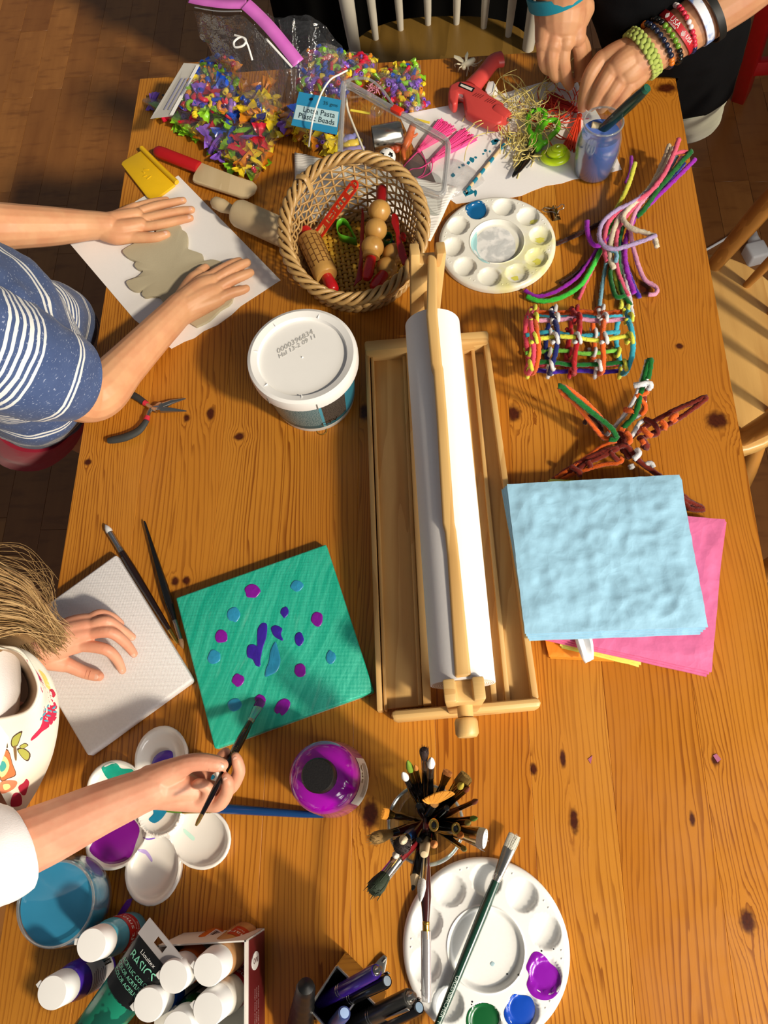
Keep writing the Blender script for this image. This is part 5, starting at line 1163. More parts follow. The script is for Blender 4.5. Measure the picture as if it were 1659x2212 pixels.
for i in range(-9, 10):
    o_ = i * .0078; hl = math.sqrt(max(.078 ** 2 - o_ ** 2, 0))
    n = max(6, int(hl / .0026))
    B().tube([bkc + gx_ * o_ + gy_ * (hl * (2 * j / n - 1)) + Vector((0, 0, .007 + .0014 * math.cos(pi * (hl * (2 * j / n - 1)) / .0078 + pi * (i % 2)))) for j in range(n + 1)], .0030, 6, flat=.3).build('base_strip', M_CANE, bsk, smooth=180)
    B().tube([bkc + gy_ * o_ + gx_ * (hl * (2 * j / n - 1)) + Vector((0, 0, .007 - .0014 * math.cos(pi * (hl * (2 * j / n - 1)) / .0078 + pi * (i % 2)))) for j in range(n + 1)], .0030, 6, flat=.3).build('base_strip', M_CANE2, bsk, smooth=180)
B().tube(catmull([wallp(2.42, BH + .01, .006), wallp(2.38, BH + .012, -.008), wallp(2.36, BH - .01, -.012)], 4), .0045, 8, flat=.4).build('binding_wrap', M_WIL, bsk)
# --- rollers and tools inside
def lath(name, a, b, prof, mat, par, n=24): return B().lathe(prof, n, axm(a, b)).build(name, mat, par)
def knob(a, b, r, par, mat=M_RED):
    L = (Vector(b) - Vector(a)).length
    lath('handle', a, b, [(0, -.002), (r * .8, -.002), (r * .86, .1 * L), (r, .6 * L), (r * .92, .85 * L), (r * .6, .96 * L), (0, L)], mat, par)
ro = T('patterned_roller', 'wooden roller carved with a brick pattern and red handles, left in the basket', 'roller', tuple(P(686, 556, .012)))
a, b_ = P(666, 513, .036), P(706, 598, .036); L_ = (b_ - a).length
lath('roller_body', a, b_, [(0, 0), (.011, 0), (.0165, .0015), (.0178, .004), (.0178, L_ - .009), (.0172, L_ - .002), (.0155, L_), (0, L_)], M_TURNED, ro, 36)
Mr_ = axm(a, b_); M_GRV = plain('#6b4318', .6)
for i in range(14):
    an = 2 * pi * i / 14; B().box((.0176, 0, L_ * .46), (.0012, .0011, L_ * .72), Mr_ @ Matrix.Rotation(an, 4, 'Z')).build('groove', M_GRV, ro)
for i in range(14):
    for k in range(5): B().box((.0177, 0, L_ * (.14 + .145 * k + (.07 if i % 2 else 0))), (.001, .0072, .0008), Mr_ @ Matrix.Rotation(2 * pi * (i + .5) / 14, 4, 'Z')).build('groove', M_GRV, ro)
d_ = (b_ - a).normalized(); knob(a, P(657, 494, .036), .0098, ro); knob(b_, P(722, 632, .036), .0098, ro)
r3 = T('ball_roller', 'wooden roller of three balls with red handles leaning in the basket', 'roller', tuple(P(812, 500, .012)))
for (u_, v_), h in (((820, 456), .058), ((812, 496), .054), ((805, 534), .05)): B().ball(P(u_, v_, h), (.0165,) * 3, 16).build('ball', M_TURNED, r3, smooth=180)
q = P(805, 534, .05); e = P(802, 552, .048); lath('collar', q, e, [(.0125, 0), (.0125, (e - q).length + .004), (0, (e - q).length + .004)], M_TURNED, r3)
knob(P(804, 548, .049), P(791, 606, .045), .0082, r3); knob(P(822, 440, .06), P(826, 401, .064), .0082, r3, plain('#8a0f14', .3))
r4 = T('ball_roller', 'wooden ball roller partly hidden under the red knife, right side of the basket', 'roller', tuple(P(840, 565, .012)))
B().ball(P(836, 579, .034), (.0158,) * 3, 16).build('ball', M_TURNED, r4, smooth=180); B().ball(P(850, 549, .034), (.0158,) * 3, 16).build('ball', M_TURNED, r4, smooth=180)
knob(P(830, 590, .036), P(806, 626, .04), .0092, r4)
M_ORR = plain('#cf2a12', .3, coat=.2); M_REDP = plain('#a80f12', .28, coat=.3)
ss = T('stencil_tool', 'orange-red plastic stencil strip with cut-outs standing in the basket', 'stencil', tuple(P(690, 505, .012)))
a, b_ = P(688, 506, .03), P(770, 393, .082); d_ = b_ - a; dn = d_.normalized(); sd_ = dn.cross(Vector((0, 0, 1))).normalized(); nn = sd_.cross(dn)
def loc(t, s, k=0): return a + d_ * t + sd_ * s + nn * k
def plate(t0, s0, t1, s1): B().add([loc(t, s, k) for k in (-.001, .001) for t, s in ((t0, s0), (t1, s0), (t1, s1), (t0, s1))], [(0, 1, 2, 3), (7, 6, 5, 4), (0, 4, 5, 1), (1, 5, 6, 2), (2, 6, 7, 3), (3, 7, 4, 0)]).build('strip', M_ORR, ss)
for s0, s1 in ((-.0085, -.0048), (.0048, .0085)): plate(0, s0, .92, s1)
for t0, t1 in ((0, .02), (.17, .24), (.44, .50), (.55, .58), (.62, .65), (.7, .78), (.9, .95)): plate(t0, -.0049, t1, .0049)
B().tube([loc(.93 + .07 * math.cos(t), .0068 * math.sin(t)) for t in np.linspace(-pi / 2, pi / 2, 12)], .0019, 8).build('rounded_end', M_ORR, ss); plate(.27, -.0008, .42, .0008)
B().tube([loc(.345 + .075 * math.cos(t), .0055 * math.sin(t)) for t in np.linspace(0, 2 * pi, 24, endpoint=False)], .0012, 6, closed=True).build('ring_cutout', M_ORR, ss)
def cutter(name, label, px, h0, h1, mat, cl=True):
    L = catmull([P(x, y, h0) for x, y in px], 4, cl); up = Vector((0, 0, h1 - h0)); k = len(L)
    o = B().add(L + [p + up for p in L], [(i, (i + 1) % k, k + (i + 1) % k, k + i) for i in range(k)]).build(name, mat, solid=.0012); return tag(o, label, 'cutter')
cq = lambda x, y: (x / 4.484 + 580, y / 4.484 + 320)
cutter('teardrop_cutter', 'bright green teardrop cutter lying on the basket floor', [cq(*p) for p in ((672, 800), (690, 760), (735, 745), (785, 790), (835, 890), (858, 940), (800, 925), (720, 905), (682, 870))], .012, .027, plain('#5fb82c', .35))
cutter('round_cutter', 'dark green cutter half hidden at the right of the basket', circ(839, 525, 9, 10, 10, .02), .012, .026, plain('#1d6b22', .35))
cutter('round_cutter', 'dark blue cutter in the basket shadow behind the green one', circ(846, 538, 8, 9, 10, .02), .012, .022, plain('#1a1c63', .35))
def blade(name, label, px, h, th, mat): return tag(B().prism([P(*cq(x, y), h(x, y) if callable(h) else h) for x, y in px], lambda p: p[2] - th, None).build(name, mat, bevel=.0008), label, 'knife')
blade('modelling_knife', 'thin red plastic knife lying beside the three-ball roller', [(905, 548), (926, 640), (925, 850), (918, 1050), (905, 1270), (860, 1300), (820, 1342), (850, 1250), (878, 1080), (886, 850)], .026, .002, M_REDP)
blade('modelling_knife', 'dark red plastic knife standing at the right basket wall', [(1192, 640), (1225, 625), (1258, 665), (1268, 760), (1275, 860), (1318, 960), (1345, 1060), (1330, 1120), (1300, 1125), (1262, 1040), (1240, 930), (1230, 820), (1190, 720)], lambda x, y: .062 - (y - 625) * 2e-5, .003, M_REDP)
blade('modelling_knife', 'small red plastic tool end against the right basket wall', [(1285, 810), (1320, 812), (1335, 850), (1325, 885), (1290, 880), (1275, 850)], .035, .006, M_REDP)

# ---------------------------------------------------------------- bags of pasta beads
def me_of(b): 
    o = b.build('proto', M_WHITEP, origin=(0, 0, 0)); me = o.data; bpy.data.objects.remove(o); return me
def bow():
    b = B()
    for sgn in (-1, 1):
        b.grid(lambda u, v: Vector(((u * 2 - 1) * .0125 * (1 + .07 * math.sin(v * 22)), (v * 2 - 1) * (.0026 + .0068 * abs(u * 2 - 1) ** .7), sgn * .0006 + .0022 * math.cos((v * 2 - 1) * 4.5) * (1 - abs(u * 2 - 1) * .55) )), 10, 6)
    return me_of(b)
def tubeb(r, l):
    return me_of(B().lathe([(r * .45, -l), (r * .9, -l), (r, -l * .7), (r, l * .7), (r * .9, l), (r * .45, l), (r * .45, -l)], 10, Matrix.Rotation(pi / 2, 4, 'Y')))
def twist():
    b = B(); n, m_ = 14, 8
    vs = [(i / n * .02 - .01, .0034 * (1 + .32 * math.cos(2 * (2 * pi * k / m_) )) * math.cos(2 * pi * k / m_ + i * .5), .0034 * (1 + .32 * math.cos(2 * (2 * pi * k / m_))) * math.sin(2 * pi * k / m_ + i * .5)) for i in range(n + 1) for k in range(m_)]
    return me_of(b.add(vs, [(i * m_ + k, i * m_ + (k + 1) % m_, (i + 1) * m_ + (k + 1) % m_, (i + 1) * m_ + k) for i in range(n) for k in range(m_)] + [tuple(range(m_)), tuple(n * m_ + k for k in range(m_))]))
def elbow(): return me_of(B().tube([(.0058 * math.cos(t), .0058 * math.sin(t), 0) for t in np.linspace(-.3, pi + .3, 12)], .003, 8))
def bowtie_s(): return bow()
PROT = {'bow_tie_bead': bow(), 'tube_bead': tubeb(.0036, .0034), 'twist_bead': twist(), 'elbow_bead': elbow(), 'long_tube_bead': tubeb(.0030, .0085)}
WORD = {'bow_tie_bead': 'bow-tie', 'tube_bead': 'short tube', 'twist_bead': 'spiral', 'elbow_bead': 'curved', 'long_tube_bead': 'long tube'}
BC = {'yellow': plain('#e9cf2c', .28, coat=.2), 'lime': plain('#8fce28', .28, coat=.2), 'red': plain('#d21f3c', .28, coat=.2), 'blue': plain('#1c4fc4', .28, coat=.2), 'orange': plain('#e08a1f', .28, coat=.2), 'purple': plain('#8a5bd0', .28, coat=.2)}
def inside(x, y, poly):
    c = False; j = len(poly) - 1
    for i in range(len(poly)):
        (xi, yi), (xj, yj) = poly[i], poly[j]
        if (yi > y) != (yj > y) and x < (xj - xi) * (y - yi) / (yj - yi) + xi: c = not c
        j = i
    return c
def edist(x, y, poly):
    d = 1e9
    for i in range(len(poly)):
        a, b = Vector(poly[i - 1]), Vector(poly[i]); p = Vector((x, y)); t = max(0, min(1, (p - a).dot(b - a) / max((b - a).length_squared, 1e-6))); d = min(d, (p - a.lerp(b, t)).length)
    return d
RB_ = random.Random(21)
_mm = {}
def fill(poly, count, kinds, cols, h0, hm, bag, mind=11, band=26):
    xs = [p[0] for p in poly]; ys = [p[1] for p in poly]; placed = []; tries = 0
    while len(placed) < count and tries < 4000:
        tries += 1; x, y = RB_.uniform(min(xs), max(xs)), RB_.uniform(min(ys), max(ys))
        if not inside(x, y, poly): continue
        if any((x - a) ** 2 + (y - b) ** 2 < mind ** 2 for a, b in placed): continue
        placed.append((x, y)); e = min(1, edist(x, y, poly) / band); k = RB_.choice(kinds); c = RB_.choice(cols)
        key = (k, c)
        if key not in _mm: me = PROT[k].copy(); me.materials.clear(); me.materials.append(BC[c]); _mm[key] = me
        o = bpy.data.objects.new(k, _mm[key]); COL.objects.link(o)
        o.location = P(x, y, h0 + .004 + hm * math.sqrt(e)); s = RB_.uniform(1.2, 1.45) if k == 'bow_tie_bead' else RB_.uniform(1.0, 1.25); o.scale = (s, s, s)
        o.rotation_euler = (RB_.gauss(0, .45), RB_.gauss(0, .45), RB_.uniform(0, 2 * pi))
        tag(o, f'{c} {WORD[k]} plastic bead in {bag}', 'bead', f'{c} {WORD[k]} beads in {bag}')
PA = [(318, 221), (345, 214), (380, 235), (430, 240), (500, 228), (560, 255), (598, 264), (596, 292), (573, 335), (548, 382), (530, 374), (470, 330), (400, 280), (345, 245)]
PB = [(392, 168), (420, 148), (450, 138), (495, 152), (510, 172), (504, 215), (498, 244), (470, 240), (420, 238), (386, 226), (380, 205)]
PC = [(505, 192), (540, 182), (585, 192), (598, 225), (590, 258), (550, 262), (515, 238)]
PC2 = [(425, 140), (470, 120), (510, 130), (505, 152), (450, 140)]
PD = [(602, 258), (640, 240), (690, 286), (735, 292), (735, 322), (700, 318), (650, 300), (612, 276)]
PD2 = [(642, 180), (652, 122), (690, 98), (733, 112), (748, 150), (742, 212), (650, 198)]
PE1 = [(737, 118), (790, 117), (812, 130), (806, 160), (765, 185), (742, 160)]
PE2 = [(802, 162), (850, 146), (902, 140), (907, 170), (917, 228), (890, 238), (855, 225), (820, 200)]
allc = list(BC); small = ['tube_bead', 'twist_bead', 'elbow_bead', 'tube_bead', 'long_tube_bead']
nA, nB, nC, nD, nE1, nE2 = 'the large bow-tie bag nearest the red knife', 'the small carded bag at the far left', 'the open pink-zip bag', 'the bag with the blue label', 'the rear bag behind the clear box', 'the small bag right of the clear box'
fill(PA, 56, ['bow_tie_bead'], ['yellow', 'yellow', 'lime', 'lime', 'orange', 'red', 'red', 'blue', 'purple'], 0, .022, nA, 19)
fill(PA, 46, ['bow_tie_bead'], ['lime', 'yellow', 'red', 'lime', 'orange'], 0, .008, nA, 19)
fill(PA, 14, ['tube_bead'], allc, .002, .02, nA, 20)
fill(PB, 62, small + ['bow_tie_bead'], allc, .046, .02, nB, 10)
fill(PB, 34, small, allc, .042, .008, nB, 12)
fill(PC, 26, ['bow_tie_bead', 'bow_tie_bead', 'twist_bead'], ['yellow', 'yellow', 'blue', 'orange'], .03, .02, nC, 13)
fill(PC2, 14, ['bow_tie_bead', 'tube_bead'], ['red', 'blue', 'orange'], .04, .012, nC, 11)
fill(PD, 46, ['twist_bead', 'long_tube_bead', 'bow_tie_bead'], ['yellow', 'yellow', 'blue', 'purple', 'orange'], .0, .026, nD, 10)
fill(PD2, 70, small, allc, .03, .028, nD, 10)
fill(PE1, 30, ['twist_bead', 'tube_bead', 'elbow_bead'], allc, .012, .022, nE1, 10)
fill(PE2, 62, small, ['purple', 'purple', 'blue', 'red', 'yellow', 'lime', 'orange'], 0, .024, nE2, 10); fill(PE2, 30, small, allc, 0, .006, nE2, 13)
def dome(poly, h0, hm, mat, grow=1.06, seed=0, band=26):
    c = (sum(p[0] for p in poly) / len(poly), sum(p[1] for p in poly) / len(poly)); b = B()
    L = [(c[0] + (x - c[0]) * grow, c[1] + (y - c[1]) * grow) for x, y in poly]; Lc = catmull([Vector((x, y, 0)) for x, y in L], 4, True); n = len(Lc); nr = 12
    for i in range(nr + 1):
        for p in Lc:
            x, y = c[0] + (p.x - c[0]) * i / nr, c[1] + (p.y - c[1]) * i / nr; e = min(1, edist(x, y, L) / band) if i < nr else 0
            b.v.append(P(x, y, h0 + .0015 + (hm + .012) * math.sqrt(e) + (.004 * mn.noise(Vector((x * .05, y * .05, seed)))) * (i < nr)))
    for i in range(nr):
        for k in range(n): l = (k + 1) % n; b.f.append((i * n + k, i * n + l, (i + 1) * n + l, (i + 1) * n + k) if i else (k, n + l, n + k))
    return b
def bag(label, poly, h0, hm, seed, extra=()):
    r = T('plastic_bag', label, 'bag', tuple(P(*poly[0], h0))); dome(poly, h0, hm, M_FILM, 1.07, seed).build('clear_film', M_FILM, r, smooth=180)
    return r
def drape(name, top, bot, mat, par, n=26, amp=.006, seed=0, nv=18):
    A, Bo = catmull([P(*p) for p in top], 8), catmull([P(*p) for p in bot], 8)
    def at(L, t): x = t * (len(L) - 1); i = min(int(x), len(L) - 2); return L[i].lerp(L[i + 1], x - i)
    def fn(u, v):
        q = at(A, u).lerp(at(Bo, u), v); w_ = math.sin(pi * min(1, v * 1.0)) ; k = mn.noise(Vector((u * 7, v * 1.6, seed))) + .5 * mn.noise(Vector((u * 15, v * 4, seed + 5)))
        return q + Vector((.6 * k, .5 * k, k)) * amp * (.3 + w_) * 1.6
    return B().grid(fn, n, nv).build(name, mat, par, smooth=180)
bag('large clear bag of bow-tie pasta beads nearest the red knife', PA, 0, .022, 1)
rb2 = bag('small clear bag of mixed pasta beads with a folded header card, on the bow-tie bag', PB, .046, .02, 2)
B().prism([P(397, 136, .078), P(431, 138, .076), P(372, 250, .068), P(325, 256, .066)], lambda p: p[2] - .0006).build('header_card', plain('#b9b6b0', .5), rb2); B().prism([P(424, 141, .0785), P(431, 141, .0785), P(374, 248, .0705), P(366, 248, .0705)], lambda p: p[2] - .0004).build('card_fold', M_WHITEP, rb2)
for i in range(3): B().prism([P(392 + i * 9, 168, .0772), P(395 + i * 9, 168, .0772), P(357 + i * 9, 236, .0708), P(354 + i * 9, 236, .0708)], lambda p: p[2] - .0004).build('print_line', plain('#8d8ea8', .6), rb2)
B().lathe([(0, 0), (.0022, 0), (.0022, .0006), (0, .0006)], 12, Matrix.Translation(P(352, 206, .0712))).build('peg_hole', M_BLACK, rb2)
rz = bag('open zip bag with a pink zipper strip standing up behind the bead bags', PC, .03, .02, 3)
dome(PC2, .04, .012, M_FILM, 1.2, 8).build('clear_film', M_FILM, rz, smooth=180)
Z1 = [(412, 0, .17), (480, 8, .175), (540, 16, .175), (590, 66, .16), (640, 130, .14)]
drape('bag_side', [(418, 22, .168), (470, 34, .17), (525, 36, .17), (570, 80, .155), (628, 146, .137)], [(460, 130, .07), (500, 165, .065), (520, 200, .062), (560, 225, .06), (600, 245, .055)], M_FILM, rz, seed=2)
drape('bag_side', [(540, 12, .172), (600, 36, .155), (650, 42, .15), (690, 60, .14), (720, 120, .11)], [(600, 245, .05), (620, 230, .065), (640, 200, .075), (650, 190, .08), (665, 185, .08)], M_FILM, rz, seed=6)
m = N('pink_zip'); m.set(col=m.mix(m.noise(m.co(), 40, 2), C('#c85bc0'), C('#e07fd4')), rough=.25, coat=.4); M_ZIP = m.m
def band(pts, w_, mat, name, par, dz=0): 
    L = catmull([P(a, b, h + dz) for a, b, h in pts], 8); b = B(); 
    for i, p in enumerate(L):
        t = (L[min(i + 1, len(L) - 1)] - L[max(i - 1, 0)]).normalized(); s = t.cross(AD).normalized(); b.v += [p - s * w_, p + s * w_]
    b.f = [(2 * i, 2 * i + 1, 2 * i + 3, 2 * i + 2) for i in range(len(L) - 1)]; return b.build(name, mat, par, solid=.0008, smooth=180)
band([(410, -4, .17), (440, 2, .172), (490, 8, .174), (532, 8, .175)], .0075, M_ZIP, 'zip_strip', rz); band([(530, 8, .175), (556, 32, .168), (590, 68, .16), (645, 136, .14)], .0095, M_ZIP, 'zip_strip', rz, .001)
band([(420, 16, .17), (470, 24, .172), (522, 24, .174)], .0008, M_FROST, 'zip_ridge', rz); band([(575, 84, .158), (626, 140, .14), (630, 144, .139)], .0016, M_WHITEP, 'zip_ridge', rz)
rd = bag('clear bag of pasta beads with a blue printed label, behind the clear box', PD, 0, .026, 4); dome(PD2, .03, .03, M_FILM, 1.1, 9).build('clear_film', M_FILM, rd, smooth=180)
drape('bag_side', [(600, 40, .15), (640, 34, .15), (690, 44, .14), (735, 100, .11), (752, 160, .09)], [(625, 250, .06), (650, 262, .06), (680, 280, .06), (710, 285, .06), (735, 290, .055)], M_FILM, rd, seed=11, amp=.008)
lc = [P(646, 198, .088), P(737, 216, .086), P(728, 291, .075), P(629, 270, .078)]
B().prism(lc, lambda p: p[2] - .0006).build('blue_label', plain('#2a8fbf', .4), rd)
def lq(u, v): return lc[0].lerp(lc[1], u).lerp(lc[3].lerp(lc[2], u), v) + Vector((0, 0, .0008))
B().prism([lq(0.02, .40), lq(.98, .36), lq(.98, .80), lq(.02, .82)], lambda p: p[2] - .0003).build('label_panel', plain('#b9d9e2', .5), rd)
tf = lambda u, v: plane_fn(lq(u, v), lq(.9, v) - lq(.1, v), lq(u, .1) - lq(u, .9), .0006)
text('Lotsa Pasta', .0135, tf(.55, .50), 'lettering', plain('#15323d', .6), rd, sx=.85); text('Plastic Beads', .0135, tf(.52, .70), 'lettering', plain('#15323d', .6), rd, sx=.85); text('35 gms', .0085, tf(.78, .20), 'lettering', plain('#15505f', .6), rd)
B().lathe([(0, 0), (.0028, 0), (.0028, .0005), (0, .0005)], 12, Matrix.Translation(lq(.32, .16))).build('peg_hole', M_BLACK, rd)
bag('clear bag of pasta beads lying at the far table edge behind the clear box', PE1, .012, .022, 5); bag('small clear bag of purple and blue pasta beads right of the clear box', PE2, 0, .024, 6)
o = B().tube(catmull([P(*p) for p in ((750, 152, .1), (735, 160, .105), (713, 173, .105), (692, 207, .102), (675, 262, .095), (667, 316, .05))], 7), .0014, 7).build('cord', M_WHITEP); tag(o, 'white cord draped down over the blue bead label', 'cord')
o = B().tube(catmull([P(*p) for p in ((507, 76, .15), (530, 84, .15), (526, 98, .15), (508, 102, .148), (506, 90, .15), (522, 80, .152), (534, 95, .148), (545, 130, .13))], 7), .0016, 7).build('cord', M_WHITEP); tag(o, 'looped white cord inside the open pink-zip bag', 'cord')

# ---------------------------------------------------------------- clear craft box
bx = T('clear_box', 'clear plastic craft box with a frosted rim and red latch behind the basket', 'box', tuple(P(850, 300)))
cr4 = [(742, 174, .085), (970, 304, .075), (958, 425, .055), (734, 345, .06)]
rim = [P(*p) for p in cr4]
def rounded(L, r=.014, n=5):
    o = []
    for i, p in enumerate(L):
        a, b = (L[i - 1] - p).normalized(), (L[(i + 1) % len(L)] - p).normalized()
        for k in range(n + 1): t = k / n; o.append((p + a * r).lerp(p, t).lerp(p.lerp(p + b * r, t), t))
    return o
B().tube(rounded(rim), .0042, 8, closed=True, flat=1.2).build('rim', M_FROST, bx); B().tube([p + Vector((0, 0, -.008)) for p in rounded(rim, .016)], .0026, 6, closed=True).build('rim', M_FROST, bx)
cc = sum(rim, Vector()) / 4; bot = [Vector((cc.x + (p.x - cc.x) * .93, cc.y + (p.y - cc.y) * .93, TZ + .004)) for p in rim]
wl = B(); tr_, br_ = rounded(rim, .016), rounded(bot, .016); n = len(tr_)
wl.add(tr_ + br_, [(i, (i + 1) % n, n + (i + 1) % n, n + i) for i in range(n)] + [tuple(range(n, 2 * n))]); wl.build('box_body', M_BOXCLEAR, bx)
B().tube(catmull([P(*p) for p in ((748, 176, .088), (764, 170, .09), (796, 171, .09), (822, 190, .085), (846, 222, .08), (852, 236, .078))], 5), .0022, 6).build('hinged_flap', M_FROST, bx)
lt = P(858, 238, .082); lx = (rim[1] - rim[0]).normalized()
B().box((0, 0, 0), (.019, .0115, .006), Matrix.Translation(lt) @ Matrix.Rotation(math.atan2(lx.y, lx.x), 4, 'Z')).build('latch', plain('#e0301a', .3), bx, bevel=.001)
def cb8(x, y): return (720 + x * .1748, 140 + y * .1748)
a, b_ = P(*cb8(490, 910), .03), P(*cb8(820, 850), .03)
o = T('metal_cup', 'small shiny metal cup lying on its side in the clear box', 'cup', tuple(P(*cb8(650, 900), .006))); L_ = (b_ - a).length
B().lathe([(.0175, 0), (.0185, 0), (.0185, L_), (.016, L_ + .004), (.004, L_ + .005), (.004, L_ + .001), (.015, L_ - .002), (.0175, L_ - .003), (.0175, 0)], 32, axm(a, b_)).build('cup_body', M_STEEL, o)
B().ball(P(*cb8(540, 560), .045), (.011, .011, .008), 8).build('cap_knob', M_BOXCLEAR, o)
sbm = N('football'); v = sbm.vor(sbm.co(), 120, 'F1', 'Distance', .0); sbm.set(col=sbm.mix(sbm.mr(sbm.vor(sbm.co(), 105, 'F1', 'Distance', .5), .3, .36), C('#141414'), C('#f0f0ee')), rough=.35)
o = T('toy_football', 'small black and white toy football in the clear box', 'ball', tuple(P(*cb8(660, 1140), .006))); B().ball(P(*cb8(665, 1140), .026), (.0135,) * 3, 14).build('ball_skin', plain('#f0f0ee', .35), o, smooth=180)
fc = P(*cb8(665, 1140), .026)
for th, ph in ((0, 0), (1.1, .3), (1.1, 1.55), (1.1, 2.8), (1.1, 4.05), (1.1, 5.3)):
    dr_ = Vector((math.sin(th) * math.cos(ph), math.sin(th) * math.sin(ph), math.cos(th))); q = Matrix.Rotation(-.5, 3, 'X') @ dr_
    B().lathe([(0, .0137), (.0035, .0132), (.0046, .0128)], 5, axm(fc, fc + q)).build('black_panel', M_BLACK, o)
og = T('toy_figure', 'orange rubber toy lizard in the clear box', 'toy', tuple(P(*cb8(930, 980), .006))); M_ORF = plain('#e0703a', .35, coat=.3)
B().limb([P(*cb8(880, 1160), .012), P(*cb8(870, 1060), .014), P(*cb8(920, 940), .018), P(*cb8(960, 820), .02), P(*cb8(975, 750), .02)], [.0025, .004, .007, .006, .0045], 12).build('body', M_ORF, og)
for pts in ([(930, 900), (1000, 880), (1040, 850)], [(900, 960), (860, 900), (860, 860)], [(950, 830), (1000, 790), (1010, 760)]): B().tube(catmull([P(*cb8(*p), .018) for p in pts], 4), [.003, .0018], 7).build('leg', M_ORF, og)
for col, lab, pts in (('#e9d34a', 'thin yellow stick in the clear box above the metal cup', ((215, 560), (450, 600))), ('#e9d34a', 'short yellow stick poking out right of the red latch', ((1000, 670), (1190, 715)))):
    o = B().tube([P(*cb8(*p), .05 if pts[0][0] < 900 else .012) for p in pts], .002, 7).build('yellow_stick', plain(col, .4)); tag(o, lab, 'stick')
o = B().tube(catmull([P(*cb8(*p), .055) for p in ((160, 420), (180, 560), (250, 750), (320, 920), (390, 1100))], 5), .0018, 6).build('cord', plain('#e8e2cf', .6)); tag(o, 'cream cord running down inside the left end of the clear box', 'cord')
b = B(); R2 = random.Random(3)
for i in range(40): wisp(b, cb8(510, 320), (9, 7), R2.uniform(10, 22), .0007, .05, R2, 4)
tag(b.build('pink_shreds', plain('#e79fb6', .5), kind='stuff'), 'pale pink shredded strands at the back of the clear box', 'shreds', kind='stuff')
for lab, c, p, r in (('small blue and pink wrapped toy at the left end of the clear box', '#8f8fd0', (210, 920), (.011, .009, .007)), ('small yellow toy beside the wrapped one in the clear box', '#dfc24a', (240, 980), (.012, .008, .007)), ('rust red toy piece beside the metal cup in the clear box', '#a9431f', (780, 990), (.009, .016, .007)), ('lilac toy piece at the lower left of the clear box', '#9a8cc0', (240, 1060), (.015, .007, .006))):
    q = P(*cb8(*p), .014); o = B()
    o.ball(q, r, 10); o.ball(q + Vector((r[0] * .8, r[1] * .4, r[2] * .4)), tuple(k * .6 for k in r), 8); o.ball(q + Vector((-r[0] * .7, -r[1] * .4, r[2] * .3)), tuple(k * .55 for k in r), 8); tag(o.build('toy_piece', plain(c, .4), smooth=180), lab, 'toy')
bl_ = T('flat_plastic_bag', 'small flat clear bag lying on the torn sheet beside the painted stick', 'bag', tuple(P(975, 390)))
dome([(970, 345), (1000, 350), (1045, 385), (1030, 405), (985, 425), (960, 430), (962, 385)], .0006, -.008, M_FILM, 1.0, 12).build('clear_film', M_FILM, bl_, smooth=180)

# ---------------------------------------------------------------- glass jar full of brushes
jc = P(919, 1781, .115); jc.z = TZ
bj = T('brush_jar', 'glass jar crammed with paint brushes between the purple bottle and clean palette', 'jar', tuple(jc)); Mj = Matrix.Translation(jc)
B().lathe([(0, 0), (.034, 0), (.0385, .004), (.040, .012), (.040, .085), (.0375, .095), (.0375, .113), (.0360, .113), (.0360, .095), (.0383, .084), (.0383, .012), (.033, .004), (0, .004)], 64, Mj).build('glass', M_GLASS, bj)
for z in (.112, .106, .100): B().tube([jc + Vector((.0378 * math.cos(t), .0378 * math.sin(t), z)) for t in np.linspace(0, 2 * pi, 64, endpoint=False)], .0014, 7, closed=True).build('glass_thread', film('thread_glass', '#f2f7f5', .18, .8, 4, 0), bj)
def jb(label, tip, h, rb, cols, lens, rmax=None, flat=False, tipshape='round', rr=.030, stop=.10, **k):
    t = P(*tip, h); d2 = Vector((t.x - jc.x, t.y - jc.y, 0)); dist = d2.length; dn = d2.normalized() if dist > 1e-4 else Vector((1, 0, 0))
    R_ = jc + dn * min(rr, dist * .75) + Vector((0, 0, .113)); v = (R_ - t); s = 1.0
    e = t.copy()
    for q in np.linspace(1, 6, 400):
        c = t + v * q; rel = Vector((c.x - jc.x, c.y - jc.y)); 
        if c.z < jc.z + .009 or (rel.length > .033 and q > 1.05) or (c - t).length > .23: break
        e = c
    return brush(label, t, e, rb, cols, lens, rmax, flat, tipshape=tipshape, **k)
GLD, SIL = plain('#c79a45', .25, 1), M_STEEL
jb('brush with a fuzzy black-brown head, topmost in the jar', (916, 1618), .20, .0032, ('#2b1712', SIL, M_BLKH), (.018, .026), tipshape='mop')
jb('brush with a pure white pointed head at the top of the jar', (932, 1636), .195, .0038, ('#f4f3f0', SIL, M_BLKH), (.020, .028))
jb('brush with a green and yellow pointed head at the jar top', (880, 1642), .19, .0034, ('#6f8f22', GLD, M_BLKH), (.024, .026))
jb('white-headed brush in a clear sleeve, upper left of the jar', (870, 1668), .185, .0034, ('#e9e8e4', SIL, M_BLKH), (.020, .022))
jb('tiny orange-headed brush between the green and white ones', (897, 1652), .185, .0022, ('#b9742a', GLD, M_BLKH), (.012, .030))
jb('short orange flat brush right of the white pointed one', (968, 1666), .18, .0032, ('#a9662a', GLD, M_BLKH), (.010, .024), flat=True, tipshape='flat')
jb('wide olive-brown flat brush pointing up right from the jar', (1008, 1676), .18, .0046, ('#8a6a2c', GLD, M_BLKH), (.024, .018), flat=True, tipshape='flat')
jb('brush with a yellow tip under the olive-brown one', (1000, 1692), .175, .0034, ('#b9a43a', GLD, M_BLKH), (.012, .024))
jb('thin red-brown pointed brush at the right of the jar', (1014, 1700), .175, .0026, ('#7c3a1c', GLD, M_BLKH), (.012, .030))
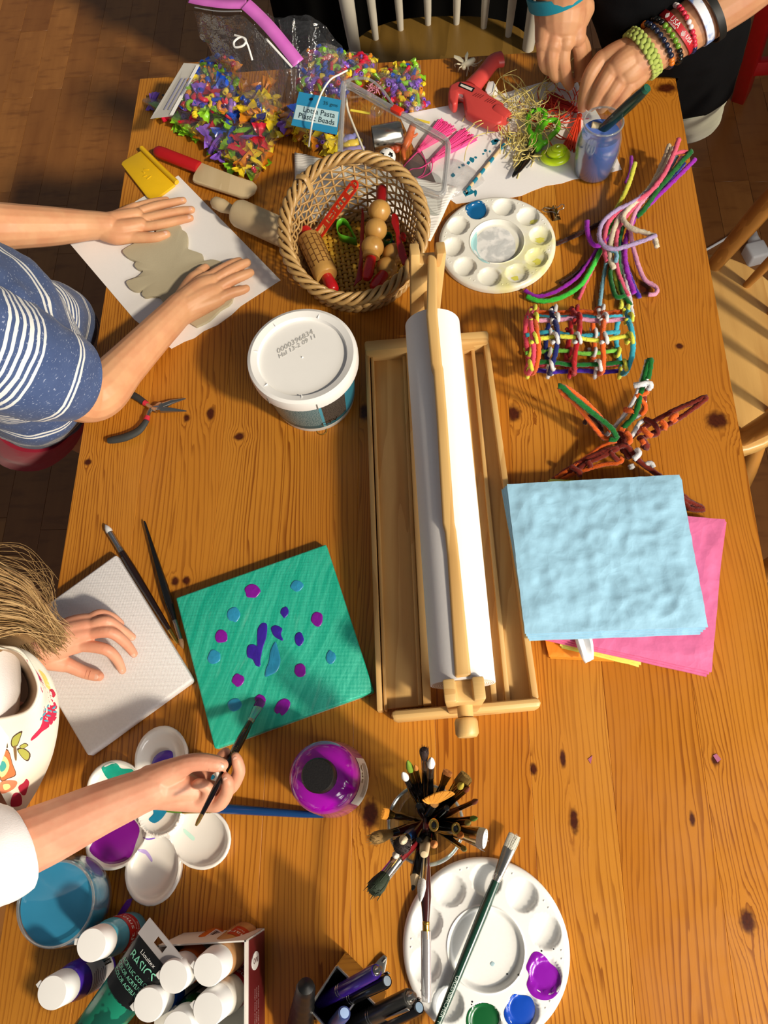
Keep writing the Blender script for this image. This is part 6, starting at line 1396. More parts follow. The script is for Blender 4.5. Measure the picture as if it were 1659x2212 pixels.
jb('thin brown brush pointing straight right from the jar', (1033, 1728), .17, .0026, ('#6a2f16', GLD, plain('#a85a1c', .3, coat=.4)), (.012, .030))
jb('green-tipped thin brush pointing right from the jar', (1032, 1767), .165, .0026, ('#5f8230', GLD, M_BLKH), (.014, .026))
jb('olive-tipped thin brush just below the green-tipped one', (1016, 1777), .165, .0028, ('#7d7436', GLD, M_BLKH), (.012, .026))
jb('flat brush with a clean white square head at the right of the jar', (1048, 1812), .165, .0062, ('#eceae4', SIL, M_BLKH), (.013, .034), .0066, flat=True, tipshape='flat')
jb('shaggy tan mop brush with a maroon handle at the left of the jar', (803, 1812), .165, .0042, ('#8d6e3c', SIL, plain('#6f1626', .25, coat=.4)), (.040, .016), .005, tipshape='mop')
jb('frayed orange flat brush at the left rim of the jar', (827, 1757), .165, .0036, ('#d18a26', GLD, M_BLKH), (.018, .016), flat=True, tipshape='flat')
jb('brush with a blue handle and worn pale head across the jar', (868, 1818), .175, .0046, ('#d9c9a8', SIL, plain('#1f5fae', .3, coat=.4)), (.014, .018), .006)
jb('dark brown mop brush low on the left of the jar', (866, 1828), .17, .006, ('#23140f', SIL, M_BLKH), (.020, .014), tipshape='mop')
jb('round dark green headed brush with a red handle, furthest lower left of the jar', (803, 1928), .15, .0058, ('#26331f', SIL, plain('#7a1a20', .25, coat=.4)), (.022, .024), .0072, tipshape='mop')
jb('white pointed brush with a pale green handle below the jar', (908, 1950), .155, .0042, ('#efeeea', SIL, plain('#a9c2b4', .3, coat=.3)), (.026, .036), .006)
jb('thin orange pointed brush in the middle of the jar', (938, 1826), .16, .0036, ('#d98a4a', GLD, M_BLKH), (.010, .020))
jb('thin orange pointed brush at the lower right rim', (1000, 1806), .16, .0032, ('#b9702c', GLD, M_BLKH), (.016, .020))
jb('small olive brush pointing right at the lower rim', (1007, 1837), .155, .0026, ('#6f6a34', GLD, M_BLKH), (.010, .024))
jb('thin dark brush poking out at the lower left rim', (844, 1862), .15, .0028, ('#5a3a1c', GLD, M_BLKH), (.010, .022))
jb('brush with a bright red collar at the lower left rim', (852, 1850), .155, .0034, ('#c9c4bc', SIL, plain('#c0182a', .3)), (.008, .020))
mb = jb('long maroon brush in a clear sleeve reaching down over the palette', (921, 2158), .12, .0034, ('#b79f98', GLD, M_MAROON), (.050, .014), .0052, rr=.026)
tp_, e_ = P(921, 2158, .12), P(946, 1830, .13)
B().lathe([(0, -.003), (.0042, -.002), (.0048, .004), (.0048, .056), (.0046, .056), (.0044, .003), (0, 0)], 18, axm(tp_, tp_ + (Vector(jc) + Vector((0, 0, .116)) - tp_))).build('clear_sleeve', M_FROST, mb)
# fan brush
fbq = T('fan_brush', 'orange fan brush spread across the jar top', 'paintbrush', tuple(jc + Vector((0, .004, .01)))); fan = B(); n0 = P(936, 1738, .15); t0 = P(950, 1716, .172); sx_ = (P(985, 1704, .175) - P(915, 1718, .168)); R2 = random.Random(8)
for i in range(70):
    u = R2.uniform(-1, 1); e = t0 + sx_ * .5 * u + (t0 - n0) * (.25 - .5 * u * u) ; fan.tube(catmull([n0 + sx_ * .05 * u, n0.lerp(e, .55) + sx_ * .06 * u, e], 3), .0008, 5)
fan.build('bristles', bristle('#d9922e'), fbq, kind='stuff'); B().tube([n0 + (n0 - t0) * .9, n0 + (n0 - t0) * .1, n0.lerp(t0, .15)], [.0036, .004, .0046], 10).build('ferrule', SIL, fbq); B().tube([n0 + (n0 - t0) * .8, jc + Vector((-.006, .0, .012))], [.0036, .002], 10).build('handle', M_BLKH, fbq)
pcl = T('charcoal_pencil', 'thick black pencil with a sharpened tip leaning out below the jar', 'pencil', tuple(jc + Vector((.004, .0, .01)))); a, b_ = P(891, 1924, .145), None
v = (jc + Vector((-.006, -.03, .113))) - a; e = a + v * 1.9; L_ = (e - a).length
B().lathe([(0, 0), (.0016, .002), (.0022, .005)], 8, axm(a, e)).build('lead', plain('#1c1a19', .5), pcl); B().lathe([(.0022, .005), (.0052, .016)], 8, axm(a, e)).build('sharpened_wood', M_BEECH, pcl); B().lathe([(.0052, .016), (.0056, .018), (.0056, L_), (0, L_)], 8, axm(a, e)).build('barrel', M_BLKH, pcl)
for lab, px, h, e_, r, mt in (('handle end with a brass ring hanging hole in the jar centre', (937, 1782), .175, (.006, .0), .0042, M_BLKH), ('thick black handle end in the jar behind the brass ring', (985, 1790), .15, (-.012, 0), .0056, M_BLKH), ('beige wooden brush handle end low in the jar', (916, 1846), .155, (.0, .012), .0052, M_BEECH), ('black brush handle end at the upper middle of the jar', (905, 1740), .15, (.008, -.008), .0052, M_BLKH), ('black brush handle end below the fan brush', (965, 1745), .15, (-.012, -.01), .0046, M_BLKH), ('black brush handle end beside the blue handle', (905, 1815), .14, (.01, .01), .0046, M_BLKH)):
    r_ = T('paint_brush', lab, 'paintbrush', tuple(jc + Vector((e_[0], e_[1], .01)))); t = P(*px, h); d0 = jc + Vector((e_[0], e_[1], .01)); L_ = (d0 - t).length
    B().lathe([(0, -.001), (r * .6, 0), (r * .85, .004), (r, .03), (r * .8, L_), (0, L_)], 14, axm(t, d0)).build('handle', mt, r_)
    if 'brass' in lab: B().tube([t + Vector((.0034 * math.cos(g), .0044 * math.sin(g), .0)) for g in np.linspace(0, 2 * pi, 20, endpoint=False)], .0014, 6, closed=True).build('ring_hole', M_GOLD, r_)

# ---------------------------------------------------------------- craft paint bottles, box, tube
M_CAP = plain('#f0efec', .4, var=.02); M_LABR = plain('#b3161f', .35)
def bottle(label, cap_px, colr, rot, lab='red', lean=(0, 0), txt='craft smart', h=.106):
    c = P(*cap_px, h); lv = Vector((lean[0], lean[1], 0)); c0 = c - lv; c0.z = TZ + .001; M = axm(c0, c); r = T('paint_bottle', label, 'paint bottle', tuple(c0))
    mt = plain(colr, .22, coat=.4, var=.03)
    B().lathe([(0, 0), (.016, 0), (.0182, .003), (.0186, .008), (.0186, .058), (.0178, .066), (.0165, .0715), (.0168, .074), (.0150, .078), (.0125, .081), (0, .081)], 40, M).build('bottle_body', mt, r)
    B().lathe([(.0132, .0785), (.0158, .0795), (.0162, .082), (.0154, .104), (.0146, .106), (0, .1065)], 40, M).build('cap', M_CAP, r)
    dw = M.to_3x3().inverted() @ Vector((math.cos(math.radians(rot)), math.sin(math.radians(rot)), 0)); a0 = math.atan2(dw.y, dw.x)
    B().box((.0156 * math.cos(a0 + 2.6), .0156 * math.sin(a0 + 2.6), .104), (.006, .006, .0022), M).build('cap_tab', M_CAP, r, bevel=.0006)
    def wrap(a, b, z0, z1, mat, nm, R_=.0189, par=None): return B().add([M @ Vector((R_ * math.cos(t), R_ * math.sin(t), z)) for z in (z0, z1) for t in np.linspace(a0 + a, a0 + b, 20)], [(i, i + 1, 21 + i, 20 + i) for i in range(19)]).build(nm, mat, par or r)
    f = lambda zz, aa=0: (lambda x, y: M @ Vector((.0191 * math.cos(a0 + aa + x / .0191), .0191 * math.sin(a0 + aa + x / .0191), zz + y)))
    if lab == 'red':
        lb = wrap(-1.3, 1.3, .024, .054, M_LABR, 'label'); text(txt, .0125, f(.0445), 'lettering', M_WHITEP, lb); text('Premium Acrylic Paint', .0046, f(.0345), 'lettering', M_WHITEP, lb); text('Matte', .0046, f(.0285), 'lettering', M_WHITEP, lb)
    else:
        lb = wrap(-.9, .9, .010, .060, plain('#d8d5d6', .4), 'label')
        for i in range(7): wrap(-.75, .2 + .07 * (i % 3), .0545 - i * .0042, .0558 - i * .0042, plain('#6a6670', .6), 'print_line', .0191, lb)
        for i in range(9): wrap(.3 + i * .06, .3 + i * .06 + (.025 if i % 3 else .045), .014, .030, M_BLACK, 'barcode_bar', .0191, lb)
    return r
bottle('light blue craft paint bottle with a white cap beside the blue water glass', (198, 2041), '#49b3d3', 22)
bottle('purple craft paint bottle with a white cap at the lower left', (113, 2144), '#4a2ab0', 8, 'white', (-.004, -.004))
bottle('orange craft paint bottle with a white cap in the open carton', (374, 2110), '#d9671c', 30, 'white', (-.012, -.012))
bottle('tan craft paint bottle with a white cap in the carton corner', (449, 2095), '#b98a5c', 20, 'red', (-.010, -.012))
bottle('dark blue craft paint bottle with a white cap in the carton', (321, 2170), '#0f3a8c', 40, 'white', (-.006, -.006))
bottle('white craft paint bottle with a red label in the carton', (449, 2181), '#e2ded6', 20, 'red', (-.010, -.008))
bottle('green craft paint bottle at the bottom edge in the carton', (384, 2222), '#0f5a2c', 40, 'white', (-.006, -.006))
ct = T('carton', 'open white cardboard carton with dark red print holding paint bottles', 'box', tuple(P(440, 2130)))
M_CARD = plain('#d9d4cb', .7, var=.03); M_CRED = plain('#5c1418', .45)
k1, k2 = P(538, 2029, .0), None
w0, w1 = P(340, 2042, .085), P(531, 2031, .085); ex_ = (w1 - w0); ex_.z = 0; exn = ex_.normalized(); eyn = Vector((exn.y, -exn.x, 0)); WX, WY = ex_.length, .15
w1z = Vector((w1.x, w1.y, TZ)); Mk = Matrix((exn, -eyn, Vector((0, 0, 1)))).transposed().to_4x4(); Mk.translation = w1z - exn * WX
B().box((WX / 2, -.00075, .0425), (WX, .0015, .085), Mk).build('back_wall', M_CARD, ct)
B().box((WX - .00075, -WY / 2, .0425), (.0015, WY, .085), Mk).build('side_wall', M_CARD, ct)
B().box((.00075, -WY / 2, .0425), (.0015, WY, .085), Mk).build('side_wall', M_CARD, ct); B().box((WX / 2, -WY + .00075, .0425), (WX, .0015, .085), Mk).build('front_wall', M_CARD, ct)
B().box((WX / 2, -WY / 2, .0008), (WX, WY, .0012), Mk).build('base', M_CARD, ct)
B().box((WX + .0004, -WY / 2, .038), (.0008, WY - .004, .070), Mk).build('printed_side', M_CRED, ct)
B().lathe([(0, 0), (.0105, 0), (.0105, .0006), (0, .0006)], 24, Mk @ Matrix.Translation((WX + .0008, -.024, .048)) @ Matrix.Rotation(pi / 2, 4, 'Y') @ Matrix.Diagonal((1.5, .8, 1, 1))).build('badge', M_WHITEP, ct)
text('OVNI', .0085, lambda x, y: Mk @ Vector((WX + .0017, -.024 + y * .9, .048 - x)) , 'lettering', M_CRED, ct)
for i in range(3): text('acrylic paint acrylic paint', .0042, (lambda dy: (lambda x, y: Mk @ Vector((WX + .001, -.07 - x, .05 - dy + y))))(i * .008), 'lettering', plain('#c9a9a6', .6), ct)
# acrylic tube
tu = T('paint_tube', 'dark green acrylic paint tube with a black printed end lying against the carton', 'paint tube', tuple(P(260, 2150)))
e0, e1 = P(333, 2058, .098), P(178, 2262, .075); ax2 = (e1 - e0).normalized(); sd2 = (P(347, 2113, .098) - P(318, 1999, .098)).normalized(); sd2 = (sd2 - ax2 * sd2.dot(ax2)).normalized(); up2 = sd2.cross(ax2); up2 = up2 if up2.z > 0 else -up2
Lt = (e1 - e0).length
def tube_part(t0, t1, mat, nm):
    b = B(); n = 28; ks = 14
    for j in range(ks + 1):
        t = t0 + (t1 - t0) * j / ks; k = min(1, t * 1.25); wx_ = .025 - .0045 * k; hy = .0012 + .0185 * math.sin(k * pi / 2) ** .8
        for i in range(n): g = 2 * pi * i / n; b.v.append(e0 + ax2 * Lt * t + sd2 * wx_ * math.cos(g) + up2 * hy * math.sin(g))
    b.f = [(j * n + i, j * n + (i + 1) % n, (j + 1) * n + (i + 1) % n, (j + 1) * n + i) for j in range(ks) for i in range(n)] + [tuple(range(n)), tuple(ks * n + i for i in range(n))]
    return b.build(nm, mat, tu, smooth=60)
m = N('tube_teal'); nz = m.noise(m.co(), 55, 2); m.set(col=m.mix(m.mr(nz, .52, .56), C('#147a5e'), C('#0b4f40')), rough=.25, coat=.4); tube_part(.42, 1, m.m, 'tube_body'); tube_part(0, .425, plain('#0c0d0d', .3, coat=.3), 'printed_panel')
def tf2(t, s=0): 
    k = min(1, t * 1.25); hy = .0012 + .0185 * math.sin(k * pi / 2) ** .8 + .0006
    c = e0 + ax2 * Lt * t + sd2 * s
    flip = 1
    return lambda x, y: c + sd2 * x * flip + (-ax2) * y * 1 + up2 * (hy * math.sqrt(max(0, 1 - (x / .024) ** 2)))
M_MINT = plain('#7fd0b0', .5)
text('BASICS', .0135, tf2(.125), 'lettering', M_MINT, tu, sx=.85); text('ACRYLIC COLOR', .0062, tf2(.20), 'lettering', M_MINT, tu, sx=.85); text('COLOR ACRYLIQUE', .0058, tf2(.25), 'lettering', M_MINT, tu, sx=.85); text('COLOR ACRILICO', .0058, tf2(.30), 'lettering', M_MINT, tu, sx=.85); text('Liquitex', .0066, tf2(.055), 'lettering', M_WHITEP, tu)
hk = B(); 
def hp(t, s): return e0 - ax2 * t + sd2 * s
for t0, s0, t1, s1 in ((0, -.026, .006, .026), (.014, -.026, .019, .026), (.006, -.026, .014, -.007), (.006, .007, .014, .026)): hk.add([hp(t, s) + up2 * k for k in (-.0006, .0006) for t, s in ((t0, s0), (t1, s0), (t1, s1), (t0, s1))], [(0, 1, 2, 3), (7, 6, 5, 4), (0, 4, 5, 1), (1, 5, 6, 2), (2, 6, 7, 3), (3, 7, 4, 0)])
hk.build('crimped_tab', plain('#a9a4a4', .35), tu)
cpm = axm(e1, e1 + ax2); B().lathe([(0, 0), (.0195, 0), (.018, .006), (.012, .012), (.011, .016), (.0135, .017), (.0135, .034), (0, .034)], 28, cpm).build('cap', M_BLACK, tu)

# ---------------------------------------------------------------- pen holder and pens
ph = T('pen_holder', 'black and silver square desk pen holder at the bottom edge', 'pen holder', tuple(P(750, 2190)))
ptop = [P(728, 2087, .075), P(820, 2180, .075), P(750, 2272, .075), P(668, 2178, .075)]
ex3 = (ptop[1] - ptop[0]); ey3 = (ptop[3] - ptop[0]); z0 = Vector((0, 0, -.073)); M_SILV = plain('#c9c6c0', .3, 1)
def wallq(a, b, nm, mat, th=.0022):
    a, b = Vector(a), Vector(b); n = (b - a).cross(Vector((0, 0, 1))).normalized() * th / 2
    return B().add([a - n, b - n, b + n, a + n] + [p + z0 for p in (a - n, b - n, b + n, a + n)], [(0, 1, 2, 3), (7, 6, 5, 4), (0, 4, 5, 1), (1, 5, 6, 2), (2, 6, 7, 3), (3, 7, 4, 0)]).build(nm, mat, ph)
for a, b in ((0, 1), (1, 2), (2, 3), (3, 0)):
    wallq(ptop[a], ptop[b], 'wall', M_BLACK); B().tube([ptop[a] + Vector((0, 0, .0006)), ptop[b] + Vector((0, 0, .0006))], .0014, 6).build('silver_edge', M_SILV, ph)
dv0, dv1 = ptop[0].lerp(ptop[1], .6), ptop[3].lerp(ptop[2], .6); wallq(dv0, dv1, 'divider', M_BLACK, .0016); B().tube([dv0, dv1], .0012, 6).build('silver_edge', M_SILV, ph)
B().prism([p + z0 for p in ptop], TZ + .0006, TZ + .0025).build('base', M_BLACK, ph)
tb = [(829, 2062), (836, 2068), (835, 2080), (822, 2150), (815, 2186), (800, 2160), (795, 2100), (818, 2072)]
B().prism([P(a, b, .004) for a, b in tb], TZ + .0005).build('hanging_plate', plain('#b5b2ac', .35, 1), ph, bevel=.0006); B().tube([P(826, 2078, .0045), P(832, 2070, .0045)], .0013, 8).build('slot', M_BLACK, ph)
def pen(label, a, b, r, mat, capmat, clip=True, name='pen', clicker=None):
    a, b = P(*a), P(*b); d_ = (a - b).normalized(); foot = b - d_ * max(0, (b.z - TZ - .012) / max(d_.z, .2)); L_ = (a - foot).length
    if L_ > .15: foot = a - d_ * .15; L_ = .15
    q = T(name, label, 'pen', tuple(foot)); M = axm(foot, a)
    B().lathe([(0, 0), (r * .3, .002), (r * .8, .014), (r, .02), (r, L_ * .6), (r * 1.03, L_ * .61), (r * 1.03, L_ - .003), (r * .9, L_), (r * .7, L_), (0, L_ - .0004)], 24, M).build('barrel', mat, q)
    B().lathe([(0, L_ + .0008), (r * .68, L_ + .0006), (r * .72, L_ - .001)], 20, M).build('end_cap', capmat, q)
    for z in (L_ * .58, L_ * .605): B().lathe([(r * 1.02, z), (r * 1.06, z + .0005), (r * 1.02, z + .001)], 24, M).build('trim_ring', M_STEEL, q)
    if clicker: B().lathe([(0, L_ + .007), (r * .38, L_ + .0065), (r * .42, L_ + .001), (r * .5, L_)], 16, M).build('clicker', clicker, q)
    if clip: B().box((r * 1.0, 0, L_ - .018), (.0014, .0042, .036), M @ Matrix.Rotation(clip if clip is not True else -.6, 4, 'Z') @ Matrix.Translation((.0016, 0, 0))).build('clip', M_STEEL, q, bevel=.0005)
    return q
pen('purple click pen with a chrome button, upper pen in the holder', (813, 2097, .12), (722, 2148, .07), .0066, plain('#2f1773', .25, coat=.4), M_STEEL, False, clicker=M_STEEL)
pen('black pen with a grey end just below the purple one', (836, 2119, .115), (748, 2160, .065), .0062, M_BLACK, plain('#8a97a3', .3), -.9)
pen('grey metal marker pen in the right compartment', (886, 2155, .115), (790, 2202, .065), .0085, plain('#55534f', .3, .7), M_STEEL, 2.2, clicker=M_STEEL)
pen('black pen with a blue-grey end, lowest in the right compartment', (905, 2176, .115), (815, 2222, .065), .0062, M_BLACK, plain('#7c93a8', .3), -.9)
pen('small pale blue capped pen in the front compartment', (744, 2188, .10), (722, 2214, .07), .0066, plain('#3d4a7c', .3, coat=.3), plain('#a9c4ee', .35), False)
bd = T('ridged_pen', 'glossy black ridged pen standing left of the pen holder', 'pen', tuple(P(645, 2240, 0)))
a, b_ = P(645, 2240, .004), P(661, 2130, .12); prof = [(0, 0)]; L_ = (b_ - a).length
for i in range(19): t = i / 18; prof.append((.0135 * (1 - .42 * t) * (1 + .16 * (i % 2)), L_ * t))
prof += [(.003, L_ + .003), (0, L_ + .004)]
B().lathe(prof, 18, axm(a, b_)).build('barrel', plain('#0a0a0a', .45), bd, smooth=30)
for i in range(6): B().ball(a.lerp(b_, .3 + .12 * i) + Vector((.007, .004, .0)) * (1 - .06 * i), .0042, 6).build('ridge_bead', plain('#0a0a0a', .45), bd, smooth=180)

# ---------------------------------------------------------------- people
def skin_mat(name, hexc, red):
    m = N(name); co = m.co(); c = C(hexc); nz = m.noise(co, 28, 3, .6); fine = m.noise(co, 900, 2)
    c1 = m.mix(m.mr(nz, .35, .7, 0, .55), c, C(red)); m.set(col=c1, rough=.48, sss=.12, spec=.4)
    m.b.inputs['Subsurface Radius'].default_value = (.010, .004, .002); m.b.inputs['Subsurface Scale'].default_value = .35
    m.bump(m.math('ADD', fine, m.math('MULTIPLY', m.noise(co, 240, 2), 1.0)), .12, .0005); return m.m
SK1 = skin_mat('skin_warm', '#dca67c', '#cf8c66'); SK2 = skin_mat('skin_fair', '#dfa486', '#d18468'); SK3 = skin_mat('skin_tan', '#c8946c', '#b8795a')
NAIL = plain('#e2b09a', .25, coat=.4, var=.03)
def V(p): return p if isinstance(p, Vector) else P(*p)
def px_limb(b, pts, n=18):
    """pts: (u, v, h, radius in px)"""
    b.limb([P(u, v, h) for u, v, h, r in pts], [r * sc(u, v, h) for u, v, h, r in pts], n)
def mesh_of(b, voxel, smooth):
    o = remeshed(b, 'tmp_body', NAIL, None, voxel, smooth); q = B(); q.v = [v.co + o.location for v in o.data.vertices]; q.f = [tuple(f.vertices) for f in o.data.polygons]
    me = o.data; bpy.data.objects.remove(o); bpy.data.meshes.remove(me); return q
def nail(par, tip, back, r, k=1.0):
    """flat nail on the camera-side of a fingertip"""
    t, q = P(*tip), P(*back); d = (t - q).normalized(); up = (-AD - d * (-AD).dot(d)).normalized(); s = d.cross(up)
    c = t - d * r * .35 + up * r * .80; M = Matrix((s, d, up)).transposed().to_4x4(); M.translation = c
    B().ball((0, 0, 0), (r * .58 * k, r * .72 * k, r * .22), 8, M).build('fingernail', NAIL, par, smooth=180)
def keep_off(b, top=.004, gap=.004):
    """clothing that hangs beside the table lies against its edge instead of running into it"""
    for v in b.v:
        if TZ - .40 < v.z < TZ + top and TX0 - .004 < v.x < TX1 + .004 and v.y < TY1 + .004:
            dl, dr, db = v.x - TX0, TX1 - v.x, TY1 - v.y; k = min(dl, dr, db)
            if k < .16:
                if k == dl: v.x = TX0 - gap
                elif k == dr: v.x = TX1 + gap
                else: v.y = TY1 + gap
    return b
def head_parts(b, c, f):
    f = Vector(f).normalized(); r = Vector((f.y, -f.x, 0)).normalized(); up = r.cross(f)
    M = Matrix((r, f, up)).transposed().to_4x4(); M.translation = c
    b.ball((0, -.005, .02), (.068, .085, .085), 14, M); b.ball((0, .03, -.035), (.05, .052, .06), 12, M); b.ball((0, .088, -.012), (.011, .016, .018), 8, M)
    for s in (-1, 1): b.ball((s * .07, -.005, -.005), (.009, .02, .028), 8, M); b.ball((s * .03, .058, -.02), (.024, .02, .02), 8, M)
    b.ball((0, .077, -.052), (.022, .009, .008), 8, M)
    return M
def face(par, M, hairmat, cap=True):
    for s in (-1, 1): B().ball((s * .029, .076, .008), (.011, .006, .008), 8, M).build('eye', plain('#2c2320', .15), par, smooth=180); B().ball((s * .029, .078, .026), (.018, .004, .003), 8, M).build('eyebrow', hairmat, par, smooth=180)
    B().ball((0, .083, -.052), (.02, .005, .005), 8, M).build('lips', plain('#b56a5c', .4), par, smooth=180)
    if cap:
        h = B().lathe([(0, .112), (.04, .104), (.066, .075), (.078, .03), (.079, -.005), (.074, -.03), (.068, -.03), (.07, .03), (0, .1)], 32, M @ Matrix.Translation((0, -.012, .0)) @ Matrix.Rotation(-.35, 4, 'X')); h.build('hair', hairmat, par, smooth=180)
def loft(secs, n=40, wr=.0, seed=0, freq=18):
    """secs: (centre, rx, ry, rot) horizontal ellipses"""
    b = B(); cs = catmull([s[0] for s in secs], 6); m_ = len(cs)
    for j, c in enumerate(cs):
        t = j / (m_ - 1); rx, ry, ro = (lerpl([s[k] for s in secs], t) for k in (1, 2, 3))
        for i in range(n):
            g = 2 * pi * i / n; x, y = rx * math.cos(g), ry * math.sin(g); p = c + Vector((x * math.cos(ro) - y * math.sin(ro), x * math.sin(ro) + y * math.cos(ro), 0))
            if wr: p += Vector((math.cos(g + ro), math.sin(g + ro), .3)) * wr * (mn.noise(Vector((p.x, p.y, p.z)) * freq + Vector((seed, 0, 0))) + .5 * mn.noise(Vector((p.x, p.y, p.z * 2)) * freq * 2.3))
            b.v.append(p)
    b.f = [(j * n + i, j * n + (i + 1) % n, (j + 1) * n + (i + 1) % n, (j + 1) * n + i) for j in range(m_ - 1) for i in range(n)] + [tuple(range(n))[::-1], tuple((m_ - 1) * n + i for i in range(n))]
    return b
def sleeve(pts, rad, wr=.003, n=36, seed=0):
    b = B(); L = catmull([V(p) for p in pts], 7); b.tube(L, rad, n)
    for i in range(len(L) * n):
        if i >= len(L) * n - n: continue
        b.v[i] += (b.v[i] - L[i // n]).normalized() * wr * (mn.noise(b.v[i] * 26 + Vector((seed, 0, 0))) + .4 * mn.noise(b.v[i] * 60))
    return b

# --- striped shirt child at the left
def stripes(name, axis, off, base, scale=1.0):
    m = N(name); co = m.co(); a = Vector(axis).normalized(); t = m.vm('DOT_PRODUCT', co, tuple(a)); wob = m.noise(co, 9, 2)
    t = m.math('ADD', m.math('ADD', t, off), m.math('MULTIPLY', wob, .022)); f = m.math('FRACT', m.math('MULTIPLY', t, 7.0 * scale)); line = None
    for c_, w_ in ((.06, .012), (.11, .012), (.165, .013), (.225, .019), (.285, .013), (.34, .012), (.70, .012), (.745, .012)):
        q = m.math('LESS_THAN', m.math('ABSOLUTE', m.math('SUBTRACT', f, c_)), w_); line = q if line is None else m.math('MAXIMUM', line, q)
    fleck = m.noise(m.vm('MULTIPLY', co, (220, 220, 700)), 1, 2); bg = m.mix(m.noise(co, 40, 3), C('#3b4c76'), C('#52658f')); bg = m.mix(m.mr(fleck, .64, .70, 0, .7), bg, C('#b9c4dc'))
    m.set(col=m.mix(line, bg, C('#e6e8e6')), rough=.92, spec=.15, sheen=.1); m.bump(m.noise(co, 1300, 2), .3, .0005); return m.m
p1 = T('person', 'child in a blue white-striped shirt pressing clay with both hands at the left edge', 'person', (P(40, 880, -.12).x, P(40, 880, -.12).y, 0))
b = B()
# far (left) arm and hand
px_limb(b, [(-150, 500, .16, 56), (-90, 488, .11, 56), (0, 489, .07, 50), (110, 489, .045, 41), (190, 487, .030, 31), (235, 487, .024, 27)])
px_limb(b, [(225, 487, .024, 27), (262, 475, .020, 21), (294, 466, .016, 17)]); px_limb(b, [(230, 495, .022, 22), (268, 494, .019, 21), (303, 486, .015, 16)]); px_limb(b, [(228, 500, .020, 22), (255, 511, .016, 18), (292, 509, .012, 13)])
px_limb(b, [(240, 476, .018, 17), (270, 460, .015, 13), (292, 448, .012, 11)])
F1 = [[(286, 450, .012, 10), (318, 440, .010, 9), (345, 434, .008, 8), (360, 431, .007, 6.5)], [(292, 461, .013, 11), (335, 446, .011, 10), (375, 437, .009, 9), (396, 433, .008, 7.5)], [(298, 476, .013, 11.5), (345, 465, .012, 10.5), (390, 456, .009, 9.5), (414, 453, .008, 8)], [(300, 492, .013, 11.5), (345, 485, .012, 10.5), (390, 475, .009, 9.5), (411, 471, .008, 8)], [(275, 512, .013, 13), (312, 513, .011, 12), (340, 512, .010, 11), (360, 506, .009, 9)]]
for f in F1: px_limb(b, f, 12)
# near (right) arm and hand
px_limb(b, [(20, 775, .165, 66), (110, 826, .105, 64), (185, 852, .055, 62), (222, 842, .045, 56), (265, 796, .038, 46), (325, 733, .030, 39), (375, 682, .024, 34), (392, 664, .022, 33)])
px_limb(b, [(385, 672, .022, 31), (425, 622, .021, 20), (450, 600, .019, 14)]); px_limb(b, [(388, 668, .022, 32), (432, 625, .022, 24), (460, 607, .020, 15)]); px_limb(b, [(394, 668, .021, 32), (440, 640, .020, 24), (470, 626, .017, 15)]); px_limb(b, [(398, 672, .019, 29), (445, 656, .016, 20), (474, 646, .013, 14)]); px_limb(b, [(392, 660, .020, 26), (415, 610, .018, 17), (430, 594, .016, 13)])
F2 = [[(448, 602, .019, 13), (478, 583, .017, 11.5), (505, 569, .013, 10.5), (517, 564, .011, 8.5)], [(458, 609, .02, 13), (492, 588, .018, 12), (520, 573, .014, 11), (534, 567, .012, 9)], [(467, 625, .018, 13), (500, 606, .016, 12), (528, 594, .013, 11), (541, 589, .011, 9)], [(474, 644, .014, 12.5), (500, 633, .013, 11.5), (522, 627, .011, 10), (532, 623, .010, 8.5)], [(418, 606, .016, 14), (432, 590, .014, 13), (444, 579, .012, 10)]]
for f in F2: px_limb(b, f, 12)
arms = mesh_of(b, .0013, 5)
hd1 = P(-330, 470, .40); rest = B()
rest.limb([P(60, 860, -.12), P(10, 760, .08), P(-70, 660, .20)], [.05, .05, .04], 20); rest.limb([P(-70, 660, .20), P(-160, 590, .28), hd1], [.04, .038, .04], 16); rest.limb([P(-20, 772, .175), P(-100, 660, .20), P(-155, 510, .16)], [.03, .03, .034], 16)
for px in ((60, 860), (20, 760)): q = P(*px, -.15); rest.limb([q, q + Vector((.06, 0, -.25)), Vector((q.x - .06, q.y, .06)), Vector((q.x + .05, q.y, .03))], [.045, .04, .03, .026], 14)
Mh = head_parts(rest, hd1, (1, .1, -.5)); rb_ = mesh_of(rest, .005, 4)
bd_ = B(); bd_.add(arms.v, arms.f); bd_.add(rb_.v, rb_.f); b1 = keep_off(bd_, -.035, .012).build('body', SK1, p1, smooth=180, fix=False)
face(p1, Mh, plain('#5a3d22', .7))
for f, r in [(F1[1], .0055), (F1[2], .0058), (F1[3], .0058), (F1[4], .0066), (F2[0], .0052), (F2[1], .0056), (F2[2], .0056), (F2[3], .005)]: nail(b1, f[-1][:3], f[-2][:3], r)
B().ball(P(448, 575, .0135), (.0022, .0035, .0028), 8).build('blue_paint_on_thumb', M_DB, b1, smooth=180)
tax = P(-70, 640, .22) - P(60, 870, -.12)
sh = loft([(P(88, 860, -.13), .085, .098, .6), (P(80, 850, -.07), .084, .098, .6), (P(66, 820, .0), .088, .108, .5), (P(30, 755, .08), .094, .118, .45), (P(-30, 690, .16), .09, .125, .4), (P(-90, 640, .225), .055, .10, .4), (P(-115, 625, .245), .035, .05, .4)], 64, .007, 3)
shirt1 = keep_off(mesh_of(sh, .0045, 3)).build('shirt', stripes('shirt_stripes', tax, .02, 0), p1, smooth=180)
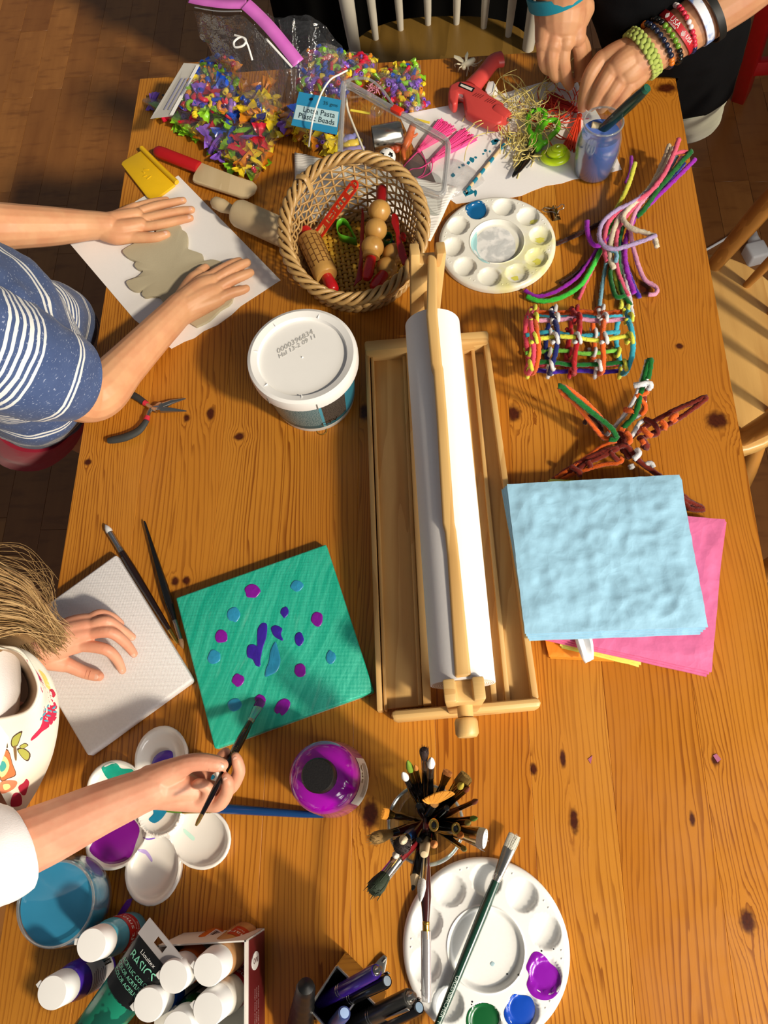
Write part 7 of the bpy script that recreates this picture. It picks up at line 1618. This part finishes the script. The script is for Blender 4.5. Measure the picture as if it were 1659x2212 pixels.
fr_ = loft([(P(150, 735, -.12), .055, .07, .4), (P(128, 715, -.05), .062, .075, .4), (P(90, 700, .02), .07, .085, .4), (P(40, 690, .1), .06, .085, .4)], 48, .006, 9); keep_off(mesh_of(fr_, .0045, 3)).build('shirt_front', stripes('shirt_front_stripes', tax, .05, 0), p1, smooth=180)
s1 = sleeve([(-90, 720, .215), (20, 772, .165), (100, 805, .115), (158, 818, .078)], [.074, .072, .066, .056], .004, seed=2)
s1.build('sleeve', stripes('sleeve_stripes', P(158, 818, .078) - P(-40, 742, .2), .035, 0, .9), shirt1, smooth=60)
s2 = sleeve([(-100, 600, .22), (-140, 540, .18), (-165, 500, .16)], [.062, .06, .052], .004, seed=5); s2.build('sleeve', stripes('sleeve_far_stripes', P(-165, 500, .16) - P(-100, 600, .22), .0, 0), shirt1, smooth=60)
keep_off(loft([(P(70, 900, -.26), .10, .115, .5), (P(74, 880, -.18), .098, .11, .5), (P(78, 868, -.12), .082, .096, .5)], 48, .004, 4)).build('shorts', fabric('#a81f3a', 900), p1, smooth=60)

# --- painting child at the lower left
p2 = T('person', 'child with long dark blonde hair and floral apron painting the turquoise canvas', 'person', (P(-60, 1640, -.15).x, P(-60, 1640, -.15).y, 0))
b = B()
px_limb(b, [(-60, 1395, .10, 45), (20, 1398, .075, 42), (75, 1402, .058, 36), (100, 1400, .054, 36)])
px_limb(b, [(95, 1392, .054, 30), (150, 1352, .056, 20), (193, 1338, .055, 14)]); px_limb(b, [(98, 1396, .055, 32), (150, 1365, .058, 24), (196, 1350, .058, 15)]); px_limb(b, [(98, 1400, .054, 34), (150, 1378, .057, 25), (195, 1367, .057, 15.5)]); px_limb(b, [(98, 1408, .050, 32), (140, 1396, .052, 24), (178, 1393, .052, 15.5)]); px_limb(b, [(85, 1418, .046, 26), (120, 1428, .042, 22), (148, 1437, .036, 16)])
G1 = [[(192, 1338, .055, 12), (216, 1326, .055, 11), (242, 1333, .042, 10), (261, 1347, .026, 8)], [(194, 1351, .058, 13.5), (230, 1342, .060, 12.5), (262, 1361, .042, 11), (285, 1376, .026, 9)], [(194, 1368, .057, 13.5), (238, 1366, .059, 13), (270, 1388, .042, 11.5), (289, 1412, .026, 9)], [(176, 1394, .053, 14), (226, 1402, .052, 13), (251, 1422, .038, 11.5), (264, 1448, .025, 9)], [(146, 1436, .038, 16), (182, 1452, .028, 14), (208, 1459, .024, 13), (214, 1461, .024, 11)]]
for f in G1: px_limb(b, f, 12)
# right forearm and the hand that holds the brush
px_limb(b, [(-60, 1880, .12, 80), (20, 1836, .115, 74), (110, 1797, .110, 66), (210, 1750, .104, 56), (300, 1712, .098, 47), (338, 1697, .096, 44)])
px_limb(b, [(330, 1690, .098, 40), (375, 1664, .104, 27), (405, 1652, .106, 20)]); px_limb(b, [(330, 1702, .094, 44), (385, 1700, .088, 36), (420, 1706, .082, 26)]); px_limb(b, [(335, 1706, .090, 42), (390, 1720, .080, 32), (440, 1735, .074, 20)]); px_limb(b, [(350, 1690, .086, 36), (400, 1680, .076, 26), (440, 1672, .066, 18)])
G2 = [[(385, 1658, .106, 24), (412, 1648, .110, 20), (440, 1646, .110, 19.5), (468, 1650, .107, 18), (480, 1652, .105, 14)],
      [(430, 1672, .064, 15), (466, 1652, .066, 14), (482, 1632, .078, 13), (488, 1624, .084, 10)],
      [(440, 1700, .066, 18), (490, 1706, .070, 16), (515, 1672, .086, 14.5), (513, 1646, .096, 13), (509, 1634, .099, 10)],
      [(425, 1726, .074, 18), (468, 1738, .078, 17), (490, 1712, .090, 15), (492, 1690, .100, 13.5), (488, 1678, .103, 10)],
      [(405, 1735, .078, 17), (440, 1726, .082, 16), (450, 1705, .092, 14), (434, 1694, .098, 13), (425, 1694, .098, 11)]]
for f in G2: px_limb(b, f, 12)
arms = mesh_of(b, .0012, 5)
hd2 = P(-420, 1330, .42); rest = B()
rest.limb([P(-70, 1660, -.12), P(-110, 1590, .05), P(-170, 1520, .18)], [.05, .05, .045], 20); rest.limb([P(-170, 1520, .18), P(-260, 1440, .28), hd2], [.038, .036, .038], 16); rest.limb([P(-60, 1395, .10), P(-170, 1440, .16), P(-190, 1540, .18), P(-190, 1800, .16), P(-60, 1880, .12)], [.034, .036, .036, .038, .038], 16)
for px in ((-70, 1700), (-90, 1560)): q = P(*px, -.15); rest.limb([q, q + Vector((.05, 0, -.25)), Vector((q.x - .06, q.y, .06)), Vector((q.x + .05, q.y, .03))], [.045, .04, .03, .026], 14)
Mh = head_parts(rest, hd2, (1, .05, -.6)); rb_ = mesh_of(rest, .005, 4)
bd_ = B(); bd_.add(arms.v, arms.f); bd_.add(rb_.v, rb_.f); b2 = keep_off(bd_, -.035, .012).build('body', SK2, p2, smooth=180, fix=False)
M_HAIR = bristle('#8f6c42'); face(p2, Mh, M_HAIR)
for f, r in [(G1[0], .0045), (G1[1], .0052), (G1[2], .0052), (G1[3], .0052), (G1[4], .0066), (G2[0], .0078), (G2[1], .0048), (G2[2], .0052), (G2[3], .0052)]: nail(b2, f[-1][:3], f[-2][:3], r, 1.0)
for f in (G1[4], G2[0]):
    for i, k in enumerate((.0, .28)):
        a = P(*f[-3][:3]).lerp(P(*f[-2][:3]), .25 + k); d = (P(*f[-2][:3]) - P(*f[-3][:3])).normalized(); up = (-AD - d * (-AD).dot(d)).normalized(); s = d.cross(up); r = f[-2][3] * sc(*f[-2][:3]) * .985
        B().tube([a + s * r * math.sin(g) + up * r * math.cos(g) for g in np.linspace(-.8, .8, 9)], .00035, 5).build('knuckle_crease', plain('#b06e58', .7), b2)
# hair: long strands falling over the wrist
b = B(); R2 = random.Random(12)
groups = (B(), B(), B())
for i in range(1250):
    k = R2.random(); v0 = 1212 + 165 * k + R2.gauss(0, 5); w_ = R2.random(); hgt_ = .19 + R2.gauss(0, .010); tb_ = groups[i % 3]
    if w_ < .78: e = (R2.gauss(116, 15), R2.gauss(1368 + 24 * k, 13)); mid = (48 + 34 * (1 - k) * .4, 1262 + 104 * k)
    else: e = (R2.gauss(66, 13), R2.gauss(1428, 10)); mid = (20 + R2.gauss(0, 5), 1345 + 35 * k)
    tb_.tube(catmull([P(-420 + R2.gauss(0, 30), 1210 + 160 * k, .47 + R2.gauss(0, .012)), P(-280, v0 - 60, .40), P(-150, v0 - 50, hgt_ + .10), P(-40, v0 - 6 + R2.gauss(0, 4), hgt_ + .02), P(mid[0] + R2.gauss(0, 4), mid[1] + R2.gauss(0, 5), hgt_ - .035), P(e[0], e[1], max(.078, hgt_ - .10))], 6), [.0008, .0008, .0003], 4)
for i in range(40):
    v0 = R2.uniform(1180, 1290); groups[1].tube(catmull([P(-60, v0, .2), P(R2.uniform(20, 60), v0 + R2.uniform(-10, 40), .17), P(R2.uniform(80, 112), v0 + R2.uniform(20, 80), .13), P(R2.uniform(90, 130), v0 + R2.uniform(60, 150), .11)], 5), .00022, 3)
for q, c in zip(groups, ('#7d5c36', '#a5814f', '#c4a06c')): q.build('hair_strands', bristle(c), p2, smooth=180, fix=False, kind='stuff')
b = B()
for k in range(9): b.limb([P(-400, 1230 + k * 16, .45), P(-260, 1190 + k * 20, .36), P(-150, 1205 + k * 20, .27), P(-40, 1250 + k * 18, .195), P(40, 1285 + k * 12, .150), P(95 - abs(k - 5) * 4, 1350 + k * 4, .105)], [.016, .016, .014, .011, .008, .002], 10)
mesh_of(b, .003, 6).build('hair', M_HAIR, p2, smooth=180)
# dark tube on the forearm behind the hair, white shirt, ribbed sleeve
sleeve([(-70, 1392, .10), (-10, 1395, .082), (30, 1398, .072)], [.034, .033, .030], .002).build('dark_tube', fabric('#0d0d10', 900), p2, smooth=60)
M_WSH = fabric('#eeeaea', 700)
shirt2 = loft([(P(-90, 1640, -.16), .065, .11, .2), (P(-100, 1610, .0), .065, .11, .2), (P(-100, 1540, .10), .078, .115, .2), (P(-118, 1490, .16), .078, .12, .2), (P(-185, 1480, .205), .045, .08, .2)], 48, .004, 2).build('shirt', M_WSH, p2, smooth=180)
sv_ = sleeve([(-150, 1800, .16), (-70, 1850, .135), (0, 1842, .128), (34, 1829, .118)], [.058, .056, .050, .043], .004, seed=4); sv_.build('sleeve', M_WSH, shirt2, smooth=60)
a_, e_ = P(22, 1834, .122), P(52, 1821, .116); ad = (e_ - a_)
cufm = N('ribbed_cuff'); x_ = cufm.vm('DOT_PRODUCT', cufm.co(), tuple(ad.normalized())); cufm.set(col=C('#ece6e6'), rough=.9); cufm.bump(cufm.math('SINE', cufm.math('MULTIPLY', x_, 2600)), .8, .0012)
B().tube([a_ + ad * t for t in (0, .4, .8, 1.0)], [.043, .0405, .0395, .0375], 40).build('cuff', cufm.m, shirt2, smooth=60)
# floral apron: bib standing away from the chest
Rm = catmull([P(*p) for p in ((-60, 1396, .20), (0, 1398, .20), (38, 1404, .198), (68, 1440, .192), (84, 1488, .185), (66, 1532, .178), (20, 1550, .175), (-60, 1562, .175))], 8)
Om = catmull([P(*p) for p in ((-60, 1392, .198), (5, 1393, .196), (62, 1408, .188), (108, 1458, .165), (128, 1530, .13), (116, 1622, .10), (84, 1700, .085), (40, 1770, .09))], 8)
Lw = catmull([P(*p) for p in ((-60, 1400, .05), (10, 1420, .02), (60, 1450, .0), (90, 1500, -.02), (104, 1560, -.04), (100, 1640, -.05), (70, 1720, -.03), (20, 1790, .0))], 8)
In = catmull([P(*p) for p in ((-60, 1412, .12), (0, 1418, .12), (30, 1432, .12), (52, 1462, .12), (60, 1496, .12), (44, 1524, .12), (0, 1540, .12), (-60, 1556, .12))], 8)
nA_ = len(Rm); ap = B()
for row, (X_, Y_) in enumerate(((Rm, Om), (Om, Lw))):
    for j in range(10 if row == 0 else 7):
        t = j / (10 if row == 0 else 6)
        for i in range(nA_): p = X_[i].lerp(Y_[i], t); bulge = math.sin(t * pi) * .008 * (row == 0); ap.v.append(p - AD * bulge + Vector((.002, .002, .002)) * mn.noise(p * 40) * (2 if t > .1 else .3))
rows_ = len(ap.v) // nA_
ap.f = [(j * nA_ + i, j * nA_ + i + 1, (j + 1) * nA_ + i + 1, (j + 1) * nA_ + i) for j in range(rows_ - 1) for i in range(nA_ - 1)]
M_APR = fabric('#efe8d6', 800, .25); apo = keep_off(ap).build('apron', M_APR, p2, smooth=180)
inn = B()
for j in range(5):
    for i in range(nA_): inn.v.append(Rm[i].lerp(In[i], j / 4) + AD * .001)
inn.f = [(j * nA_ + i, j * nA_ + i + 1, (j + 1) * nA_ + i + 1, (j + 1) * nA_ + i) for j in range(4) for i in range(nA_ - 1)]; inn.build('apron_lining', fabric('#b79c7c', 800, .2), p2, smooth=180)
B().tube(Rm, .0019, 8).build('neck_binding', fabric('#efe9d9', 900), p2, smooth=180)
from mathutils.bvhtree import BVHTree
bv = BVHTree.FromPolygons(ap.v, ap.f); CAMP = Vector((0, 0, TZ + H))
def on_apron(u, v):
    ray = (F * AD + (u - CX) * AX + (CY - v) * AU).normalized(); h = bv.ray_cast(CAMP, ray); return h[0] if h[0] is not None else None
def motif(px, hexc, name, lift=.0008, edge=None):
    L = catmull([Vector((a, b, 0)) for a, b in px], 3, True)
    def put(sc_, lf, mat, nm):
        c2 = sum(L, Vector()) / len(L); b = B(); ok = True; n = len(L)
        for r in (0, .35, .7, 1):
            for p in L:
                q = c2.lerp(c2 + (p - c2) * sc_, r); w = on_apron(q.x, q.y)
                if w is None: return
                b.v.append(w - AD * lf)
        b.f = [(j * n + i, j * n + (i + 1) % n, (j + 1) * n + (i + 1) % n, (j + 1) * n + i) for j in range(3) for i in range(n)]; b.build(nm, mat, p2, smooth=180)
    if edge: put(1.0 + edge[1], lift * .6, plain(edge[0], .85), name + '_outline')
    put(1.0, lift, plain(hexc, .85), name)
motif([(70, 1592), (82, 1580), (92, 1560), (97, 1520), (112, 1510), (124, 1525), (125, 1545), (116, 1560), (104, 1572), (92, 1580), (80, 1592), (68, 1600)], '#c62048', 'red_band', edge=('#e8cf8a', .12))
motif([(58, 1424), (70, 1436), (80, 1450), (92, 1470), (100, 1492), (96, 1508), (90, 1484), (78, 1458), (66, 1440)], '#b8305e', 'rose_border')
motif([(84, 1446), (97, 1456), (106, 1474), (110, 1488), (102, 1486), (94, 1466)], '#e6d071', 'yellow_border')
motif([(104, 1492), (114, 1488), (121, 1500), (114, 1508), (104, 1506)], '#b3243c', 'red_border')
motif([(88, 1510), (90, 1530), (78, 1548), (50, 1556), (20, 1560), (0, 1560), (0, 1552), (40, 1548), (70, 1538), (80, 1524)], '#8e3550', 'dark_rose_border', edge=('#e9c98c', .1))
for u_, v_, a_ in ((104, 1525, -.9), (99, 1532, -.9), (108, 1534, .2), (97, 1542, -.9), (106, 1545, .2), (91, 1552, -.9), (101, 1556, .2), (118, 1528, -.6), (120, 1537, .1)):
    motif([(u_ + 6 * math.cos(a_) , v_ + 6 * math.sin(a_)), (u_ + 2 * math.sin(a_), v_ - 2 * math.cos(a_)), (u_ - 5 * math.cos(a_), v_ - 5 * math.sin(a_)), (u_ - 2 * math.sin(a_), v_ + 2 * math.cos(a_))], '#4f9fb4', 'blue_leaf', .0016)
for px in ([(5, 1585), (12, 1590), (16, 1612), (8, 1606), (3, 1596)], [(26, 1605), (30, 1592), (46, 1582), (44, 1592), (38, 1608), (30, 1612)], [(40, 1620), (52, 1618), (64, 1628), (60, 1641), (50, 1636)], [(44, 1612), (54, 1606), (60, 1610), (50, 1616)]): motif(px, '#a9a84a', 'olive_leaf', edge=('#4a3326', .22))
motif([(30, 1612), (36, 1612), (37, 1640), (33, 1640)], '#7a5a36', 'stem')
motif([(2, 1625), (18, 1622), (27, 1650), (34, 1672), (18, 1680), (2, 1682)], '#d9713f', 'orange_flower', edge=('#5b3a2a', .08))
motif([(2, 1636), (14, 1634), (22, 1652), (14, 1672), (2, 1676)], '#d8d58c', 'pale_petal', .0016); motif([(3, 1645), (12, 1644), (16, 1654), (10, 1664), (3, 1664)], '#3e9a94', 'teal_petal', .0022)
motif([(2, 1690), (20, 1685), (38, 1688), (32, 1702), (14, 1712), (2, 1712)], '#e0825a', 'coral_flower'); motif([(8, 1694), (20, 1692), (24, 1700), (12, 1706)], '#cfd88f', 'pale_petal', .0016)
motif([(40, 1700), (52, 1690), (58, 1682), (64, 1690), (60, 1704), (56, 1716), (48, 1716)], '#b51f3e', 'red_flower'); motif([(26, 1722), (34, 1712), (46, 1716), (48, 1736), (36, 1742), (24, 1740)], '#a3163a', 'red_patch')
# the brush in her hand
hb = brush('black brush with gold end held over the turquoise canvas by the painting child', P(564, 1514, .021), P(424, 1782, .142), .0040, ('#5a1a72', M_STEEL, M_BLKH), (.012, .026), .0050, flat=True, tipshape='flat', endtip=(plain('#b89a5a', .35, .8), .032))
gl = along(P(564, 1514, .021), P(424, 1782, .142), 0, .0046)
text('No 8  USA  BRUSH', .0052, gl(.052), 'lettering', M_GOLD, hb, 'LEFT')

# --- child in black at the upper right
p3 = T('person', 'child in a black shirt with bracelets reaching over the table at the upper right', 'person', (P(1490, 200, -.12).x, P(1490, 200, -.12).y, 0))
b = B()
px_limb(b, [(1215, -110, .22, 58), (1214, -40, .17, 56), (1213, 10, .135, 55), (1212, 40, .122, 56)])
for k, (x0, x1, y1) in enumerate(((1180, 1176, 92), (1200, 1196, 96), (1222, 1222, 92), (1240, 1246, 80))): px_limb(b, [(x0 + 8, 20, .125, 36), (x0 + 2, 55, .118, 27), (x1, y1, .108, 20)])
K1 = [[(1174, 88, .110, 15), (1173, 115, .095, 14), (1176, 140, .075, 12.5), (1182, 152, .062, 10)], [(1193, 92, .110, 17), (1192, 125, .092, 15.5), (1196, 155, .066, 13.5), (1202, 168, .052, 11)], [(1218, 90, .108, 17.5), (1216, 130, .086, 16), (1222, 165, .056, 14), (1230, 184, .04, 11)], [(1240, 70, .112, 18), (1252, 105, .09, 16), (1254, 140, .066, 14), (1250, 166, .048, 11)], [(1232, 60, .10, 20), (1258, 100, .085, 17), (1262, 130, .07, 15), (1256, 158, .055, 11)]]
for f in K1: px_limb(b, f, 12)
px_limb(b, [(1690, -95, .17, 62), (1600, -20, .145, 58), (1520, 35, .122, 53), (1450, 82, .104, 48), (1392, 120, .092, 45), (1372, 130, .088, 46)])
px_limb(b, [(1378, 112, .09, 36), (1335, 118, .094, 28), (1302, 128, .092, 18)]); px_limb(b, [(1376, 124, .09, 38), (1345, 138, .094, 30), (1322, 152, .09, 18)]); px_limb(b, [(1378, 138, .086, 36), (1358, 156, .086, 28), (1342, 170, .082, 17)]); px_limb(b, [(1386, 146, .08, 30), (1374, 166, .076, 24), (1362, 184, .07, 16)])
K2 = [[(1302, 126, .092, 18), (1276, 160, .082, 16), (1264, 200, .055, 14.5), (1258, 228, .032, 11)], [(1322, 150, .09, 18), (1300, 185, .074, 16), (1284, 215, .05, 14.5), (1277, 230, .036, 11)], [(1342, 168, .082, 17), (1322, 200, .066, 15.5), (1306, 222, .045, 14), (1300, 234, .034, 11)], [(1360, 182, .072, 16), (1344, 206, .058, 14.5), (1330, 224, .042, 13), (1324, 234, .034, 10)], [(1330, 140, .07, 20), (1290, 180, .055, 17), (1266, 215, .035, 14), (1258, 232, .026, 11)]]
for f in K2: px_limb(b, f, 12)
arms = mesh_of(b, .0014, 5); hd3 = P(1380, -560, .42); rest = B()
rest.limb([P(1480, 190, -.12), P(1460, 30, .06), P(1420, -170, .2)], [.045, .05, .05], 20); rest.limb([P(1420, -170, .2), P(1400, -320, .28), hd3], [.04, .038, .04], 16); rest.limb([P(1690, -95, .17), P(1600, -200, .22), P(1420, -190, .22), P(1250, -220, .24), P(1215, -110, .22)], [.036, .038, .036, .038, .036], 16)
for px in ((1490, 165), (1440, 130)): q = P(*px, -.18); rest.limb([q, Vector((q.x, q.y + .10, .42)), Vector((q.x, q.y + .20, .07)), Vector((q.x, q.y + .09, .03))], [.042, .038, .032, .028], 14)
Mh = head_parts(rest, hd3, (-.1, -1, -.6)); rb_ = mesh_of(rest, .005, 4)
bd_ = B(); bd_.add(arms.v, arms.f); bd_.add(rb_.v, rb_.f); b3 = keep_off(bd_, -.035, .012).build('body', SK3, p3, smooth=180, fix=False); face(p3, Mh, plain('#2e2018', .7))
for f in K1[1:3] + [K1[4]]: nail(b3, f[-1][:3], f[-2][:3], .0045, .8)
M_BSH = fabric('#0b0b0d', 700, .5)
shirt3 = keep_off(mesh_of(loft([(P(1468, 195, -.13), .100, .072, .3), (P(1468, 180, -.10), .102, .075, .3), (P(1462, 105, -.02), .118, .085, .3), (P(1448, 20, .07), .128, .088, .3), (P(1430, -90, .15), .13, .085, .2), (P(1420, -200, .22), .12, .07, .1), (P(1415, -260, .25), .05, .05, 0)], 64, .007, 6), .0045, 3)).build('shirt', M_BSH, p3, smooth=180)
sleeve([(1420, -190, .22), (1290, -200, .235), (1220, -120, .22)], [.06, .056, .05], .003, seed=3).build('sleeve', M_BSH, shirt3, smooth=60); sleeve([(1430, -190, .22), (1600, -190, .215), (1680, -110, .175)], [.06, .056, .05], .003, seed=3).build('sleeve', M_BSH, shirt3, smooth=60)
keep_off(loft([(P(1480, 262, -.40), .078, .064, .4), (P(1480, 242, -.27), .078, .064, .4), (P(1476, 215, -.18), .085, .068, .4), (P(1472, 195, -.12), .088, .07, .4)], 48, .004, 8)).build('shorts', fabric('#b9baa4', 800, .4), p3, smooth=60)
# teal band on his right wrist
def ringf(c, axis, up=None):
    ax_ = Vector(axis).normalized(); e1 = (-AD - ax_ * (-AD).dot(ax_)).normalized(); e2 = ax_.cross(e1); c = Vector(c)
    return lambda an, al, R_: c + ax_ * al + (e1 * math.cos(an) + e2 * math.sin(an)) * R_
def bandring(c, axis, R_, w_, th, mat, name, par, n=64, oval=1.0):
    f = ringf(c, axis); b = B(); pr = [(R_, -w_ / 2), (R_ + th, -w_ / 2 + th * .3), (R_ + th, w_ / 2 - th * .3), (R_, w_ / 2)]
    for i in range(n):
        for r, al in pr: b.v.append(f(2 * pi * i / n, al, r))
    b.f = [(i * 4 + k, i * 4 + (k + 1) % 4, ((i + 1) % n) * 4 + (k + 1) % 4, ((i + 1) % n) * 4 + k) for i in range(n) for k in range(4)]; return b.build(name, mat, par), f
r = T('cuff', 'teal cuff at the wrist entering from the top edge', 'cuff', tuple(P(1213, -2, .14))); bandring(P(1208, -22, .15), P(1212, 40, .122) - P(1214, -40, .17) + AX * .012, .0455, .020, .003, fabric('#147f93', 900), 'cuff_band', r)
AXW = P(1372, 130, .088) - P(1600, -20, .145)
def at_arm(u, v): 
    t = (u - 1372) / (1600 - 1372); return P(u, v, .088 + t * .057)
# green paracord
r = T('woven_bracelet', 'thick pale green braided cord bracelet nearest the hand', 'bracelet', tuple(at_arm(1388, 116))); tilt = AXW.normalized() + AX * .10 - AU * .10
f = ringf(at_arm(1388, 116), tilt); M_PC = fabric('#a9b85c', 700, .5); b = B()
for i in range(26):
    a = 2 * pi * i / 26
    for s in (-1, 0, 1):
        c = f(a + (.0 if s else .12), s * .0062, .0365); q = B(); t1 = (f(a + .05, 0, .0365) - f(a - .05, 0, .0365)).normalized(); t2 = (f(a, .01, .0365) - f(a, 0, .0365)).normalized(); nn_ = t1.cross(t2)
        Mx = Matrix((t2, t1, nn_)).transposed().to_4x4(); Mx.translation = c; B().ball((0, 0, 0), (.0062 if s == 0 else .0034, .0042, .0036), 6, Mx).build('cord_knot', M_PC, r, smooth=180)
bandring(at_arm(1388, 116), tilt, .0335, .016, .0022, M_PC, 'cord_core', r)
def beads(label, c, axis, R_, rb, cols, n=26):
    r = T('bead_bracelet', label, 'bracelet', tuple(c)); f = ringf(c, axis)
    B().tube([f(a, 0, R_) for a in np.linspace(0, 2 * pi, 40, endpoint=False)], .0007, 5, closed=True).build('elastic', M_BLACK, r)
    for i in range(n): B().ball(f(2 * pi * i / n, 0, R_), (rb,) * 3, 7).build('bead', plain(cols(i, n), .25, coat=.3), r, smooth=180)
beads('dark blue bead bracelet with orange beads at both ends', at_arm(1420, 98), tilt, .0355, .0044, lambda i, n: '#e07a28' if i % n in (5, 6, 7, 8, 20, 21) else '#18203a')
beads('black and green bead bracelet beside the orange one', at_arm(1438, 88), tilt, .0360, .0043, lambda i, n: '#6f9a2c' if i in (0, 1, 23, 24, 25, 8) else '#101312')
beads('pink, white and navy bead bracelet above the red band', at_arm(1476, 62), AXW, .0345, .0038, lambda i, n: ('#d2304a', '#efe6e8', '#1c2250')[(i // 4) % 3], 30)
r = T('rubber_bracelet', 'red rubber band bracelet printed with white letters', 'bracelet', tuple(at_arm(1462, 70))); t3 = AXW.normalized() + AX * .42 + AU * .1
_, f = bandring(at_arm(1462, 70), t3, .0350, .0115, .0018, plain('#b81f28', .45), 'band', r); tf3 = lambda a0, al: (lambda x, y: f(a0 - x / .0371, al - y, .0371))
text('USA', .0105, tf3(.15, -.001), 'lettering', M_WHITEP, r); text('LACROSSE', .0034, tf3(.15, .0045), 'lettering', M_WHITEP, r); text('USA', .008, tf3(-.75, -.001), 'lettering', M_WHITEP, r)
for a0 in (.62, -.40):
    for k in range(5): B().tube([f(a0 - .09 + k * .045, -.0036 + abs(k - 2) * .0012, .0372), f(a0 - .06 + k * .03, .0042 - abs(k - 2) * .0008, .0372)], .0004, 4).build('shield_stripe', M_WHITEP, r)
m = N('marbled_blue'); m.set(col=m.mix(m.mr(m.noise(m.co(), 60, 2), .42, .58), C('#7f9fd9'), C('#eef2fa')), rough=.4)
r = T('rubber_bracelet', 'marbled pale blue and white rubber band bracelet', 'bracelet', tuple(at_arm(1506, 42))); bandring(at_arm(1506, 42), AXW.normalized() + AX * .1, .0365, .0125, .0018, m.m, 'band', r)
r = T('rubber_bracelet', 'plain black band bracelet furthest up the arm', 'bracelet', tuple(at_arm(1530, 30))); bandring(at_arm(1530, 30), AXW.normalized() + AX * .1, .0395, .011, .0018, plain('#171816', .5), 'band', r)
# scrap of white card under his fingers
sheet('paper_scrap', 'small white card scrap with a cut edge under the reaching fingers', 'paper', [(1176, 205), (1176, 180), (1228, 168), (1235, 185), (1248, 176), (1256, 200), (1250, 220), (1262, 240), (1225, 250), (1190, 228)], .0022)
